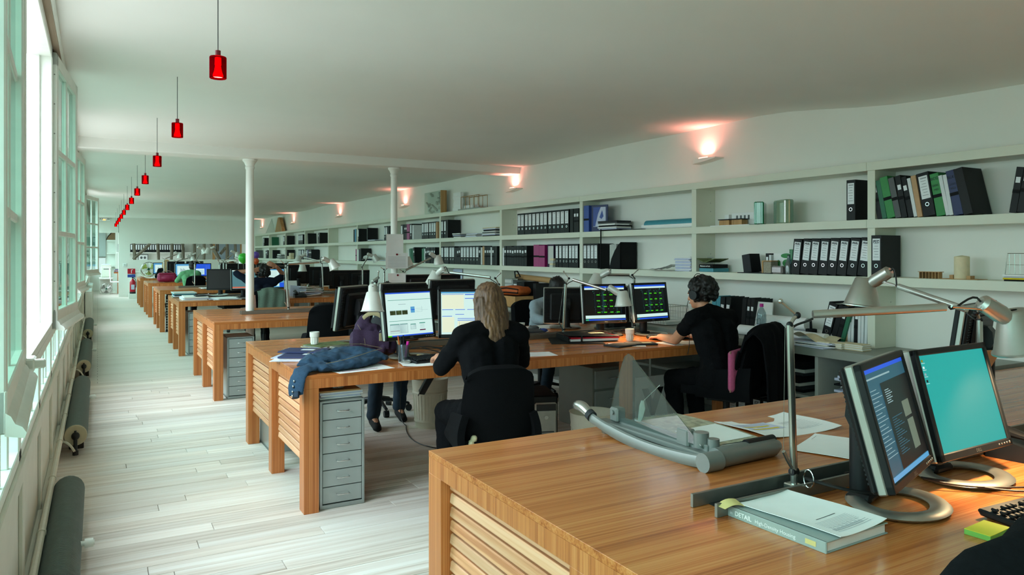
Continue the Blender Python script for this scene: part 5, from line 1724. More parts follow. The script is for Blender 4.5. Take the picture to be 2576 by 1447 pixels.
part('emblem', 'binder_blue', t, lambda q: (q.prism([(.09, .275), (-.02, .275), (.02, .20), (.05, .10), (.06, .06), (.09, .06)], -.0085, -.008, 'yz'), q.prism([(-.04, .24), (-.02, .20), (.0, .16), (-.03, .14), (-.06, .17)], -.0085, -.008, 'yz')))
stack('document_stack', 'stack of flat documents in front of the framed print, top shelf', 'papers', 4.96, 6.529, TOP, .21, .34, .105, 7, ['black_matte', 'paper_cool', 'paper', 'black_matte', 'paper', 'binder_grey', 'charcoal'], jit=.02)
sheet('flat_magazine', 'flat dark magazines between the stack and the rolled poster, top shelf', 'magazine', 4.96, 6.115, TOP, .2, .30, 0, mt='charcoal', th=.008)
t = thing('rolled_poster', 'rolled poster with a turquoise face lying along the top shelf', 'poster', (4.96, 5.619, TOP))
part('roll', 'binder_teal', t, lambda q: q.tube([(0, .36, .048), (0, -.40, .048)], .045, 20)); part('inner_roll', 'paper', t, lambda q: q.tube([(-.02, .40, .03), (-.02, -.40, .03)], .028, 16))
stack('letter_tray', 'black letter tray bulging with papers, top shelf right of the second column', 'letter tray', 4.98, 9.363, TOP, .22, .42, .13, 8, ['black_matte', 'paper_cool', 'paper', 'binder_grey', 'paper', 'black_matte', 'paper_cool', 'paper_cream'], jit=.012)
stack('document_stack', 'low stack of white documents, top shelf right of the second column', 'papers', 4.96, 10.419, TOP, .2, .30, .06, 5, ['paper', 'black_matte', 'paper_cool', 'binder_grey', 'paper'], jit=.015)
stack('document_stack', 'second low stack of documents beside the bulging letter tray', 'papers', 4.96, 9.929, TOP, .2, .36, .05, 5, ['paper_cool', 'paper', 'binder_grey', 'paper'], jit=.015)
stack('document_stack', 'few flat papers at the foot of the wide binder next to the sky blue one', 'papers', 4.95, 14.519, TOP, .2, .45, .03, 3, ['black_matte', 'paper', 'paper_cool'], jit=.02)
# middle shelf
t = thing('wire_model', 'small comb-like wooden bridge model on the middle shelf', 'model', (4.93, 2.980, MID))
part('deck', 'model_wood', t, lambda q: q.box((0, 0, .045), (.05, .15, .004)))
for k in range(7): part('pier', 'model_wood', t, lambda q: q.box((0, -.065 + k * .022, .022), (.04, .004, .043)))
t = thing('tower_model', 'round card tower model with a pale base on the middle shelf', 'model', (4.95, 2.784, MID))
part('tower', 'paper_cream', t, lambda q: q.lathe([(0, 0), (.045, 0), (.045, .145), (.043, .15), (0, .158)], 24)); part('wing', 'model_wood', t, lambda q: (q.box((0, .055, .014), (.05, .025, .028)), q.box((0, -.055, .012), (.05, .025, .024)))); part('base_board', 'kraft', t, lambda q: q.box((0, -.01, .002), (.12, .24, .003)))
t = thing('wire_rack', 'wire letter rack with papers at the right end of the middle shelf', 'rack', (4.95, 2.403, MID))
part('frame', 'chrome', t, lambda q: (q.tube([(-.06, .09, 0), (-.06, .07, .17), (-.06, -.20, .17), (-.06, -.20, 0)], .003, 6), [q.tube([(-.06, .06 - .03 * k, .0), (-.06, .06 - .03 * k, .17)], .0016, 5) for k in range(9)], q.tube([(-.06, .08, .1), (-.06, -.2, .1)], .0016, 5), q.tube([(-.06, .085, .04), (-.06, -.2, .04)], .0016, 5)))
stack('document_stack', 'papers and a dark folder lying in front of the wire letter rack', 'papers', 4.955, 2.390, MID, .17, .22, .04, 4, ['black_matte', 'hilite', 'paper_cool', 'paper'], jit=.01)
stack('book_pile', 'two books lying flat, the upper one black with white lettering, middle shelf', 'books', 4.96, 5.035, MID, .2, .19, .075, 2, ['binder_teal', 'black_matte'], jit=.004, pname='book', rj=1)
text('spine_title', 'Maisons en bois', .02, 'paper', bpy.data.objects[-1] if False else [o for o in bpy.data.objects if o.get('label', '').startswith('two books lying flat')][0], (-.1065, .0, .047), (R(90), 0, R(-90)), 'CENTER', True)
t = thing('open_book', 'dog-eared brown booklet lying half open on the book pile', 'book', (4.95, 5.030, MID + .082))
part('cover', 'foliage_print', t, lambda q: q.grid(lambda u, v: (-.09 + .18 * v, .12 - .22 * u, .006 + .045 * abs(u - .45) * (1.4 if u > .45 else 1.8)), 9, 3, .006))
t = thing('stone_sample', 'dark upright slab sample leaning on the middle shelf', 'sample', (4.97, 4.581, MID), (R(-9), 0, 0)); part('slab', 'charcoal', t, lambda q: q.box((0, 0, .083), (.12, .09, .16), .004)); part('edge', 'black_matte', t, lambda q: q.box((.0, -.047, .083), (.12, .004, .158)))
sheet('flat_folder', 'thin black folder lying flat before the leaning slab, middle shelf', 'folder', 4.95, 4.466, MID, .19, .36, 0, mt='charcoal', th=.006)
row('middle shelf, upright behind the sample jars', 4.423, 4.363, MID, 'tw', 0, .17, x=4.95)
t = thing('plant_card', 'white card with green leaf pictures behind the sample jars', 'card', (5.0, 4.276, MID), (0, 0, R(12))); part('card', 'paper', t, lambda q: q.box((0, 0, .085), (.006, .17, .17))); part('picture', 'binder_green', t, lambda q: (q.ell((-.004, -.03, .09), (.002, .035, .03)), q.ell((-.004, .04, .08), (.002, .02, .035)), q.ell((-.004, -.03, .15), (.002, .05, .02))))
t = thing('green_cup', 'green glass tumbler behind the leaf card', 'cup', (5.05, 4.198, MID + .0)); part('wall', 'block_green', t, lambda q: q.lathe([(0, 0), (.035, 0), (.045, .20), (.04, .20), (.03, .01), (0, .01)], 18)); part('rim', 'binder_green', t, lambda q: q.tube([(.0425 * math.cos(a), .0425 * math.sin(a), .2) for a in [i * math.pi / 10 for i in range(20)]], .003, 6, closed=True))
t = thing('sample_box', 'pale aggregate sample in a wood-sided box, middle shelf', 'sample', (4.92, 4.342, MID)); part('side', 'model_wood', t, lambda q: (q.box((0, .045, .052), (.09, .015, .105), .001), q.box((0, 0, .106), (.09, .10, .008), .001))); part('filling', 'granulate_pale', t, lambda q: q.box((0, -.004, .05), (.085, .08, .1), .002))
t = thing('stone_sample', 'rounded brown gravel block on the middle shelf beside the bottle', 'sample', (4.91, 4.239, MID)); part('block', 'granulate', t, lambda q: q.box((0, 0, .033), (.07, .11, .064), .012)); part('film', 'bag_clear', t, lambda q: q.box((0, 0, .034), (.073, .113, .066), .012))
t = thing('glass_bottle', 'small clear glass bottle half filled with brown seed, middle shelf', 'bottle', (4.90, 4.134, MID)); part('glass', 'bottle_clear', t, lambda q: q.lathe([(0, 0), (.028, 0), (.030, .08), (.014, .13), (.012, .155), (.014, .16), (.010, .16), (.010, .13), (.026, .08), (.025, .004), (0, .004)], 18)); part('seed', 'granulate', t, lambda q: q.lathe([(0, .005), (.0245, .005), (.0255, .075), (.02, .085), (0, .085)], 16))
stack('document_stack', 'tall stack of white and lilac papers, middle shelf left of the upright', 'papers', 4.955, 5.357, MID, .17, .22, .125, 14, ['paper_cool', 'paper', 'paper_cool'], jit=.008, rj=4)
stack('document_stack', 'stack of brownish papers behind the tall lilac stack', 'papers', 5.035, 5.265, MID, .12, .20, .13, 6, ['paper_grey', 'binder_tan', 'paper_grey'], jit=.004)
sheet('flat_magazine', 'printed sheet overhanging the shelf edge under the lilac papers', 'paper', 4.90, 5.560, MID, .15, .42, R(4), mt='paper_grey', prints=[(.2, .1 * i, .4, .1 * i + .05, 'ink_light') for i in range(1, 9)])
t = thing('bubble_wrap', 'crumpled sheet of clear wrap lying beside the lilac papers', 'wrap', (4.98, 5.737, MID)); part('film', 'bag_clear', t, lambda q: q.grid(lambda u, v: (-.06 + .12 * v, .16 - .32 * u, .01 + .05 * u * u + .008 * math.sin(u * 22) * math.sin(v * 9)), 20, 7, .002))
t = thing('magazine_file', 'black magazine file with a pale curved side panel, middle shelf', 'magazine file', (4.87, 6.443, MID)); part('box', 'black_matte', t, lambda q: (q.prism([(0, 0), (.22, 0), (.22, .29), (0, .29)], -.13, -.126, 'xz'), q.box((.11, -.02, .004), (.22, .22, .008)), q.box((.218, -.02, .145), (.004, .22, .29)))); part('front', 'black_matte', t, lambda q: q.prism([(.09, 0), (-.13, 0), (-.13, .285), (-.10, .27), (-.03, .20), (.03, .11), (.06, .03)], 0, .004, 'yz')); part('magazines', 'paper_grey', t, lambda q: [q.box((.11, .065 - .02 * k, .135 + .003 * (k % 3)), (.2, .016, .26), .001) for k in range(6)])
t = thing('portable_clip', 'tall thin black rail standing before the shelf between the stacks', 'rail', (4.84, 6.623, 1.33)); part('rod', 'black_matte', t, lambda q: q.box((0, 0, .22), (.012, .012, .44), .002)); part('foot', 'black_matte', t, lambda q: q.box((.012, 0, .01), (.06, .05, .012), .002))
t = thing('document_box', 'dark plum box with a grey printed sheet beside the magenta ones', 'binder', (4.868, 7.707, MID)); part('cover', 'purple_cloth', t, lambda q: q.box((.11, 0, .14), (.22, .15, .28), .003)); part('sheet', 'paper_grey', t, lambda q: q.box((-.001, -.01, .15), (.001, .12, .22)))
stack('small_box_pile', 'little pile of pale boxes before the plum box, middle shelf', 'boxes', 4.872, 7.652, MID, .05, .08, .12, 4, ['paper_grey', 'paper_cream'], jit=.006, pname='box')
stack('document_stack', 'small leaning stack of grey papers among the far binders, middle shelf', 'papers', 4.90, 23.151, MID, .15, .5, .16, 7, ['paper_grey', 'charcoal', 'paper'], jit=.03)
for i, (px_, zz) in enumerate(((21.665, 0), (21.565, .09))):
    t = thing('small_box', ('lower', 'upper')[i] + ' small white box among the far binders, middle shelf', 'box', (4.85, px_, MID + zz)); part('carton', 'paper_cream', t, lambda q: q.box((0, 0, .044), (.10, .42 - .2 * i, .086), .003)); part('label', 'paper_grey', t, lambda q: q.box((-.051, 0, .05), (.001, .1, .03)))
t = thing('desk_clip_lamp', 'grey cradle device lying on papers, middle shelf behind the dark monitors', 'device', (4.90, 14.773, MID + .03)); part('head', 'paper_grey', t, lambda q: q.tube([(0, .25, .05), (0, .0, .07), (0, -.5, .03)], [(.04, .05), (.05, .06), (.02, .03)], 10)); part('arm', 'binder_grey', t, lambda q: q.tube([(-.02, .25, .05), (-.04, .3, .0)], .02, 8))
stack('document_stack', 'flat papers under the grey cradle device, middle shelf', 'papers', 4.97, 14.152, MID, .2, 1.6, .03, 3, ['paper', 'paper_cream', 'paper_cool'], jit=.01)

# models on top of the bookcase
t = thing('relief_model', 'clear boxed white site model with a wooden edge leaning on top of the bookcase', 'model', (4.98, 11.556, 2.165))
part('back_board', 'paper', t, lambda q: q.box((.03, 0, .19), (.02, .72, .38), .002)); part('wood_edge', 'model_wood', t, lambda q: q.box((0, -.375, .19), (.10, .035, .38), .002))
part('cover', 'acrylic', t, lambda q: q.box((-.03, 0, .19), (.004, .72, .38)))
rr = random.Random(21)
for k in range(14):
    part('volume', 'paper_grey', t, lambda q: q.box((.005, rr.uniform(-.28, .3), rr.uniform(.04, .34)), (.03, rr.uniform(.03, .16), rr.uniform(.012, .05)), 0, (R(rr.choice((0, 25, 60, -35))), 0, 0)))
t = thing('paper_model', 'folded white paper relief model beside the boxed site model', 'model', (4.99, 10.686, 2.165))
for k in range(5): part('fold', 'paper', t, lambda q: q.prism([(-.18, 0), (.10 - .02 * (k % 2), 0), (.12 - .03 * (k % 3), .06), (-.18, .06)], -.02, .03 - .008 * (k % 2), 'yz')) .location.z = .061 * k
t = thing('frame_model', 'brass wire frame model of open cubes on a grey base, on top of the bookcase', 'model', (4.99, 10.065, 2.165))
part('base', 'alu_dull', t, lambda q: q.box((0, -.02, .012), (.2, .78, .022), .002))
for k in range(5):
    y_ = .32 - .155 * k
    part('portal', 'model_wood', t, lambda q: q.tube([(-.07, y_, .02), (-.07, y_, .21), (.07, y_, .21), (.07, y_, .02)], .005, 6))
part('tie', 'model_wood', t, lambda q: (q.tube([(-.07, .32, .21), (-.07, -.30, .21)], .005, 6), q.tube([(.07, .32, .21), (.07, -.30, .21)], .005, 6)))
part('block', 'paper', t, lambda q: q.box((0, .1, .05), (.1, .3, .05), .002))
t = thing('prism_model', 'tall wooden wedge model behind a clear triangular sheet on the far end of the bookcase', 'model', (4.98, 23.786, 2.165))
part('wedge', 'model_wood', t, lambda q: (q.prism([(-.55, 0), (.55, 0), (.1, .46), (-.12, .46)], -.03, .07, 'yz')))
part('clear_sheet', 'acrylic', t, lambda q: q.prism([(.4, 0), (1.9, 0), (.9, .46)], -.05, -.045, 'yz'))
part('sheet_edge', 'paper_grey', t, lambda q: q.tube([(-.05, 1.9, 0), (-.05, .9, .46), (-.05, .4, 0)], .006, 5))

# ---------------------------------------------------------------- things on the counter
t = thing('orange_bag', 'orange and black zipped bag on a brown box at the counter', 'bag', (4.72, 8.35, .96), (0, 0, R(15))); bg = MB(); bg.box((0, 0, .06), (.26, .44, .11), .04); bg.ell((0, 0, .08), (.13, .2, .05)); obj('body', fused(bg, .014, 3, 'body', 'orange_bag'), t); part('piping', 'black_matte', t, lambda q: q.tube([(-.135, -.2, .04), (-.14, 0, .045), (-.135, .2, .04), (-.13, .2, .085), (-.14, 0, .10), (-.13, -.2, .085)], .008, 6, closed=True))
t = thing('carton', 'brown cardboard box under the orange bag', 'box', (4.74, 8.35, .82)); part('box', 'kraft', t, lambda q: q.box((0, 0, .07), (.3, .5, .138), .004)); part('flap', 'kraft', t, lambda q: q.box((0, 0, .137), (.28, .48, .004)))
t = thing('drawer_tower', 'small pale grey plastic drawer tower on the counter beside the upright', 'drawers', (4.86, 8.755, .82)); part('case', 'steel_grey', t, lambda q: q.box((.1, 0, .17), (.2, .22, .34), .004))
for k in range(5): part('drawer', 'paper_grey', t, lambda q: q.box((-.004, 0, .045 + .065 * k), (.012, .19, .045), .006))
row('counter, right of the grey drawer tower', 8.635, 8.156, .82, 'wwttt', 0, .31, x=4.86)
binder('b', 4.86, 8.077, .82, .07, 0, 'wide black box with a white card, on the counter under the cardboard tube', .30)
t = thing('mailing_tube', 'brown cardboard tube with a cap lying on the boxes above the counter', 'tube', (4.97, 8.186, 1.16)); part('tube', 'cardtube', t, lambda q: q.tube([(0, .52, .03), (0, -.42, .0)], .036, 18)); part('cap', 'kraft', t, lambda q: q.tube([(0, -.40, .0), (0, -.47, -.002)], .039, 18))
t = thing('hole_punch', 'black heavy-duty hole punch on top of the boxes by the cardboard tube', 'hole punch', (4.89, 8.570, 1.145)); part('base', 'alu_dull', t, lambda q: q.box((0, 0, .012), (.08, .15, .022), .003)); part('lever', 'black_plastic', t, lambda q: q.tube([(0, .05, .03), (0, .07, .115), (0, .0, .12), (0, -.08, .05), (0, .02, .035)], .010, 8))
for i in range(2):
    t = thing('wire_basket', ('left', 'right')[i] + ' chrome wire basket on the counter behind the headphones woman\'s screens', 'basket', (4.80, 5.95 - .42 * i, .82)); 
    def wb(q):
        for zz in (.01, .06, .12, .18):
            q.tube([(-.14, -.18, zz), (.14, -.18, zz), (.14, .18, zz), (-.14, .18, zz)], .003 if zz > .15 else .0016, 5, closed=True)
        for k in range(11):
            u = -.18 + .036 * k
            q.tube([(-.14, u, .18), (-.14, u, .01), (.14, u, .01), (.14, u, .18)], .0015, 4)
    part('wires', 'chrome', t, wb)
    part('papers', 'paper', t, lambda q: q.box((0, 0, .02), (.24, .3, .03), .003))
row('counter, behind the woman with headphones', 4.920, 4.700, .82, 'cctt', -5, .30, x=4.80)
row('counter, behind the water bottle', 4.563, 4.436, .82, 'btt', -6, .31, x=4.80)
t = thing('water_bottle', 'clear plastic water bottle with a magenta cap and pale label on the counter', 'bottle', (4.66, 4.20, .82)); part('body', 'bottle_clear', t, lambda q: q.lathe([(0, 0), (.036, 0), (.038, .01), (.036, .03), (.038, .05), (.038, .11), (.036, .13), (.038, .15), (.036, .17), (.037, .19), (.033, .21), (.016, .245), (.013, .25), (.013, .262)], 20)); part('cap', 'magenta_pen', t, lambda q: q.lathe([(.015, .255), (.015, .28), (0, .28)], 16)); part('label', 'paper_cool', t, lambda q: q.lathe([(.0388, .05), (.0388, .115)], 20))
t = thing('brochure', 'white brochure with a chain photo standing on the counter right of the bottle', 'magazine', (4.83, 4.372, .82), (0, R(6), 0)); part('cover', 'paper', t, lambda q: q.box((0, 0, .14), (.012, .23, .28), .001)); part('photo', 'paper_grey', t, lambda q: [q.tube([(-.0075, .06 - .045 * k + .02 * math.cos(a), .11 + .03 * math.sin(a)) for a in [i * math.pi / 6 for i in range(12)]], .004, 5, closed=True) for k in range(3)])
def roll(label, y0, y1, z, r, x, mt='paper'):
    t = thing('paper_roll', label, 'paper roll', (x, 0, z)); part('roll', mt, t, lambda q: q.tube([(0, y0, r), (.01, y1, r)], r, 18)); part('end', 'paper_grey', t, lambda q: q.tube([(0, y0 + .001, r), (0, y0 + .002, r)], r * .8, 14))
roll('upper thick paper roll on the counter before the brochure', 4.32, 3.90, .90, .05, 4.83)
roll('long paper roll lying along the counter, left one', 4.5, 3.66, .82, .042, 4.74)
roll('long paper roll lying along the counter, right one nearer the wall', 4.42, 3.70, .82, .045, 4.90)
row('counter, leaning left of the upright', 3.809, 3.614, .82, 'LbtG', -16, .31, x=4.86)
row('counter, upright group with tabs', 3.641, 3.430, .82, 'wkwwtwww', -2, .31, x=4.88)
for i, (m_, p_) in enumerate((('hilite', 3.560), ('magenta_pen', 3.462))):
    t = thing('index_tab', ('yellow', 'magenta')[i] + ' paper tab sticking up from the folders on the counter', 'tab', (4.90, p_, 1.132)); part('tab', m_, t, lambda q: q.box((0, 0, .02), (.002, .045, .045), .0005)); part('stem', m_, t, lambda q: q.box((0, .01, -.005), (.0015, .02, .02)))
t = thing('pen_holder', 'black mesh pen holder beside the leaning folders on the counter', 'pen cup', (4.82, 3.853, .82)); part('cup', 'black_matte', t, lambda q: q.lathe([(0, 0), (.04, 0), (.042, .10), (.038, .10), (.036, .006), (0, .006)], 16))
for k in range(4): part('pen', 'black_plastic', t, lambda q: q.cyl((.01 * k - .015, .0, .01), (.02 * k - .03, .012 * (k - 1), .16), .004, n=6))
for k in range(3): sheet('printed_sheet', ('lowest', 'middle', 'topmost')[k] + ' loose lilac sheet standing in the pen holder corner of the counter', 'paper', 4.95, 3.816 + .05 * k, .84 + .01 * k, .2, .28, R(10 + 12 * k), mt='paper_cool', lines=8)
stack('magazine_pile', 'fanned magazines at the front edge of the counter near the pen holder', 'magazines', 4.66, 3.735, .82, .22, .50, .035, 5, ['paper_cool', 'paper', 'charcoal', 'paper', 'paper_cool'], jit=.03, rj=9)
stack('magazine_pile', 'open magazines spread at the left along the counter edge', 'magazines', 4.68, 4.009, .82, .24, .46, .018, 3, ['paper', 'paper_grey', 'paper'], jit=.03, rj=9)
for i, p_ in enumerate((2098, 2122, 2152)):
    stack('card_blocks', ('left', 'middle', 'right')[i] + ' stack of cream card tabs on the counter edge before the folders', 'cards', 4.63 + .03 * i, {2098: 3.689, 2122: 3.607, 2152: 3.507}[p_] - .12, .82, .10, .11 if i < 2 else .2, .045, 7, ['paper_cream', 'paper'], jit=.004, pname='card')
t = thing('crumpled_map', 'crumpled cream tracing paper on the magazines by the folders', 'paper', (4.68, 3.735 - .03, .86)); part('sheet', 'paper_cream', t, lambda q: q.grid(lambda u, v: (-.1 + .2 * v, .15 - .32 * u, .02 + .03 * math.sin(u * 5) * (1 - v) + .01 * math.sin(v * 9 + u * 7)), 14, 9, .001))
sheet('printed_sheet', 'single white sheet on the bare grey counter behind the turned-aside monitor', 'paper', 4.85, 3.02, .82, .2, .28, R(5))
# contents of the low cabinet
stack('document_stack', 'slumped stack of lilac bound papers in the cabinet under the counter', 'papers', 4.80, 3.20, .452, .42, .52, .19, 11, ['paper_cool', 'paper', 'black_matte', 'paper_cool', 'paper_cool'], jit=.03, rj=5)
stack('document_stack', 'dark flat folders in the cabinet left of the lilac papers', 'papers', 4.82, 4.10, .452, .44, .7, .22, 9, ['black_matte', 'charcoal', 'paper_grey', 'black_matte'], jit=.02)
row('lower cabinet compartment left of the divider', 4.52, 3.66, .06, 'LLbLLbLbLL', 0, .29, x=4.62)
row('lower cabinet compartment right of the divider', 3.55, 3.0, .06, 'LbLLb', 0, .29, x=4.62)
for o in [o for o in bpy.data.objects if o.type == 'EMPTY' and 'lower cabinet compartment left' in o.get('label', '') and 'wide white-labelled' in o['label']]:
    text('label_title', 'AUL', .024, 'ink', o, (-.0022, .0, .235), (R(90), 0, R(-90)), 'CENTER', True)

# ---------------------------------------------------------------- wall uplights
for i, y in enumerate((1.3, 5.26, 9.0, 13.24, 17.57, 22.4, 27.2)):
    t = thing('wall_uplight', 'small curved plaster uplight high on the right wall, %s from the camera' % ORD[i], 'wall lamp', (XR, y, 2.375), group='wall uplights')
    part('tray', 'wall_white', t, lambda q: q.prism([(-.20, .02), (-.05, .0), (.10, -.012), (.10, .03), (-.05, .035), (-.20, .03)], -.11, 0, 'yz'))
    part('lip', 'binder_tan', t, lambda q: q.box((-.055, .101, .009), (.108, .003, .038)))
    part('tube_lamp', 'sconce_lamp', t, lambda q: q.cyl((-.06, -.05, .043), (-.06, .06, .043), .007, n=8))
    ld = bpy.data.lights.new('uplight', 'AREA'); ld.shape = 'RECTANGLE'; ld.size = .05; ld.size_y = .12; ld.energy = 1.8; ld.color = (1, .29, .23); ld.spread = R(135)
    lo = bpy.data.objects.new('uplight', ld); COL.objects.link(lo); lo.parent = t
    lo.location = (-.06, 0, .055); lo.rotation_euler = (R(180), 0, 0)
# ---------------------------------------------------------------- people
def lerp(a, b, t): return Vector(a) * (1 - t) + Vector(b) * t
def hand(q, w, d, up, side, curl=.35, sc=1.0):
    """palm from wrist w along d; up = back of the hand; side +1 thumb towards cross(d, up)"""
    w = Vector(w); d = Vector(d).normalized(); up = Vector(up); up = (up - d * up.dot(d)).normalized(); s = d.cross(up) * side
    L = .085 * sc
    for k in (-.5, 0, .5):
        q.cap(w + s * (k * .03 * sc), w + d * L + s * (k * .055 * sc), .013 * sc, .012 * sc, 8)
    q.cap(w + d * L * .5 - s * .018 * sc, w + d * L * .5 + s * .018 * sc, .013 * sc, None, 8)
    for i, (off, ln) in enumerate(((.030, .070), (.010, .080), (-.010, .074), (-.029, .058))):
        p0 = w + d * L + s * off * sc
        a = curl * .5
        p1 = p0 + (d * math.cos(a) - up * math.sin(a) + s * off * 3) * (ln * .42 * sc)
        a = curl * 1.3
        p2 = p1 + (d * math.cos(a) - up * math.sin(a)) * (ln * .32 * sc)
        a = curl * 2.0
        p3 = p2 + (d * math.cos(a) - up * math.sin(a)) * (ln * .26 * sc)
        q.cap(p0, p1, .0095 * sc, .009 * sc, 8); q.cap(p1, p2, .009 * sc, .0082 * sc, 8); q.cap(p2, p3, .0082 * sc, .0072 * sc, 8)
    t0 = w + d * L * .3 + s * .026 * sc
    t1 = t0 + (d * .55 + s * .8 - up * .15).normalized() * .036 * sc
    t2 = t1 + (d * .85 + s * .35 - up * .3).normalized() * .032 * sc
    q.cap(t0, t1, .0115 * sc, .010 * sc, 8); q.cap(t1, t2, .010 * sc, .0085 * sc, 8)

def head(q, c, f, tilt=0):
    """c: centre of the skull, f: facing"""
    f = Vector(f).normalized(); r = f.cross(Vector((0, 0, 1))).normalized(); u = r.cross(f).normalized()
    M = Matrix((r, f, u)).transposed().to_4x4(); M.translation = Vector(c)
    q.T = M
    q.ell((0, -.008, .02), (.072, .092, .092), 16, 12)
    q.ell((0, .028, -.045), (.055, .058, .07), 14, 10)
    q.ell((0, .062, -.085), (.026, .022, .022), 10, 8)
    q.cap((0, .086, -.0), (0, .102, -.032), .009, .013, 8)
    q.ell((0, .088, -.062), (.022, .008, .008), 10, 6)
    for s in (-1, 1):
        q.ell((s * .073, -.006, -.012), (.010, .02, .03), 8, 6)
        q.ell((s * .03, .075, .012), (.022, .012, .008), 8, 6)
    q.T = None
    return M

def person(label, J, top='black_fabric', legs='black_fabric', skin='skin', voxel=.010, sleeve=.5, hair=None, hand_up=(0, 0, 1), shoes='black_matte', curl=(.35, .35), pants_to=.92, thumb=(1, -1), legs_on=True):
    """J: joint positions in world space; the body is one fused skin, clothes are shells over it"""
    J = {k: Vector(v) for k, v in J.items()}
    o0 = Vector((J['pelvis'].x, J['pelvis'].y, 0))
    for k in J:
        if k not in ('face', 'dirL', 'dirR', 'upL', 'upR'): J[k] = J[k] - o0
    pel, ch, nk, hd = J['pelvis'], J['chest'], J['neck'], J['head']
    fc = J['face'].normalized()
    sL, sR = J['shL'], J['shR']
    rt = (sR - sL).normalized()
    b = MB()
    M = head(b, hd, fc)
    b.cap(nk - Vector((0, 0, .03)), hd - Vector((0, 0, .06)) - fc * .01, .05, .046)
    hips = [pel - rt * .09, pel + rt * .09]
    def torso(q, g=0.):
        q.cap(hips[0], hips[1], .115 + g)
        q.cap(lerp(pel, ch, .05) - rt * .06, lerp(pel, ch, .55) - rt * .055, .10 + g, .092 + g)
        q.cap(lerp(pel, ch, .05) + rt * .06, lerp(pel, ch, .55) + rt * .055, .10 + g, .092 + g)
        q.cap(lerp(pel, ch, .5) - rt * .055, ch - rt * .075, .095 + g, .10 + g)
        q.cap(lerp(pel, ch, .5) + rt * .055, ch + rt * .075, .095 + g, .10 + g)
        q.cap(sL + rt * .03, sR - rt * .03, .062 + g)
        q.cap(lerp(sL, sR, .5), nk, .06 + g, .052 + g * .6)
        for s in (sL, sR):
            q.cap(s, lerp(nk, s, .25), .055 + g, .05 + g * .6)
    torso(b)
    for a in 'LR':
        b.cap(J['sh' + a], J['el' + a], .048, .04); b.cap(J['el' + a], J['wr' + a], .040, .026)
        hand(b, J['wr' + a], J['dir' + a], J.get('up' + a, Vector(hand_up)), thumb[0 if a == 'L' else 1], curl[0 if a == 'L' else 1])
    if legs_on:
        for i, a in enumerate('LR'):
            b.cap(hips[i], J['kn' + a], .088, .058); b.cap(J['kn' + a], J['an' + a], .056, .036)
            b.cap(J['an' + a] + Vector((0, 0, -.03)), J['an' + a] + fc * .14 + Vector((0, 0, -.055)), .034, .03)
    root = obj('person', fused(b, voxel, 3, 'person', skin), None, o0, label=label, cat='person')
    # clothing
    c = MB(); torso(c, .012)
    for a in 'LR':
        k = sleeve if not isinstance(sleeve, tuple) else sleeve[0]
        if k <= 1:
            c.cap(J['sh' + a], lerp(J['sh' + a], J['el' + a], k), .062, .062 - .008 * k)
        else:
            c.cap(J['sh' + a], J['el' + a], .062, .054); c.cap(J['el' + a], lerp(J['el' + a], J['wr' + a], k - 1), .054, .042)
    obj('top', crumple(fused(c, max(voxel, .011), 3, 'top', top), .008, 11, 11, 17, pel.x + o0.y), root)
    if legs_on:
        c = MB(); c.cap(hips[0], hips[1], .125)
        for i, a in enumerate('LR'):
            c.cap(hips[i], J['kn' + a], .10, .074); c.cap(J['kn' + a], lerp(J['kn' + a], J['an' + a], pants_to), .074, .062)
        obj('trousers', crumple(fused(c, .014, 3, 'trousers', legs), .007, 14, 14, 18, o0.x), root)
        for a in 'LR':
            s = MB(); an = J['an' + a]
            s.cap(an + Vector((0, 0, -.05)), an + fc * .15 + Vector((0, 0, -.062)), .046, .038)
            s.cap(an + Vector((0, 0, .035)), an + Vector((0, 0, -.05)), .043, .046)
            s.v = [(x, y, max(z, .0)) for x, y, z in s.v]
            obj('shoe', fused(s, .012, 2, 'shoe', shoes), root)
    e = MB(); e.T = M
    for s in (-1, 1):
        e.use('porcelain').ell((s * .03, .077, -.002), (.012, .009, .008), 10, 8)
        e.use('hair_black').ell((s * .03, .0845, -.002), (.005, .003, .005), 8, 6)
    e.T = None
    e.build('eyes', None, root, smooth=60)
    e = MB(); e.T = M; e.ell((0, .094, -.062), (.02, .005, .005), 10, 6); e.T = None
    e.build('lips', 'cloth_pink', root, smooth=60)
    if hair:
        hair(root, M)
    return root

def hair_long(mt, length=.34, sway=0., back=.02):
    def f(root, M):
        q = MB(); q.T = M
        q.ell((0, -.022, .03), (.088, .100, .098), 16, 12)
        q.ell((0, -.065, -.05), (.085, .06, .12), 14, 10)
        n = 9
        for i in range(n):
            a = -1 + 2 * i / (n - 1)
            x0 = a * .078
            y0 = -.03 - .055 * math.sqrt(max(0, 1 - a * a))
            l = length * (1 - .18 * a * a + .05 * math.sin(i * 2.3))
            q.tube([(x0, y0, .03), (x0 * 1.02, y0 - .02, -.08), (x0 * .9 + sway * .4, y0 - .03 - back, -.08 - l * .5), (x0 * .68 + sway, y0 - .025 - back, -.08 - l)], [(.03, .026), (.032, .028), (.028, .024), (.006, .006)], 8)
        q.T = None
        obj('hair', crumple(fused(q, .006, 2, 'hair', mt), .006, 75, 75, 7), root)
    return f
def hair_curly(mt, r=1.0):
    def f(root, M):
        q = MB(); q.T = M
        q.ell((0, -.03, .028), (.092, .102, .100), 16, 12)
        rr = random.Random(4)
        for i in range(190):
            u, v = rr.uniform(0, 2 * math.pi), rr.uniform(-.75, 1)
            s = math.sqrt(max(0, 1 - v * v))
            p = Vector((.098 * s * math.cos(u), -.034 + .108 * s * math.sin(u), .022 + .108 * v)) * r
            if p.y > .045 and p.z < .055: continue
            k = rr.uniform(.011, .019)
            q.ell(p, (k, k, k), 8, 6)
        q.T = None
        obj('hair', fused(q, .0065, 1, 'hair', mt), root)
    return f
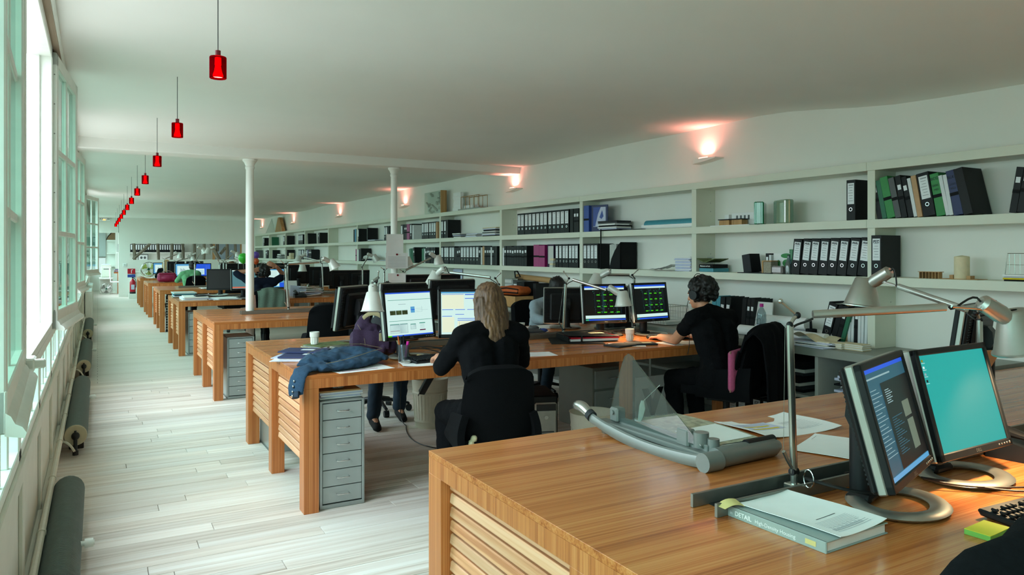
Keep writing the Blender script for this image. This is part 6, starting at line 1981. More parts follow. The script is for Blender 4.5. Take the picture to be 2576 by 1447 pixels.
def hair_short(mt):
    def f(root, M):
        q = MB(); q.T = M
        q.ell((0, -.02, .034), (.083, .102, .092), 16, 12)
        q.ell((0, -.06, -.02), (.074, .05, .075), 14, 10)
        rr = random.Random(9)
        for i in range(40):
            u, v = rr.uniform(0, 2 * math.pi), rr.uniform(.1, 1)
            s = math.sqrt(1 - v * v)
            p = Vector((.08 * s * math.cos(u), -.02 + .10 * s * math.sin(u), .034 + .09 * v))
            d = Vector((rr.uniform(-.01, .01), rr.uniform(-.02, .01), .012))
            q.cap(p, p + d, .008, .004, 6)
        q.T = None
        obj('hair', fused(q, .008, 2, 'hair', mt), root)
    return f
def headset(root, M, mt='black_plastic', mic=False):
    t = MB(); t.T = M
    t.tube([(.098 * math.cos(a), -.02, .01 + .125 * math.sin(a)) for a in [math.pi * i / 16 for i in range(17)]], [(.004, .009)] * 17, 8)
    t.tube([(.103 * math.cos(a), -.006, .012 + .14 * math.sin(a)) for a in [math.pi * (.12 + .76 * i / 12) for i in range(13)]], .0028, 6)
    for s in (-1, 1):
        t.cyl((s * .082, -.012, -.01), (s * .112, -.012, -.01), .04, .034, n=18)
    t.T = None
    return t.build('headphones', mt, root, smooth=50)

# woman with long hair, from behind, at the second desk
w1 = person('woman with long light brown hair and black top seated with her back to the camera', dict(
    pelvis=(1.97, 3.74, .58), chest=(2.00, 3.84, .93), neck=(2.03, 3.89, 1.085), head=(2.05, 3.955, 1.205), face=(.02, 1, -.12),
    shL=(1.845, 3.87, 1.025), shR=(2.215, 3.86, 1.015), elL=(1.755, 3.97, .84), wrL=(1.835, 4.20, .865), dirL=(.3, 1, -.25), elR=(2.315, 4.0, .83), wrR=(2.27, 4.24, .84), dirR=(-.25, 1, -.1),
    knL=(1.875, 4.17, .53), knR=(2.09, 4.17, .53), anL=(1.86, 4.10, .11), anR=(2.10, 4.12, .11)), voxel=.0075, sleeve=1.15, hair=hair_long('hair_brown', .27, -.02), legs='black_fabric')
c1 = chair(1.985, 3.80, R(-14), 'black swivel chair in which the long-haired woman sits', sc=.90)
t = thing('green_cloth', 'small crumpled pale green cloth on the seat of the long-haired woman\'s chair', 'cloth', (1.80, 3.66, .445)); bg = MB(); rr = random.Random(2)
for i in range(6): bg.ell((rr.uniform(-.02, .02), rr.uniform(-.03, .03), .015 + .006 * i), (.02, .02, .018), 8, 6)
obj('cloth', fused(bg, .006, 2, 'cloth', 'paper_cream'), t)

# woman with headphones
def h2(root, M):
    hair_curly('hair_black')(root, M)
    headset(root, M)
w2 = person('woman with curly dark hair, headphones and black T-shirt using a mouse', dict(
    pelvis=(4.02, 3.99, .58), chest=(4.01, 4.06, .92), neck=(4.0, 4.12, 1.075), head=(3.985, 4.19, 1.20), face=(-.22, 1, -.15),
    shL=(3.83, 4.10, 1.02), shR=(4.19, 4.09, 1.015), elL=(3.865, 4.325, .845), wrL=(3.945, 4.60, .832), dirL=(.22, 1, -.12), elR=(4.30, 4.31, .85), wrR=(4.20, 4.52, .84), dirR=(-.2, 1, -.1),
    knL=(3.92, 4.42, .53), knR=(4.13, 4.42, .53), anL=(3.92, 4.36, .11), anR=(4.15, 4.38, .11)), voxel=.0065, sleeve=.5, hair=h2, legs='black_fabric', curl=(.42, .35))
t = thing('headphone_cable', 'thin black headphone cable hanging beside the headphones woman\'s arm', 'cable', (0, 0, 0))
cords(t, [bez((3.88, 4.20, 1.15), (3.84, 4.22, 1.0), (3.93, 4.20, .9), (3.90, 4.23, .74), 12)], .0025)
c2_ = chair(4.09, 4.03, R(24), 'black swivel chair in which the woman with headphones sits')
t = thing('jacket', 'long black jacket hung over the back of the headphones woman\'s chair', 'jacket', (4.09, 4.03, 0), (0, 0, R(24)))
def jk2(u, v):
    a = (u - .5) * 2
    prof = [(-.18, .62), (-.22, .80), (-.27, .95), (-.33, 1.005), (-.385, .95), (-.41, .75), (-.42, .55), (-.425, .38)]
    k = v * (len(prof) - 1); i = min(int(k), len(prof) - 2); f = k - i
    yy = prof[i][0] * (1 - f) + prof[i + 1][0] * f
    z_ = prof[i][1] * (1 - f) + prof[i + 1][1] * f
    w = .27 + .02 * v
    return (a * w, yy + .05 * a * a - .02 + .010 * math.sin(a * 16 + v * 3) * (v + .2), z_ - .06 * abs(a) ** 3 * (1 if .2 < v < .75 else .2))
part('cloth', 'black_fabric', t, lambda q: q.grid(jk2, 27, 25, .012), 70)
t = thing('cushion', 'pink ribbed cushion behind the back of the woman with headphones', 'cushion', (4.03, 3.845, .50), (0, 0, R(24)))
bg = MB(); bg.box((0, 0, .17), (.34, .05, .30), .02); bg.ell((0, 0, .17), (.15, .055, .13)); obj('pad', fused(bg, .012, 3, 'pad', 'pink_pad'), t)
part('piping', 'cloth_pink', t, lambda q: q.tube([(-.165, 0, .03), (.165, 0, .03), (.165, 0, .31), (-.165, 0, .31)], .006, 6, closed=True))

# man in the grey shirt behind the monitors
person('man with black hair and grey-blue rolled-sleeve shirt bent over papers behind a monitor', dict(
    pelvis=(4.13, 6.78, .58), chest=(4.13, 6.60, .88), neck=(4.14, 6.52, 1.03), head=(4.16, 6.45, 1.135), face=(-.08, -1, -.45),
    shL=(4.31, 6.56, .955), shR=(3.95, 6.55, .96), elL=(4.42, 6.32, .845), wrL=(4.22, 6.10, .835), dirL=(-.5, -1, -.05), elR=(3.825, 6.34, .85), wrR=(3.87, 6.07, .835), dirR=(.5, -.8, -.05),
    knL=(4.24, 6.36, .53), knR=(4.02, 6.36, .53), anL=(4.25, 6.45, .11), anR=(4.02, 6.45, .11)), top='shirt_grey', legs='denim_dark', sleeve=1.45, hair=hair_short('hair_black'), voxel=.008)
chair(4.13, 6.74, R(180), 'black swivel chair of the man in the grey shirt')
# person hidden behind the monitors of the second desk
person('person in dark jeans and black shoes hidden behind the monitors beside the purple bag', dict(
    pelvis=(2.33, 6.78, .58), chest=(2.34, 6.68, .90), neck=(2.35, 6.62, 1.02), head=(2.355, 6.57, 1.11), face=(-.1, -1, -.2),
    shL=(2.51, 6.66, .975), shR=(2.17, 6.66, .975), elL=(2.58, 6.42, .845), wrL=(2.48, 6.18, .835), dirL=(-.3, -1, -.05), elR=(2.08, 6.44, .845), wrR=(2.15, 6.2, .835), dirR=(.3, -1, -.05),
    knL=(2.42, 6.36, .53), knR=(2.18, 6.34, .53), anL=(2.40, 6.38, .11), anR=(2.08, 6.15, .11)), top='black_fabric', legs='denim_dark', pants_to=1.0, sleeve=1.6, hair=hair_short('hair_black'), voxel=.010)
chair(2.33, 6.76, R(176), 'black swivel chair of the person hidden behind the monitors')

# person at the fourth desk, hands behind the head
def h4(root, M):
    hair_curly('hair_black', .96)(root, M)
    headset(root, M)
person('person in dark navy top with both arms raised and hands behind the head', dict(
    pelvis=(2.15, 11.42, .58), chest=(2.15, 11.46, .93), neck=(2.16, 11.52, 1.09), head=(2.18, 11.60, 1.215), face=(0, 1, .05),
    shL=(1.985, 11.50, 1.07), shR=(2.325, 11.50, 1.07), elL=(1.80, 11.60, 1.215), wrL=(2.02, 11.50, 1.25), dirL=(1, -.05, .15), upL=(0, -1, 0), elR=(2.50, 11.60, 1.16), wrR=(2.36, 11.47, 1.30), dirR=(-.9, -.1, .45), upR=(0, -1, 0),
    knL=(2.05, 11.88, .53), knR=(2.26, 11.88, .53), anL=(2.05, 11.80, .11), anR=(2.26, 11.80, .11)), top='navy_fabric', legs='black_fabric', skin='skin_dark', sleeve=.95, hair=h4, voxel=.008, curl=(.5, .5))
chair(2.16, 11.40, R(0), 'black swivel chair with a grey-green cloth over its back at the fourth desk')
t = thing('draped_cloth', 'grey-green cloth hung over the chair back of the person with raised arms', 'cloth', (2.20, 11.40, 0))
part('cloth', 'cloth_green', t, lambda q: q.grid(lambda u, v: ((u - .5) * .38, -.27 - .11 * min(1, v * 3) + .012 * math.sin(u * 18 + v * 2), 1.0 - .34 * max(0, v - .15) - .05 * abs(u - .5) ** 2 * 4), 20, 12, .01), 70)
t = thing('draped_cloth', 'dusty pink cloth at the right end of the same chair back', 'cloth', (2.38, 11.40, 0))
part('cloth', 'cloth_pink', t, lambda q: q.grid(lambda u, v: ((u - .5) * .14, -.30 - .07 * min(1, v * 3) + .01 * math.sin(u * 12 + v), .97 - .40 * v), 10, 12, .01), 70)
t = thing('draped_cloth', 'dusty pink garment hanging at the left side of the same chair by the column', 'cloth', (1.93, 11.40, 0))
part('cloth', 'cloth_pink', t, lambda q: q.grid(lambda u, v: ((u - .5) * .10, -.30 - .05 * min(1, v * 3) + .01 * math.sin(u * 12 + v), .90 - .40 * v), 10, 12, .01), 70)

# farther people
person('blond woman in black seated beyond the dark red handbag', dict(
    pelvis=(1.66, 22.30, .58), chest=(1.66, 22.34, .93), neck=(1.66, 22.38, 1.08), head=(1.66, 22.43, 1.20), face=(.2, 1, -.1),
    shL=(1.49, 22.36, 1.03), shR=(1.83, 22.36, 1.03), elL=(1.42, 22.55, .86), wrL=(1.52, 22.80, .86), dirL=(.2, 1, 0), elR=(1.90, 22.55, .86), wrR=(1.80, 22.80, .86), dirR=(-.2, 1, 0),
    knL=(1.56, 22.75, .53), knR=(1.76, 22.75, .53), anL=(1.56, 22.7, .11), anR=(1.76, 22.7, .11)), voxel=.012, sleeve=1.5, hair=hair_long('hair_blond', .26))
chair(1.66, 22.28, R(0), 'black swivel chair of the blond woman')
person('dark-haired person in a green top seated before the two blue screens', dict(
    pelvis=(1.90, 18.55, .58), chest=(1.88, 18.62, .93), neck=(1.90, 18.68, 1.08), head=(1.94, 18.74, 1.20), face=(.2, 1, -.1),
    shL=(1.71, 18.66, 1.02), shR=(2.05, 18.62, 1.03), elL=(1.62, 18.85, .86), wrL=(1.74, 19.08, .88), dirL=(.2, 1, 0), elR=(2.12, 18.82, .86), wrR=(2.0, 19.08, .88), dirR=(-.2, 1, 0),
    knL=(1.80, 19.0, .53), knR=(2.0, 19.0, .53), anL=(1.8, 18.95, .11), anR=(2.0, 18.95, .11)), top='green_top', voxel=.012, sleeve=1.2, hair=hair_short('hair_black'))
chair(1.90, 18.53, R(15), 'black swivel chair of the person in the green top')
chair(2.62, 18.75, R(-20), 'empty black swivel chair right of the person in the green top')
person('person with dark red hair leaning at the far side of the fifth desk', dict(
    pelvis=(2.66, 17.85, .58), chest=(2.64, 17.75, .93), neck=(2.64, 17.70, 1.08), head=(2.64, 17.66, 1.20), face=(-.2, -1, -.2),
    shL=(2.81, 17.72, 1.03), shR=(2.47, 17.72, 1.03), elL=(2.88, 17.55, .86), wrL=(2.78, 17.32, .835), dirL=(-.2, -1, 0), elR=(2.40, 17.55, .86), wrR=(2.5, 17.32, .835), dirR=(.2, -1, 0),
    knL=(2.74, 17.5, .53), knR=(2.54, 17.5, .53), anL=(2.74, 17.55, .11), anR=(2.54, 17.55, .11)), top='cloth_pink', voxel=.012, sleeve=1.4, hair=hair_short('hair_brown'))
chair(2.66, 17.88, R(180), 'black swivel chair of the person with dark red hair')
# empty chairs
chair(2.12, 7.80, R(-6), 'empty black swivel chair with its tall back to us at the empty desk', sc=1.0)
chair(2.30, 15.1, R(8), 'empty black swivel chair in front of the bare-ended desk')
# ---------------------------------------------------------------- third and fourth desk
c3 = dC(3)
lamp('task lamp with its head tipped to the right, alone on the empty desk', (1.985, c3, DZ), (1.952, c3, 1.33), (1.944, c3, 1.375), (2.36, 8.95, 1.40), (2.53, 9.02, 1.37), (.45, -.1, -.88))
lamp('task lamp beside the second column, arm rising right', (3.185, c3, DZ), (3.18, c3, 1.26), (3.175, c3, 1.30), (3.44, c3 + .05, 1.40), (3.52, c3 + .06, 1.395), (.15, 0, -.98))
lamp('task lamp right of the second column with a long raised arm', (3.455, c3 + .02, DZ), (3.45, c3 + .02, 1.23), (3.44, c3 + .02, 1.27), (3.86, c3 + .06, 1.45), (3.95, c3 + .06, 1.415), (.15, 0, -.98))
for i, (x, y, rz, z) in enumerate(((3.82, 9.42, 178, 1.05), (4.21, 9.38, 183, 1.05))):
    monitor(x, y, R(rz), ORD[i] + ' black monitor back from the left along the far side of the empty desk', 'off', 4, z, detail=False)
t = thing('notice', 'upper white notice sheet taped round the second column', 'paper', (3.33, 8.985, 1.60)); part('page', 'paper', t, lambda q: q.grid(lambda u, v: (-.13 + .23 * u, -.012 - .0 * v - .02 * (u - .5) ** 2, -.11 + .26 * v), 8, 3, .001))
t = thing('notice', 'white schedule sheet with a dark red pin taped to the second column', 'paper', (3.33, 8.98, 1.43)); part('page', 'paper', t, lambda q: q.grid(lambda u, v: (-.14 + .30 * u, -.014 - .02 * (u - .5) ** 2, -.12 + .20 * v), 8, 3, .001)); part('pin', 'red_dark', t, lambda q: q.cyl((.01, -.02, .06), (.01, -.026, .06), .013, n=14)); part('print', 'ink_light', t, lambda q: [q.box((.01, -.022, -.10 + .016 * k), (.24, .001, .003)) for k in range(9)])
t = thing('notice', 'lower notice sheet with a dark red pin on the second column behind the monitors', 'paper', (3.33, 8.98, 1.14)); part('page', 'paper', t, lambda q: q.grid(lambda u, v: (-.11 + .24 * u, -.014 - .02 * (u - .5) ** 2, -.15 + .26 * v), 8, 3, .001)); part('pin', 'red_dark', t, lambda q: q.cyl((.02, -.02, .085), (.02, -.026, .085), .013, n=14)); part('print', 'ink_light', t, lambda q: [q.box((.01, -.022, -.12 + .022 * k), (.16, .001, .002)) for k in range(7)])
t = thing('pinned_sheet', 'pale blue plan with a yellow note pinned under the shelves right of the second column', 'paper', (5.09, 11.4, 1.05)); part('plan', 'paper_cool', t, lambda q: q.box((0, -.3, .02), (.003, .8, .36))); part('note', 'yellow_note', t, lambda q: q.box((-.004, .35, .06), (.003, .09, .09), 0, (R(20), 0, 0)))

c4 = dC(4)
monitor(1.72, 12.62, R(-8), 'dark monitor at the left of the person with raised arms', 'off', 6, 1.085, detail=False)
monitor(2.05, 12.40, R(2), 'monitor with a grey picture and an orange bar behind the column', 'grey_orange', 6, 1.085)
monitor(2.48, 12.42, R(-4), 'monitor with a list of messages right of the person with raised arms', 'mail', 6, 1.095)
for i, (x, y, rz, z) in enumerate(((2.62, 13.15, 178, 1.12), (3.05, 13.12, 182, 1.14), (3.45, 13.1, 176, 1.10), (3.86, 13.3, 180, 1.03), (4.2, 13.3, 181, 1.03))):
    monitor(x, y, R(rz), ORD[i] + ' black monitor back from the left along the far side of the fourth desk', 'off', 4, z, detail=False)
lamp('task lamp with a small white shade hanging over the papers of the fourth desk', (2.80, c4, DZ), (2.80, c4, 1.30), (2.80, c4, 1.34), (2.92, c4 - .3, 1.36), (2.95, c4 - .4, 1.265), (0, 0, -1))
lamp('task lamp on a tall stem right of the small white shade, fourth desk', (3.40, c4, DZ), (3.38, c4, 1.32), (3.37, c4, 1.36), (3.10, c4 + .2, 1.44), (3.02, c4 + .2, 1.40), (-.2, 0, -.95))
lamp('task lamp with a bent head above the dark monitors, far right of the fourth desk', (4.10, c4, DZ), (4.10, c4, 1.22), (4.09, c4, 1.26), (4.12, c4 - .25, 1.45), (4.25, c4 - .25, 1.42), (.5, 0, -.85))
stack('book_pile', 'tall pile of books on the near end of the fourth desk', 'books', 1.22, 13.0, DZ, .34, .5, .085, 5, ['stone_print', 'paper_cool', 'charcoal', 'binder_teal', 'paper_grey'], jit=.02, pname='book')
stack('paper_pile', 'low pile of white documents in front of the book pile, fourth desk', 'papers', 1.30, 12.3, DZ, .36, .6, .05, 4, ['paper', 'paper_cool', 'paper'], jit=.02)
folder_box('calculator', 'black calculator lying on the documents at the front of the fourth desk', 'calculator', 1.36, 12.1, DZ + .054, .16, .16, .015, R(5), 'charcoal')
stack('paper_pile', 'spread white papers in the middle of the fourth desk by the column', 'papers', 1.72, 12.1, DZ, .42, .55, .02, 3, ['paper', 'paper_cool', 'paper'], jit=.04, rj=12)
sheet('magazine', 'dark open magazine among the spread papers on the fourth desk', 'magazine', 1.62, 12.7, DZ + .03, .34, .4, R(15), mt='paper_grey', curl=.02)
cup('pale green mug beside the column on the fourth desk', 2.30, 12.05, DZ, .042, .10, 'fan_cream', ribs=False, handle=True)
keyboard(2.10, 11.98, DZ, R(0), 'black keyboard under the grey-and-orange screen')
t = thing('file_tray', 'wire tray heaped with sloping papers, fourth desk right of the messages screen', 'letter tray', (3.05, 12.3, DZ)); part('tray', 'chrome', t, lambda q: [q.tube([(-.2, -.15, z_), (.2, -.15, z_), (.2, .15, z_), (-.2, .15, z_)], .004, 5, closed=True) for z_ in (.01, .07, .14)] and None)
for k in range(5): part('paper', ('paper', 'paper_cool', 'paper', 'paper_grey', 'paper')[k], t, lambda q: q.box((-.02 + .03 * (k % 2), -.02, .02 + .03 * k), (.36, .26, .012), .001, (0, R(3 * (k - 2)), R(6 * (k % 3)))))
t = thing('standing_papers', 'white leaflets leaning upright between the message screen and the wire tray', 'papers', (2.74, 12.2, DZ)); part('leaflet', 'paper', t, lambda q: q.box((0, .03, .13), (.2, .01, .26), 0, (R(-10), 0, 0))); part('leaflet', 'paper_cool', t, lambda q: q.box((.1, -.04, .09), (.26, .01, .17), 0, (R(-8), R(6), 0))); part('print', 'ink_light', t, lambda q: [q.box((.1, -.052, .08 + .012 * k), (.18, .001, .003)) for k in range(6)])
t = thing('black_cap', 'round black cap lying behind the leaflets on the fourth desk', 'cap', (2.98, 12.75, DZ)); bg = MB(); bg.ell((0, 0, .05), (.10, .10, .08)); bg.ell((-.08, -.05, .02), (.08, .06, .015)); obj('crown', fused(bg, .012, 2, 'crown', 'black_fabric'), t)
phone('black telephone at the edge of the fourth desk', 2.82, 11.95, DZ, R(-5))

def fan(label, x, y, z, r, mt, tilt=0, rz=0):
    t = thing('desk_fan', label, 'fan', (x, y, z), (0, 0, rz))
    part('base', 'fan_cream', t, lambda q: (q.cyl((0, 0, 0), (0, 0, .02), r * .55, n=20), q.tube([(-r * 1.06, 0, r * 1.05), (-r * 1.06, 0, .1), (-r * .5, 0, .02), (r * .5, 0, .02), (r * 1.06, 0, .1), (r * 1.06, 0, r * 1.05)], .012, 8)))
    cz = r * 1.08
    def cage(q):
        for yy, rr_ in ((-.06, .96), (.06, .96), (0, 1.0)):
            q.tube([(r * rr_ * math.cos(a), yy, cz + r * rr_ * math.sin(a)) for a in [i * math.pi / 16 for i in range(32)]], .006, 6, closed=True)
        for k in range(28):
            a = k * 2 * math.pi / 28
            for s in (-1, 1):
                q.tube([(r * .2 * math.cos(a), s * .085, cz + r * .2 * math.sin(a)), (r * .96 * math.cos(a), s * .06, cz + r * .96 * math.sin(a))], .0025, 4)
        for s in (-1, 1):
            q.tube([(r * .2 * math.cos(a), s * .085, cz + r * .2 * math.sin(a)) for a in [i * math.pi / 8 for i in range(16)]], .005, 5, closed=True)
    part('cage', 'chrome', t, cage)
    part('motor', 'binder_dkgreen', t, lambda q: q.cyl((0, -.06, cz), (0, .1, cz), r * .16, n=16))
    for k in range(3):
        a = 2 * math.pi * k / 3 + .5
        def bl(q):
            def f(u, v):
                rr_ = r * (.15 + .7 * u); aa = a + (v - .5) * (.5 + .7 * u)
                return (rr_ * math.cos(aa), -.03 + .05 * (v - .5), cz + rr_ * math.sin(aa))
            q.grid(f, 6, 6, .004)
        part('blade', mt, t, bl)
    return t
fan('round fan with yellow-green blades on the last desk', 1.34, 25.0 - .3, DZ, .21, 'fan_green')
fan('round fan with pale green blade behind the dark monitors of the fourth desk', 3.30, 13.35, DZ, .17, 'fan_green')

# ---------------------------------------------------------------- desks five to seven
c5, c6, c7 = dC(5), dC(6), dC(7)
lamp('task lamp with arm raised high to the right on the fifth desk', (1.745, c5, DZ), (1.75, c5, 1.28), (1.75, c5, 1.32), (1.90, c5 + .1, 1.60), (1.93, c5 + .1, 1.56), (.4, 0, -.9))
lamp('task lamp with arm raised high to the left on the fifth desk', (2.225, c5, DZ), (2.23, c5, 1.26), (2.23, c5, 1.30), (2.07, c5, 1.60), (2.00, c5, 1.55), (-.25, 0, -.95))
lamp('task lamp with a rising arm just left of the green balloon, fifth desk', (2.31, c5 + .02, DZ), (2.31, c5 + .02, 1.30), (2.30, c5 + .02, 1.34), (2.53, c5 + .1, 1.50), (2.60, c5 + .1, 1.47), (.3, 0, -.9))
lamp('task lamp with a level arm under the green balloon, fifth desk', (2.36, c5 - .02, DZ), (2.36, c5 - .02, 1.28), (2.35, c5 - .02, 1.33), (2.55, c5 - .2, 1.36), (2.62, c5 - .25, 1.33), (.3, 0, -.9))
lamp('task lamp bent low over the two blue screens, sixth desk', (1.705, c6, DZ), (1.71, c6, 1.26), (1.71, c6, 1.30), (2.0, c6, 1.385), (2.10, c6, 1.36), (.3, 0, -.95))
lamp('task lamp above the blond woman, arm rising right, sixth desk', (1.44, c6, DZ), (1.44, c6, 1.30), (1.44, c6, 1.36), (1.75, c6 + .02, 1.485), (1.80, c6 + .02, 1.44), (0, 0, -1))
lamp('task lamp with its arm folded back right of the blue screens, sixth desk', (2.30, c6, DZ), (2.30, c6, 1.2), (2.29, c6, 1.25), (2.12, c6 + .15, 1.38), (2.06, c6 + .15, 1.42), (-.3, 0, -.95))
monitor(1.87, 20.02, R(3), 'left far monitor showing a drawing, sixth desk', 'drawing', 4, 1.085, detail=False)
monitor(2.30, 20.0, R(-3), 'right far monitor with a blue desktop, sixth desk', 'desktop_blue', 4, 1.085, detail=False)
monitor(1.75, 20.75, R(180), 'black monitor back behind the drawing screen, sixth desk', 'off', 4, 1.13, detail=False)
monitor(2.2, 20.75, R(180), 'black monitor back behind the blue desktop, sixth desk', 'off', 4, 1.13, detail=False)
monitor(1.62, 24.0, R(0), 'small blue-edged monitor beside the blond woman, last desk', 'drawing', 4, 1.06, detail=False)
for i, (x, y, rz) in enumerate(((2.75, 16.1, 0), (3.2, 16.1, 0), (2.5, 16.9, 180), (3.0, 16.9, 180), (3.5, 16.9, 180))):
    monitor(x, y, R(rz), ORD[i] + ' of the dark monitors grouped on the fifth desk behind the balloons', 'off', 4, 1.12, detail=False)
for i, (x, y, rz) in enumerate(((2.9, 20.0, 0), (3.4, 20.0, 0))):
    monitor(x, y, R(rz), ('left', 'right')[i] + ' dark monitor at the far right of the sixth desk', 'off', 4, 1.1, detail=False)
t = thing('handbag', 'dark red leather handbag on the sixth desk', 'bag', (1.47, 19.75, DZ)); bg = MB(); bg.box((0, 0, .12), (.42, .2, .22), .04); bg.ell((0, 0, .1), (.23, .13, .1)); obj('body', fused(bg, .014, 3, 'body', 'bag_red'), t)
part('handle', 'cloth_pink', t, lambda q: q.tube(bez((-.12, -.1, .22), (-.1, -.12, .30), (.1, -.12, .30), (.12, -.1, .22), 10), .008, 6)); part('trim', 'red_dark', t, lambda q: q.box((0, -.105, .2), (.38, .01, .012), .003))
stack('paper_pile', 'loose white papers at the near edge of the fifth desk', 'papers', 1.95, 15.75, DZ, .35, .4, .02, 3, ['paper', 'paper_cool', 'paper'], jit=.03, rj=14)
sheet('printed_sheet', 'open white papers on the last desk before the fan', 'paper', 1.25, 23.4, DZ, .42, .5, R(10), curl=.06)
sheet('printed_sheet', 'second open white paper on the last desk, right of the first', 'paper', 1.52, 23.3, DZ, .3, .4, R(-20), curl=.05)
t = thing('file_stand', 'white plastic magazine stand right of the blue screens, sixth desk', 'magazine file', (2.62, 19.7, DZ)); part('box', 'paper', t, lambda q: q.box((0, 0, .1), (.25, .1, .2), .004)); part('front', 'paper_grey', t, lambda q: q.box((0, -.052, .08), (.22, .004, .12)))
stack('desk_clutter', 'dark heap of small boxes between the blue screens and the white stand', 'boxes', 2.45, 19.55, DZ, .3, .2, .06, 3, ['charcoal', 'paper_grey', 'black_matte'], jit=.03, pname='box')

def balloon(label, x, y, z, r, mt, zt):
    t = thing('balloon', label, 'balloon', (x, y, z)); part('skin', mt, t, lambda q: q.lathe([(0, -r * 1.15), (r * .35, -r * .98), (r * .75, -r * .6), (r * .98, 0), (r * .85, r * .55), (r * .5, r * .88), (0, r)], 24), 60); part('knot', mt, t, lambda q: q.cyl((0, 0, -r * 1.22), (0, 0, -r * 1.13), r * .09, r * .03, n=8)); part('string', 'paper_grey', t, lambda q: q.tube([(0, 0, -r * 1.2), (.02, .0, -r * 1.2 - zt * .5), (0, 0, -r * 1.2 - zt)], .002, 4))
balloon('bright green balloon left of the column above the fourth desk', 2.196, 13.4, 1.421, .088, 'balloon_green', .51)
balloon('purple balloon right of the column', 2.42, 13.5, 1.469, .068, 'balloon_purple', .58)
balloon('orange balloon half hidden right of the column below the purple one', 2.40, 13.36, 1.366, .054, 'balloon_orange', .50)

# ---------------------------------------------------------------- pendants
q = MB(); q.lathe([(.0, .122), (.0115, .122), (.0115, .094)], 16); q.mats = ['red_dark']; PD_STEM = q.mesh('stem', 50)
q = MB(); q.lathe([(.011, .095), (.0345, .094), (.036, .090), (.036, .0), (.034, -.002), (.033, .0), (.033, .088)], 28); q.mats = ['red_glass']; PD_GL = q.mesh('glass', 50)
q = MB(); q.lathe([(0, .09), (.013, .09), (.014, .06), (.012, .055), (.016, .03), (.022, .012), (.021, .006), (0, .006)], 18); q.mats = ['bulb_red']; PD_B = q.mesh('bulb', 50)
for i in range(12):
    y = 3.51 + 1.92 * i
    zb = 2.287
    zt = zceil(.47, y) - zb
    t = thing('pendant_lamp', 'small red glass pendant lamp along the window side, %s from the camera' % ORD[i], 'lamp', (.468, y, zb), group='red pendant lamps')
    obj('stem', PD_STEM, t); obj('glass', PD_GL, t); obj('bulb', PD_B, t)
    part('cord', 'binder_grey', t, lambda q: q.tube([(0, 0, .12), (.0, 0, zt)], .0022, 6))
    part('ceiling_rose', 'ceiling_white', t, lambda q: q.lathe([(0, zt - .012), (.035, zt - .010), (.038, zt), (0, zt)], 18))

# ---------------------------------------------------------------- far end
t = thing('fire_extinguisher', 'red fire extinguisher on a white plinth by the last desk', 'fire extinguisher', (1.02, 27.6, .16))
part('cylinder', 'red_enamel', t, lambda q: q.lathe([(0, 0), (.085, 0), (.09, .03), (.09, .38), (.06, .45), (.03, .47), (.03, .5), (0, .5)], 20)); part('foot_band', 'charcoal', t, lambda q: q.lathe([(.091, 0), (.0915, .06)], 20)); part('label', 'paper_cool', t, lambda q: q.box((0, -.0905, .22), (.1, .002, .16)))
part('valve', 'charcoal', t, lambda q: (q.box((0, 0, .53), (.05, .1, .04), .006), q.tube(bez((.02, -.03, .52), (.12, -.05, .5), (.11, 0, .3), (.095, 0, .2), 8), .01, 6)))
t = thing('sign', 'red and blue fire extinguisher sign above the extinguisher', 'sign', (1.02, 28.79 - .14, .88)); part('panel', 'red_enamel', t, lambda q: q.box((0, 0, .0), (.24, .01, .18), .002)); part('symbol', 'paper', t, lambda q: (q.box((0, -.006, .0), (.02, .002, .12)), q.box((.02, -.006, .05), (.05, .002, .02)))); part('strip', 'binder_blue', t, lambda q: q.box((0, 0, -.16), (.24, .01, .1), .002))
b = MB(); b.box((1.02, 27.6, .08), (.24, .24, .16), .005); b.build('plinth', 'wall_white', label='low white plinth under the fire extinguisher', cat='plinth')
t = thing('exit_light', 'white emergency light box with a small orange lamp above the passage', 'emergency light', (.20, YE - .05, 2.66)); part('box', 'paper', t, lambda q: q.box((0, 0, 0), (.36, .07, .10), .01)); part('lamp', 'exit_lamp', t, lambda q: q.ell((.0, -.038, -.02), (.05, .012, .02), 12, 8)); part('pictogram', 'binder_grey', t, lambda q: [q.box((x_, -.0365, .01), (.03, .002, .03)) for x_ in (-.12, -.06, .1, .14)])
t = thing('light_switch', 'small white wall switch left of the long opening', 'switch', (.82, YE - .01, 1.10)); part('plate', 'paper', t, lambda q: q.box((0, 0, 0), (.12, .015, .12), .006)); part('rocker', 'paper_grey', t, lambda q: q.box((0, -.009, 0), (.06, .006, .06), .002))
# the room beyond
t = thing('roller_blind', 'pale grey roller blind in the room beyond the passage', 'blind', (.05, YC - .06, 1.35)); part('cloth', 'steel_grey', t, lambda q: q.box((0, 0, .48), (.46, .01, .95))); part('bar', 'alu_dull', t, lambda q: q.cyl((-.23, -.01, 0), (.23, -.01, 0), .02, n=10)); part('lower_window', 'scr_white', t, lambda q: q.box((0, .02, -.35), (.44, .01, .62)))
t = thing('wall_shelf', 'white wall shelves seen through the passage', 'shelf', (.66, YC - .18, 0))
for z_ in (1.0, 1.5, 2.0): part('board', 'wall_white', t, lambda q: q.box((0, 0, z_), (.66, .34, .06), .003))
t = thing('wicker_hamper', 'brown rounded wicker hamper on the top wall shelf in the room beyond', 'basket', (.62, YC - .2, 2.03)); part('dome', 'granulate', t, lambda q: q.prism([(-.32, 0), (.3, 0), (.32, .25), (.2, .33), (0, .34), (-.15, .28), (-.26, .14)], -.13, .13, 'xz')); part('rim', 'black_matte', t, lambda q: q.tube([(-.32, -.135, 0), (-.26, -.135, .14), (-.15, -.135, .28), (0, -.135, .34), (.2, -.135, .33), (.32, -.135, .25)], .012, 6))
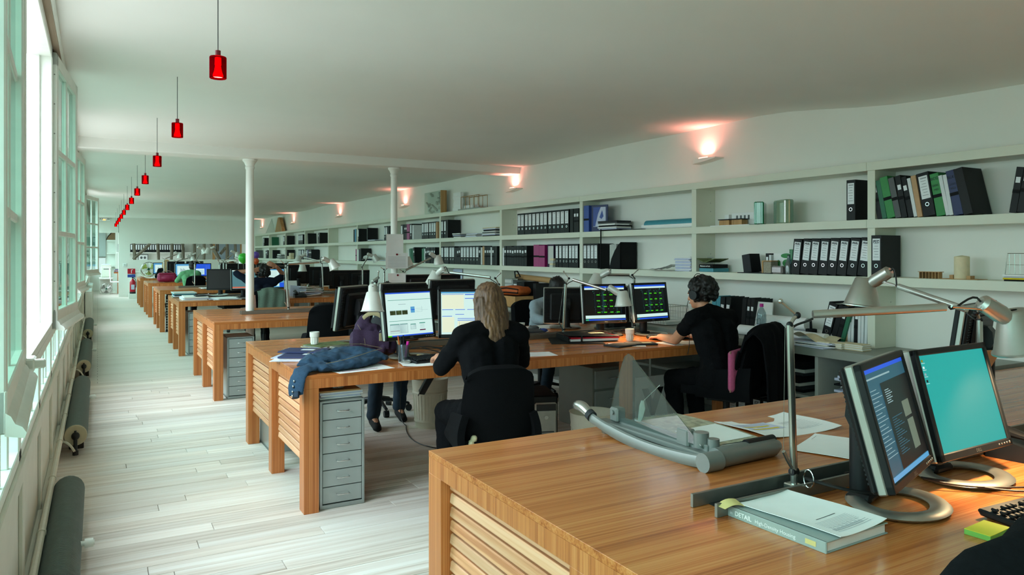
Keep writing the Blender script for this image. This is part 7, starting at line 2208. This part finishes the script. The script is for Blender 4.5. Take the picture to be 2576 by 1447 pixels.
t = thing('printer', 'cream office printer on a cabinet in the room beyond', 'printer', (.28, 31.2, .62)); part('body', 'fan_cream', t, lambda q: (q.box((0, 0, .2), (.36, .4, .4), .03), q.box((0, 0, .43), (.34, .36, .06), .015))); part('paper', 'paper_cool', t, lambda q: q.box((0, -.02, .475), (.22, .28, .02), .002)); part('slot', 'binder_grey', t, lambda q: q.box((.02, -.201, .3), (.22, .004, .03)))
b = MB(); b.box((.28, 31.2, .58), (.46, .5, .06), .006); b.box((.28, 31.35, .28), (.42, .2, .55), .006)
b.build('printer_stand', 'wall_white', label='white stand under the cream printer', cat='stand')
fan('grey floor fan under the printer stand in the room beyond', .28, 30.8, 0, .19, 'alu_dull')
t = thing('office_desk', 'orange-brown desk with piled files in the room beyond the passage', 'desk', (.78, 31.4, 0)); part('top', 'oak_top', t, lambda q: q.box((0, 0, .78), (.5, .7, .05))); part('side', 'oak_z', t, lambda q: q.box((-.1, -.1, .38), (.06, .5, .76)))
stack('file_pile', 'blue and red files piled on the desk in the room beyond', 'files', .72, 31.3, .805, .34, .4, .12, 5, ['binder_navy', 'paper', 'bag_red', 'paper_cool', 'purple_cloth'], jit=.02, pname='file')
t = thing('side_chair', 'white-framed chair beside the printer in the room beyond', 'chair', (.58, 30.6, 0))
part('frame', 'paper', t, lambda q: (q.tube([(-.2, .18, .95), (-.16, .1, .46), (.2, .08, .44), (.2, .08, 0)], .016, 8), q.tube([(-.2, -.18, .95), (-.16, -.2, .46), (.2, -.22, .44), (.2, -.22, 0)], .016, 8))); part('seat', 'paper', t, lambda q: q.box((.02, -.05, .46), (.4, .42, .04), .01)); part('backrest', 'paper', t, lambda q: q.box((-.19, 0, .75), (.03, .38, .3), .01))
# binders on the shelf behind the timber opening
t0 = thing('wall_shelf', 'long white shelf with binders behind the timber opening', 'shelf', (1.95, 32.2, 0)); part('board', 'wall_white', t0, lambda q: q.box((0, 0, 1.52), (2.6, .35, .05), .003)); part('back', 'wall_white', t0, lambda q: q.box((0, .2, 1.5), (2.7, .04, 3.0)))
x = .72
q = MB(); q.box((0, 0, .155), (.064, .26, .31), .003); q.mats = ['binder_black']; FB = q.mesh('cover', 0)
q = MB(); q.box((0, -.132, .19), (.046, .002, .19)); q.mats = ['label_white']; FL = q.mesh('spine_label', 0)
i = 0
while x < 3.05:
    if i < 28:
        t = thing('binder', ORD[i] + ' black binder from the left on the shelf behind the timber opening', 'binder', (x, 32.12, 1.546), group='binders behind the timber opening')
        obj('cover', FB, t); obj('spine_label', FL, t)
    x += .084; i += 1
t = thing('picture', 'small framed drawing on the wall behind the timber opening', 'picture', (1.55, 32.16, 1.33)); part('frame', 'binder_grey', t, lambda q: q.box((0, 0, 0), (.36, .02, .26), .004)); part('sheet', 'paper', t, lambda q: q.box((0, -.011, 0), (.31, .002, .21))); part('drawing', 'binder_grey', t, lambda q: (q.ell((-.06, -.013, 0), (.045, .002, .05)), q.ell((.06, -.013, 0), (.045, .002, .05))))
t = thing('wardrobe', 'brown-framed wardrobe doors behind the right part of the timber opening', 'wardrobe', (4.6, 31.6, 0)); part('door', 'shirt_grey', t, lambda q: q.box((0, 0, 1.0), (1.2, .05, 2.0))); part('frame', 'model_wood', t, lambda q: [q.box((x_, -.03, 1.0), (.1, .03, 2.0)) for x_ in (-.55, -.05, .5)])
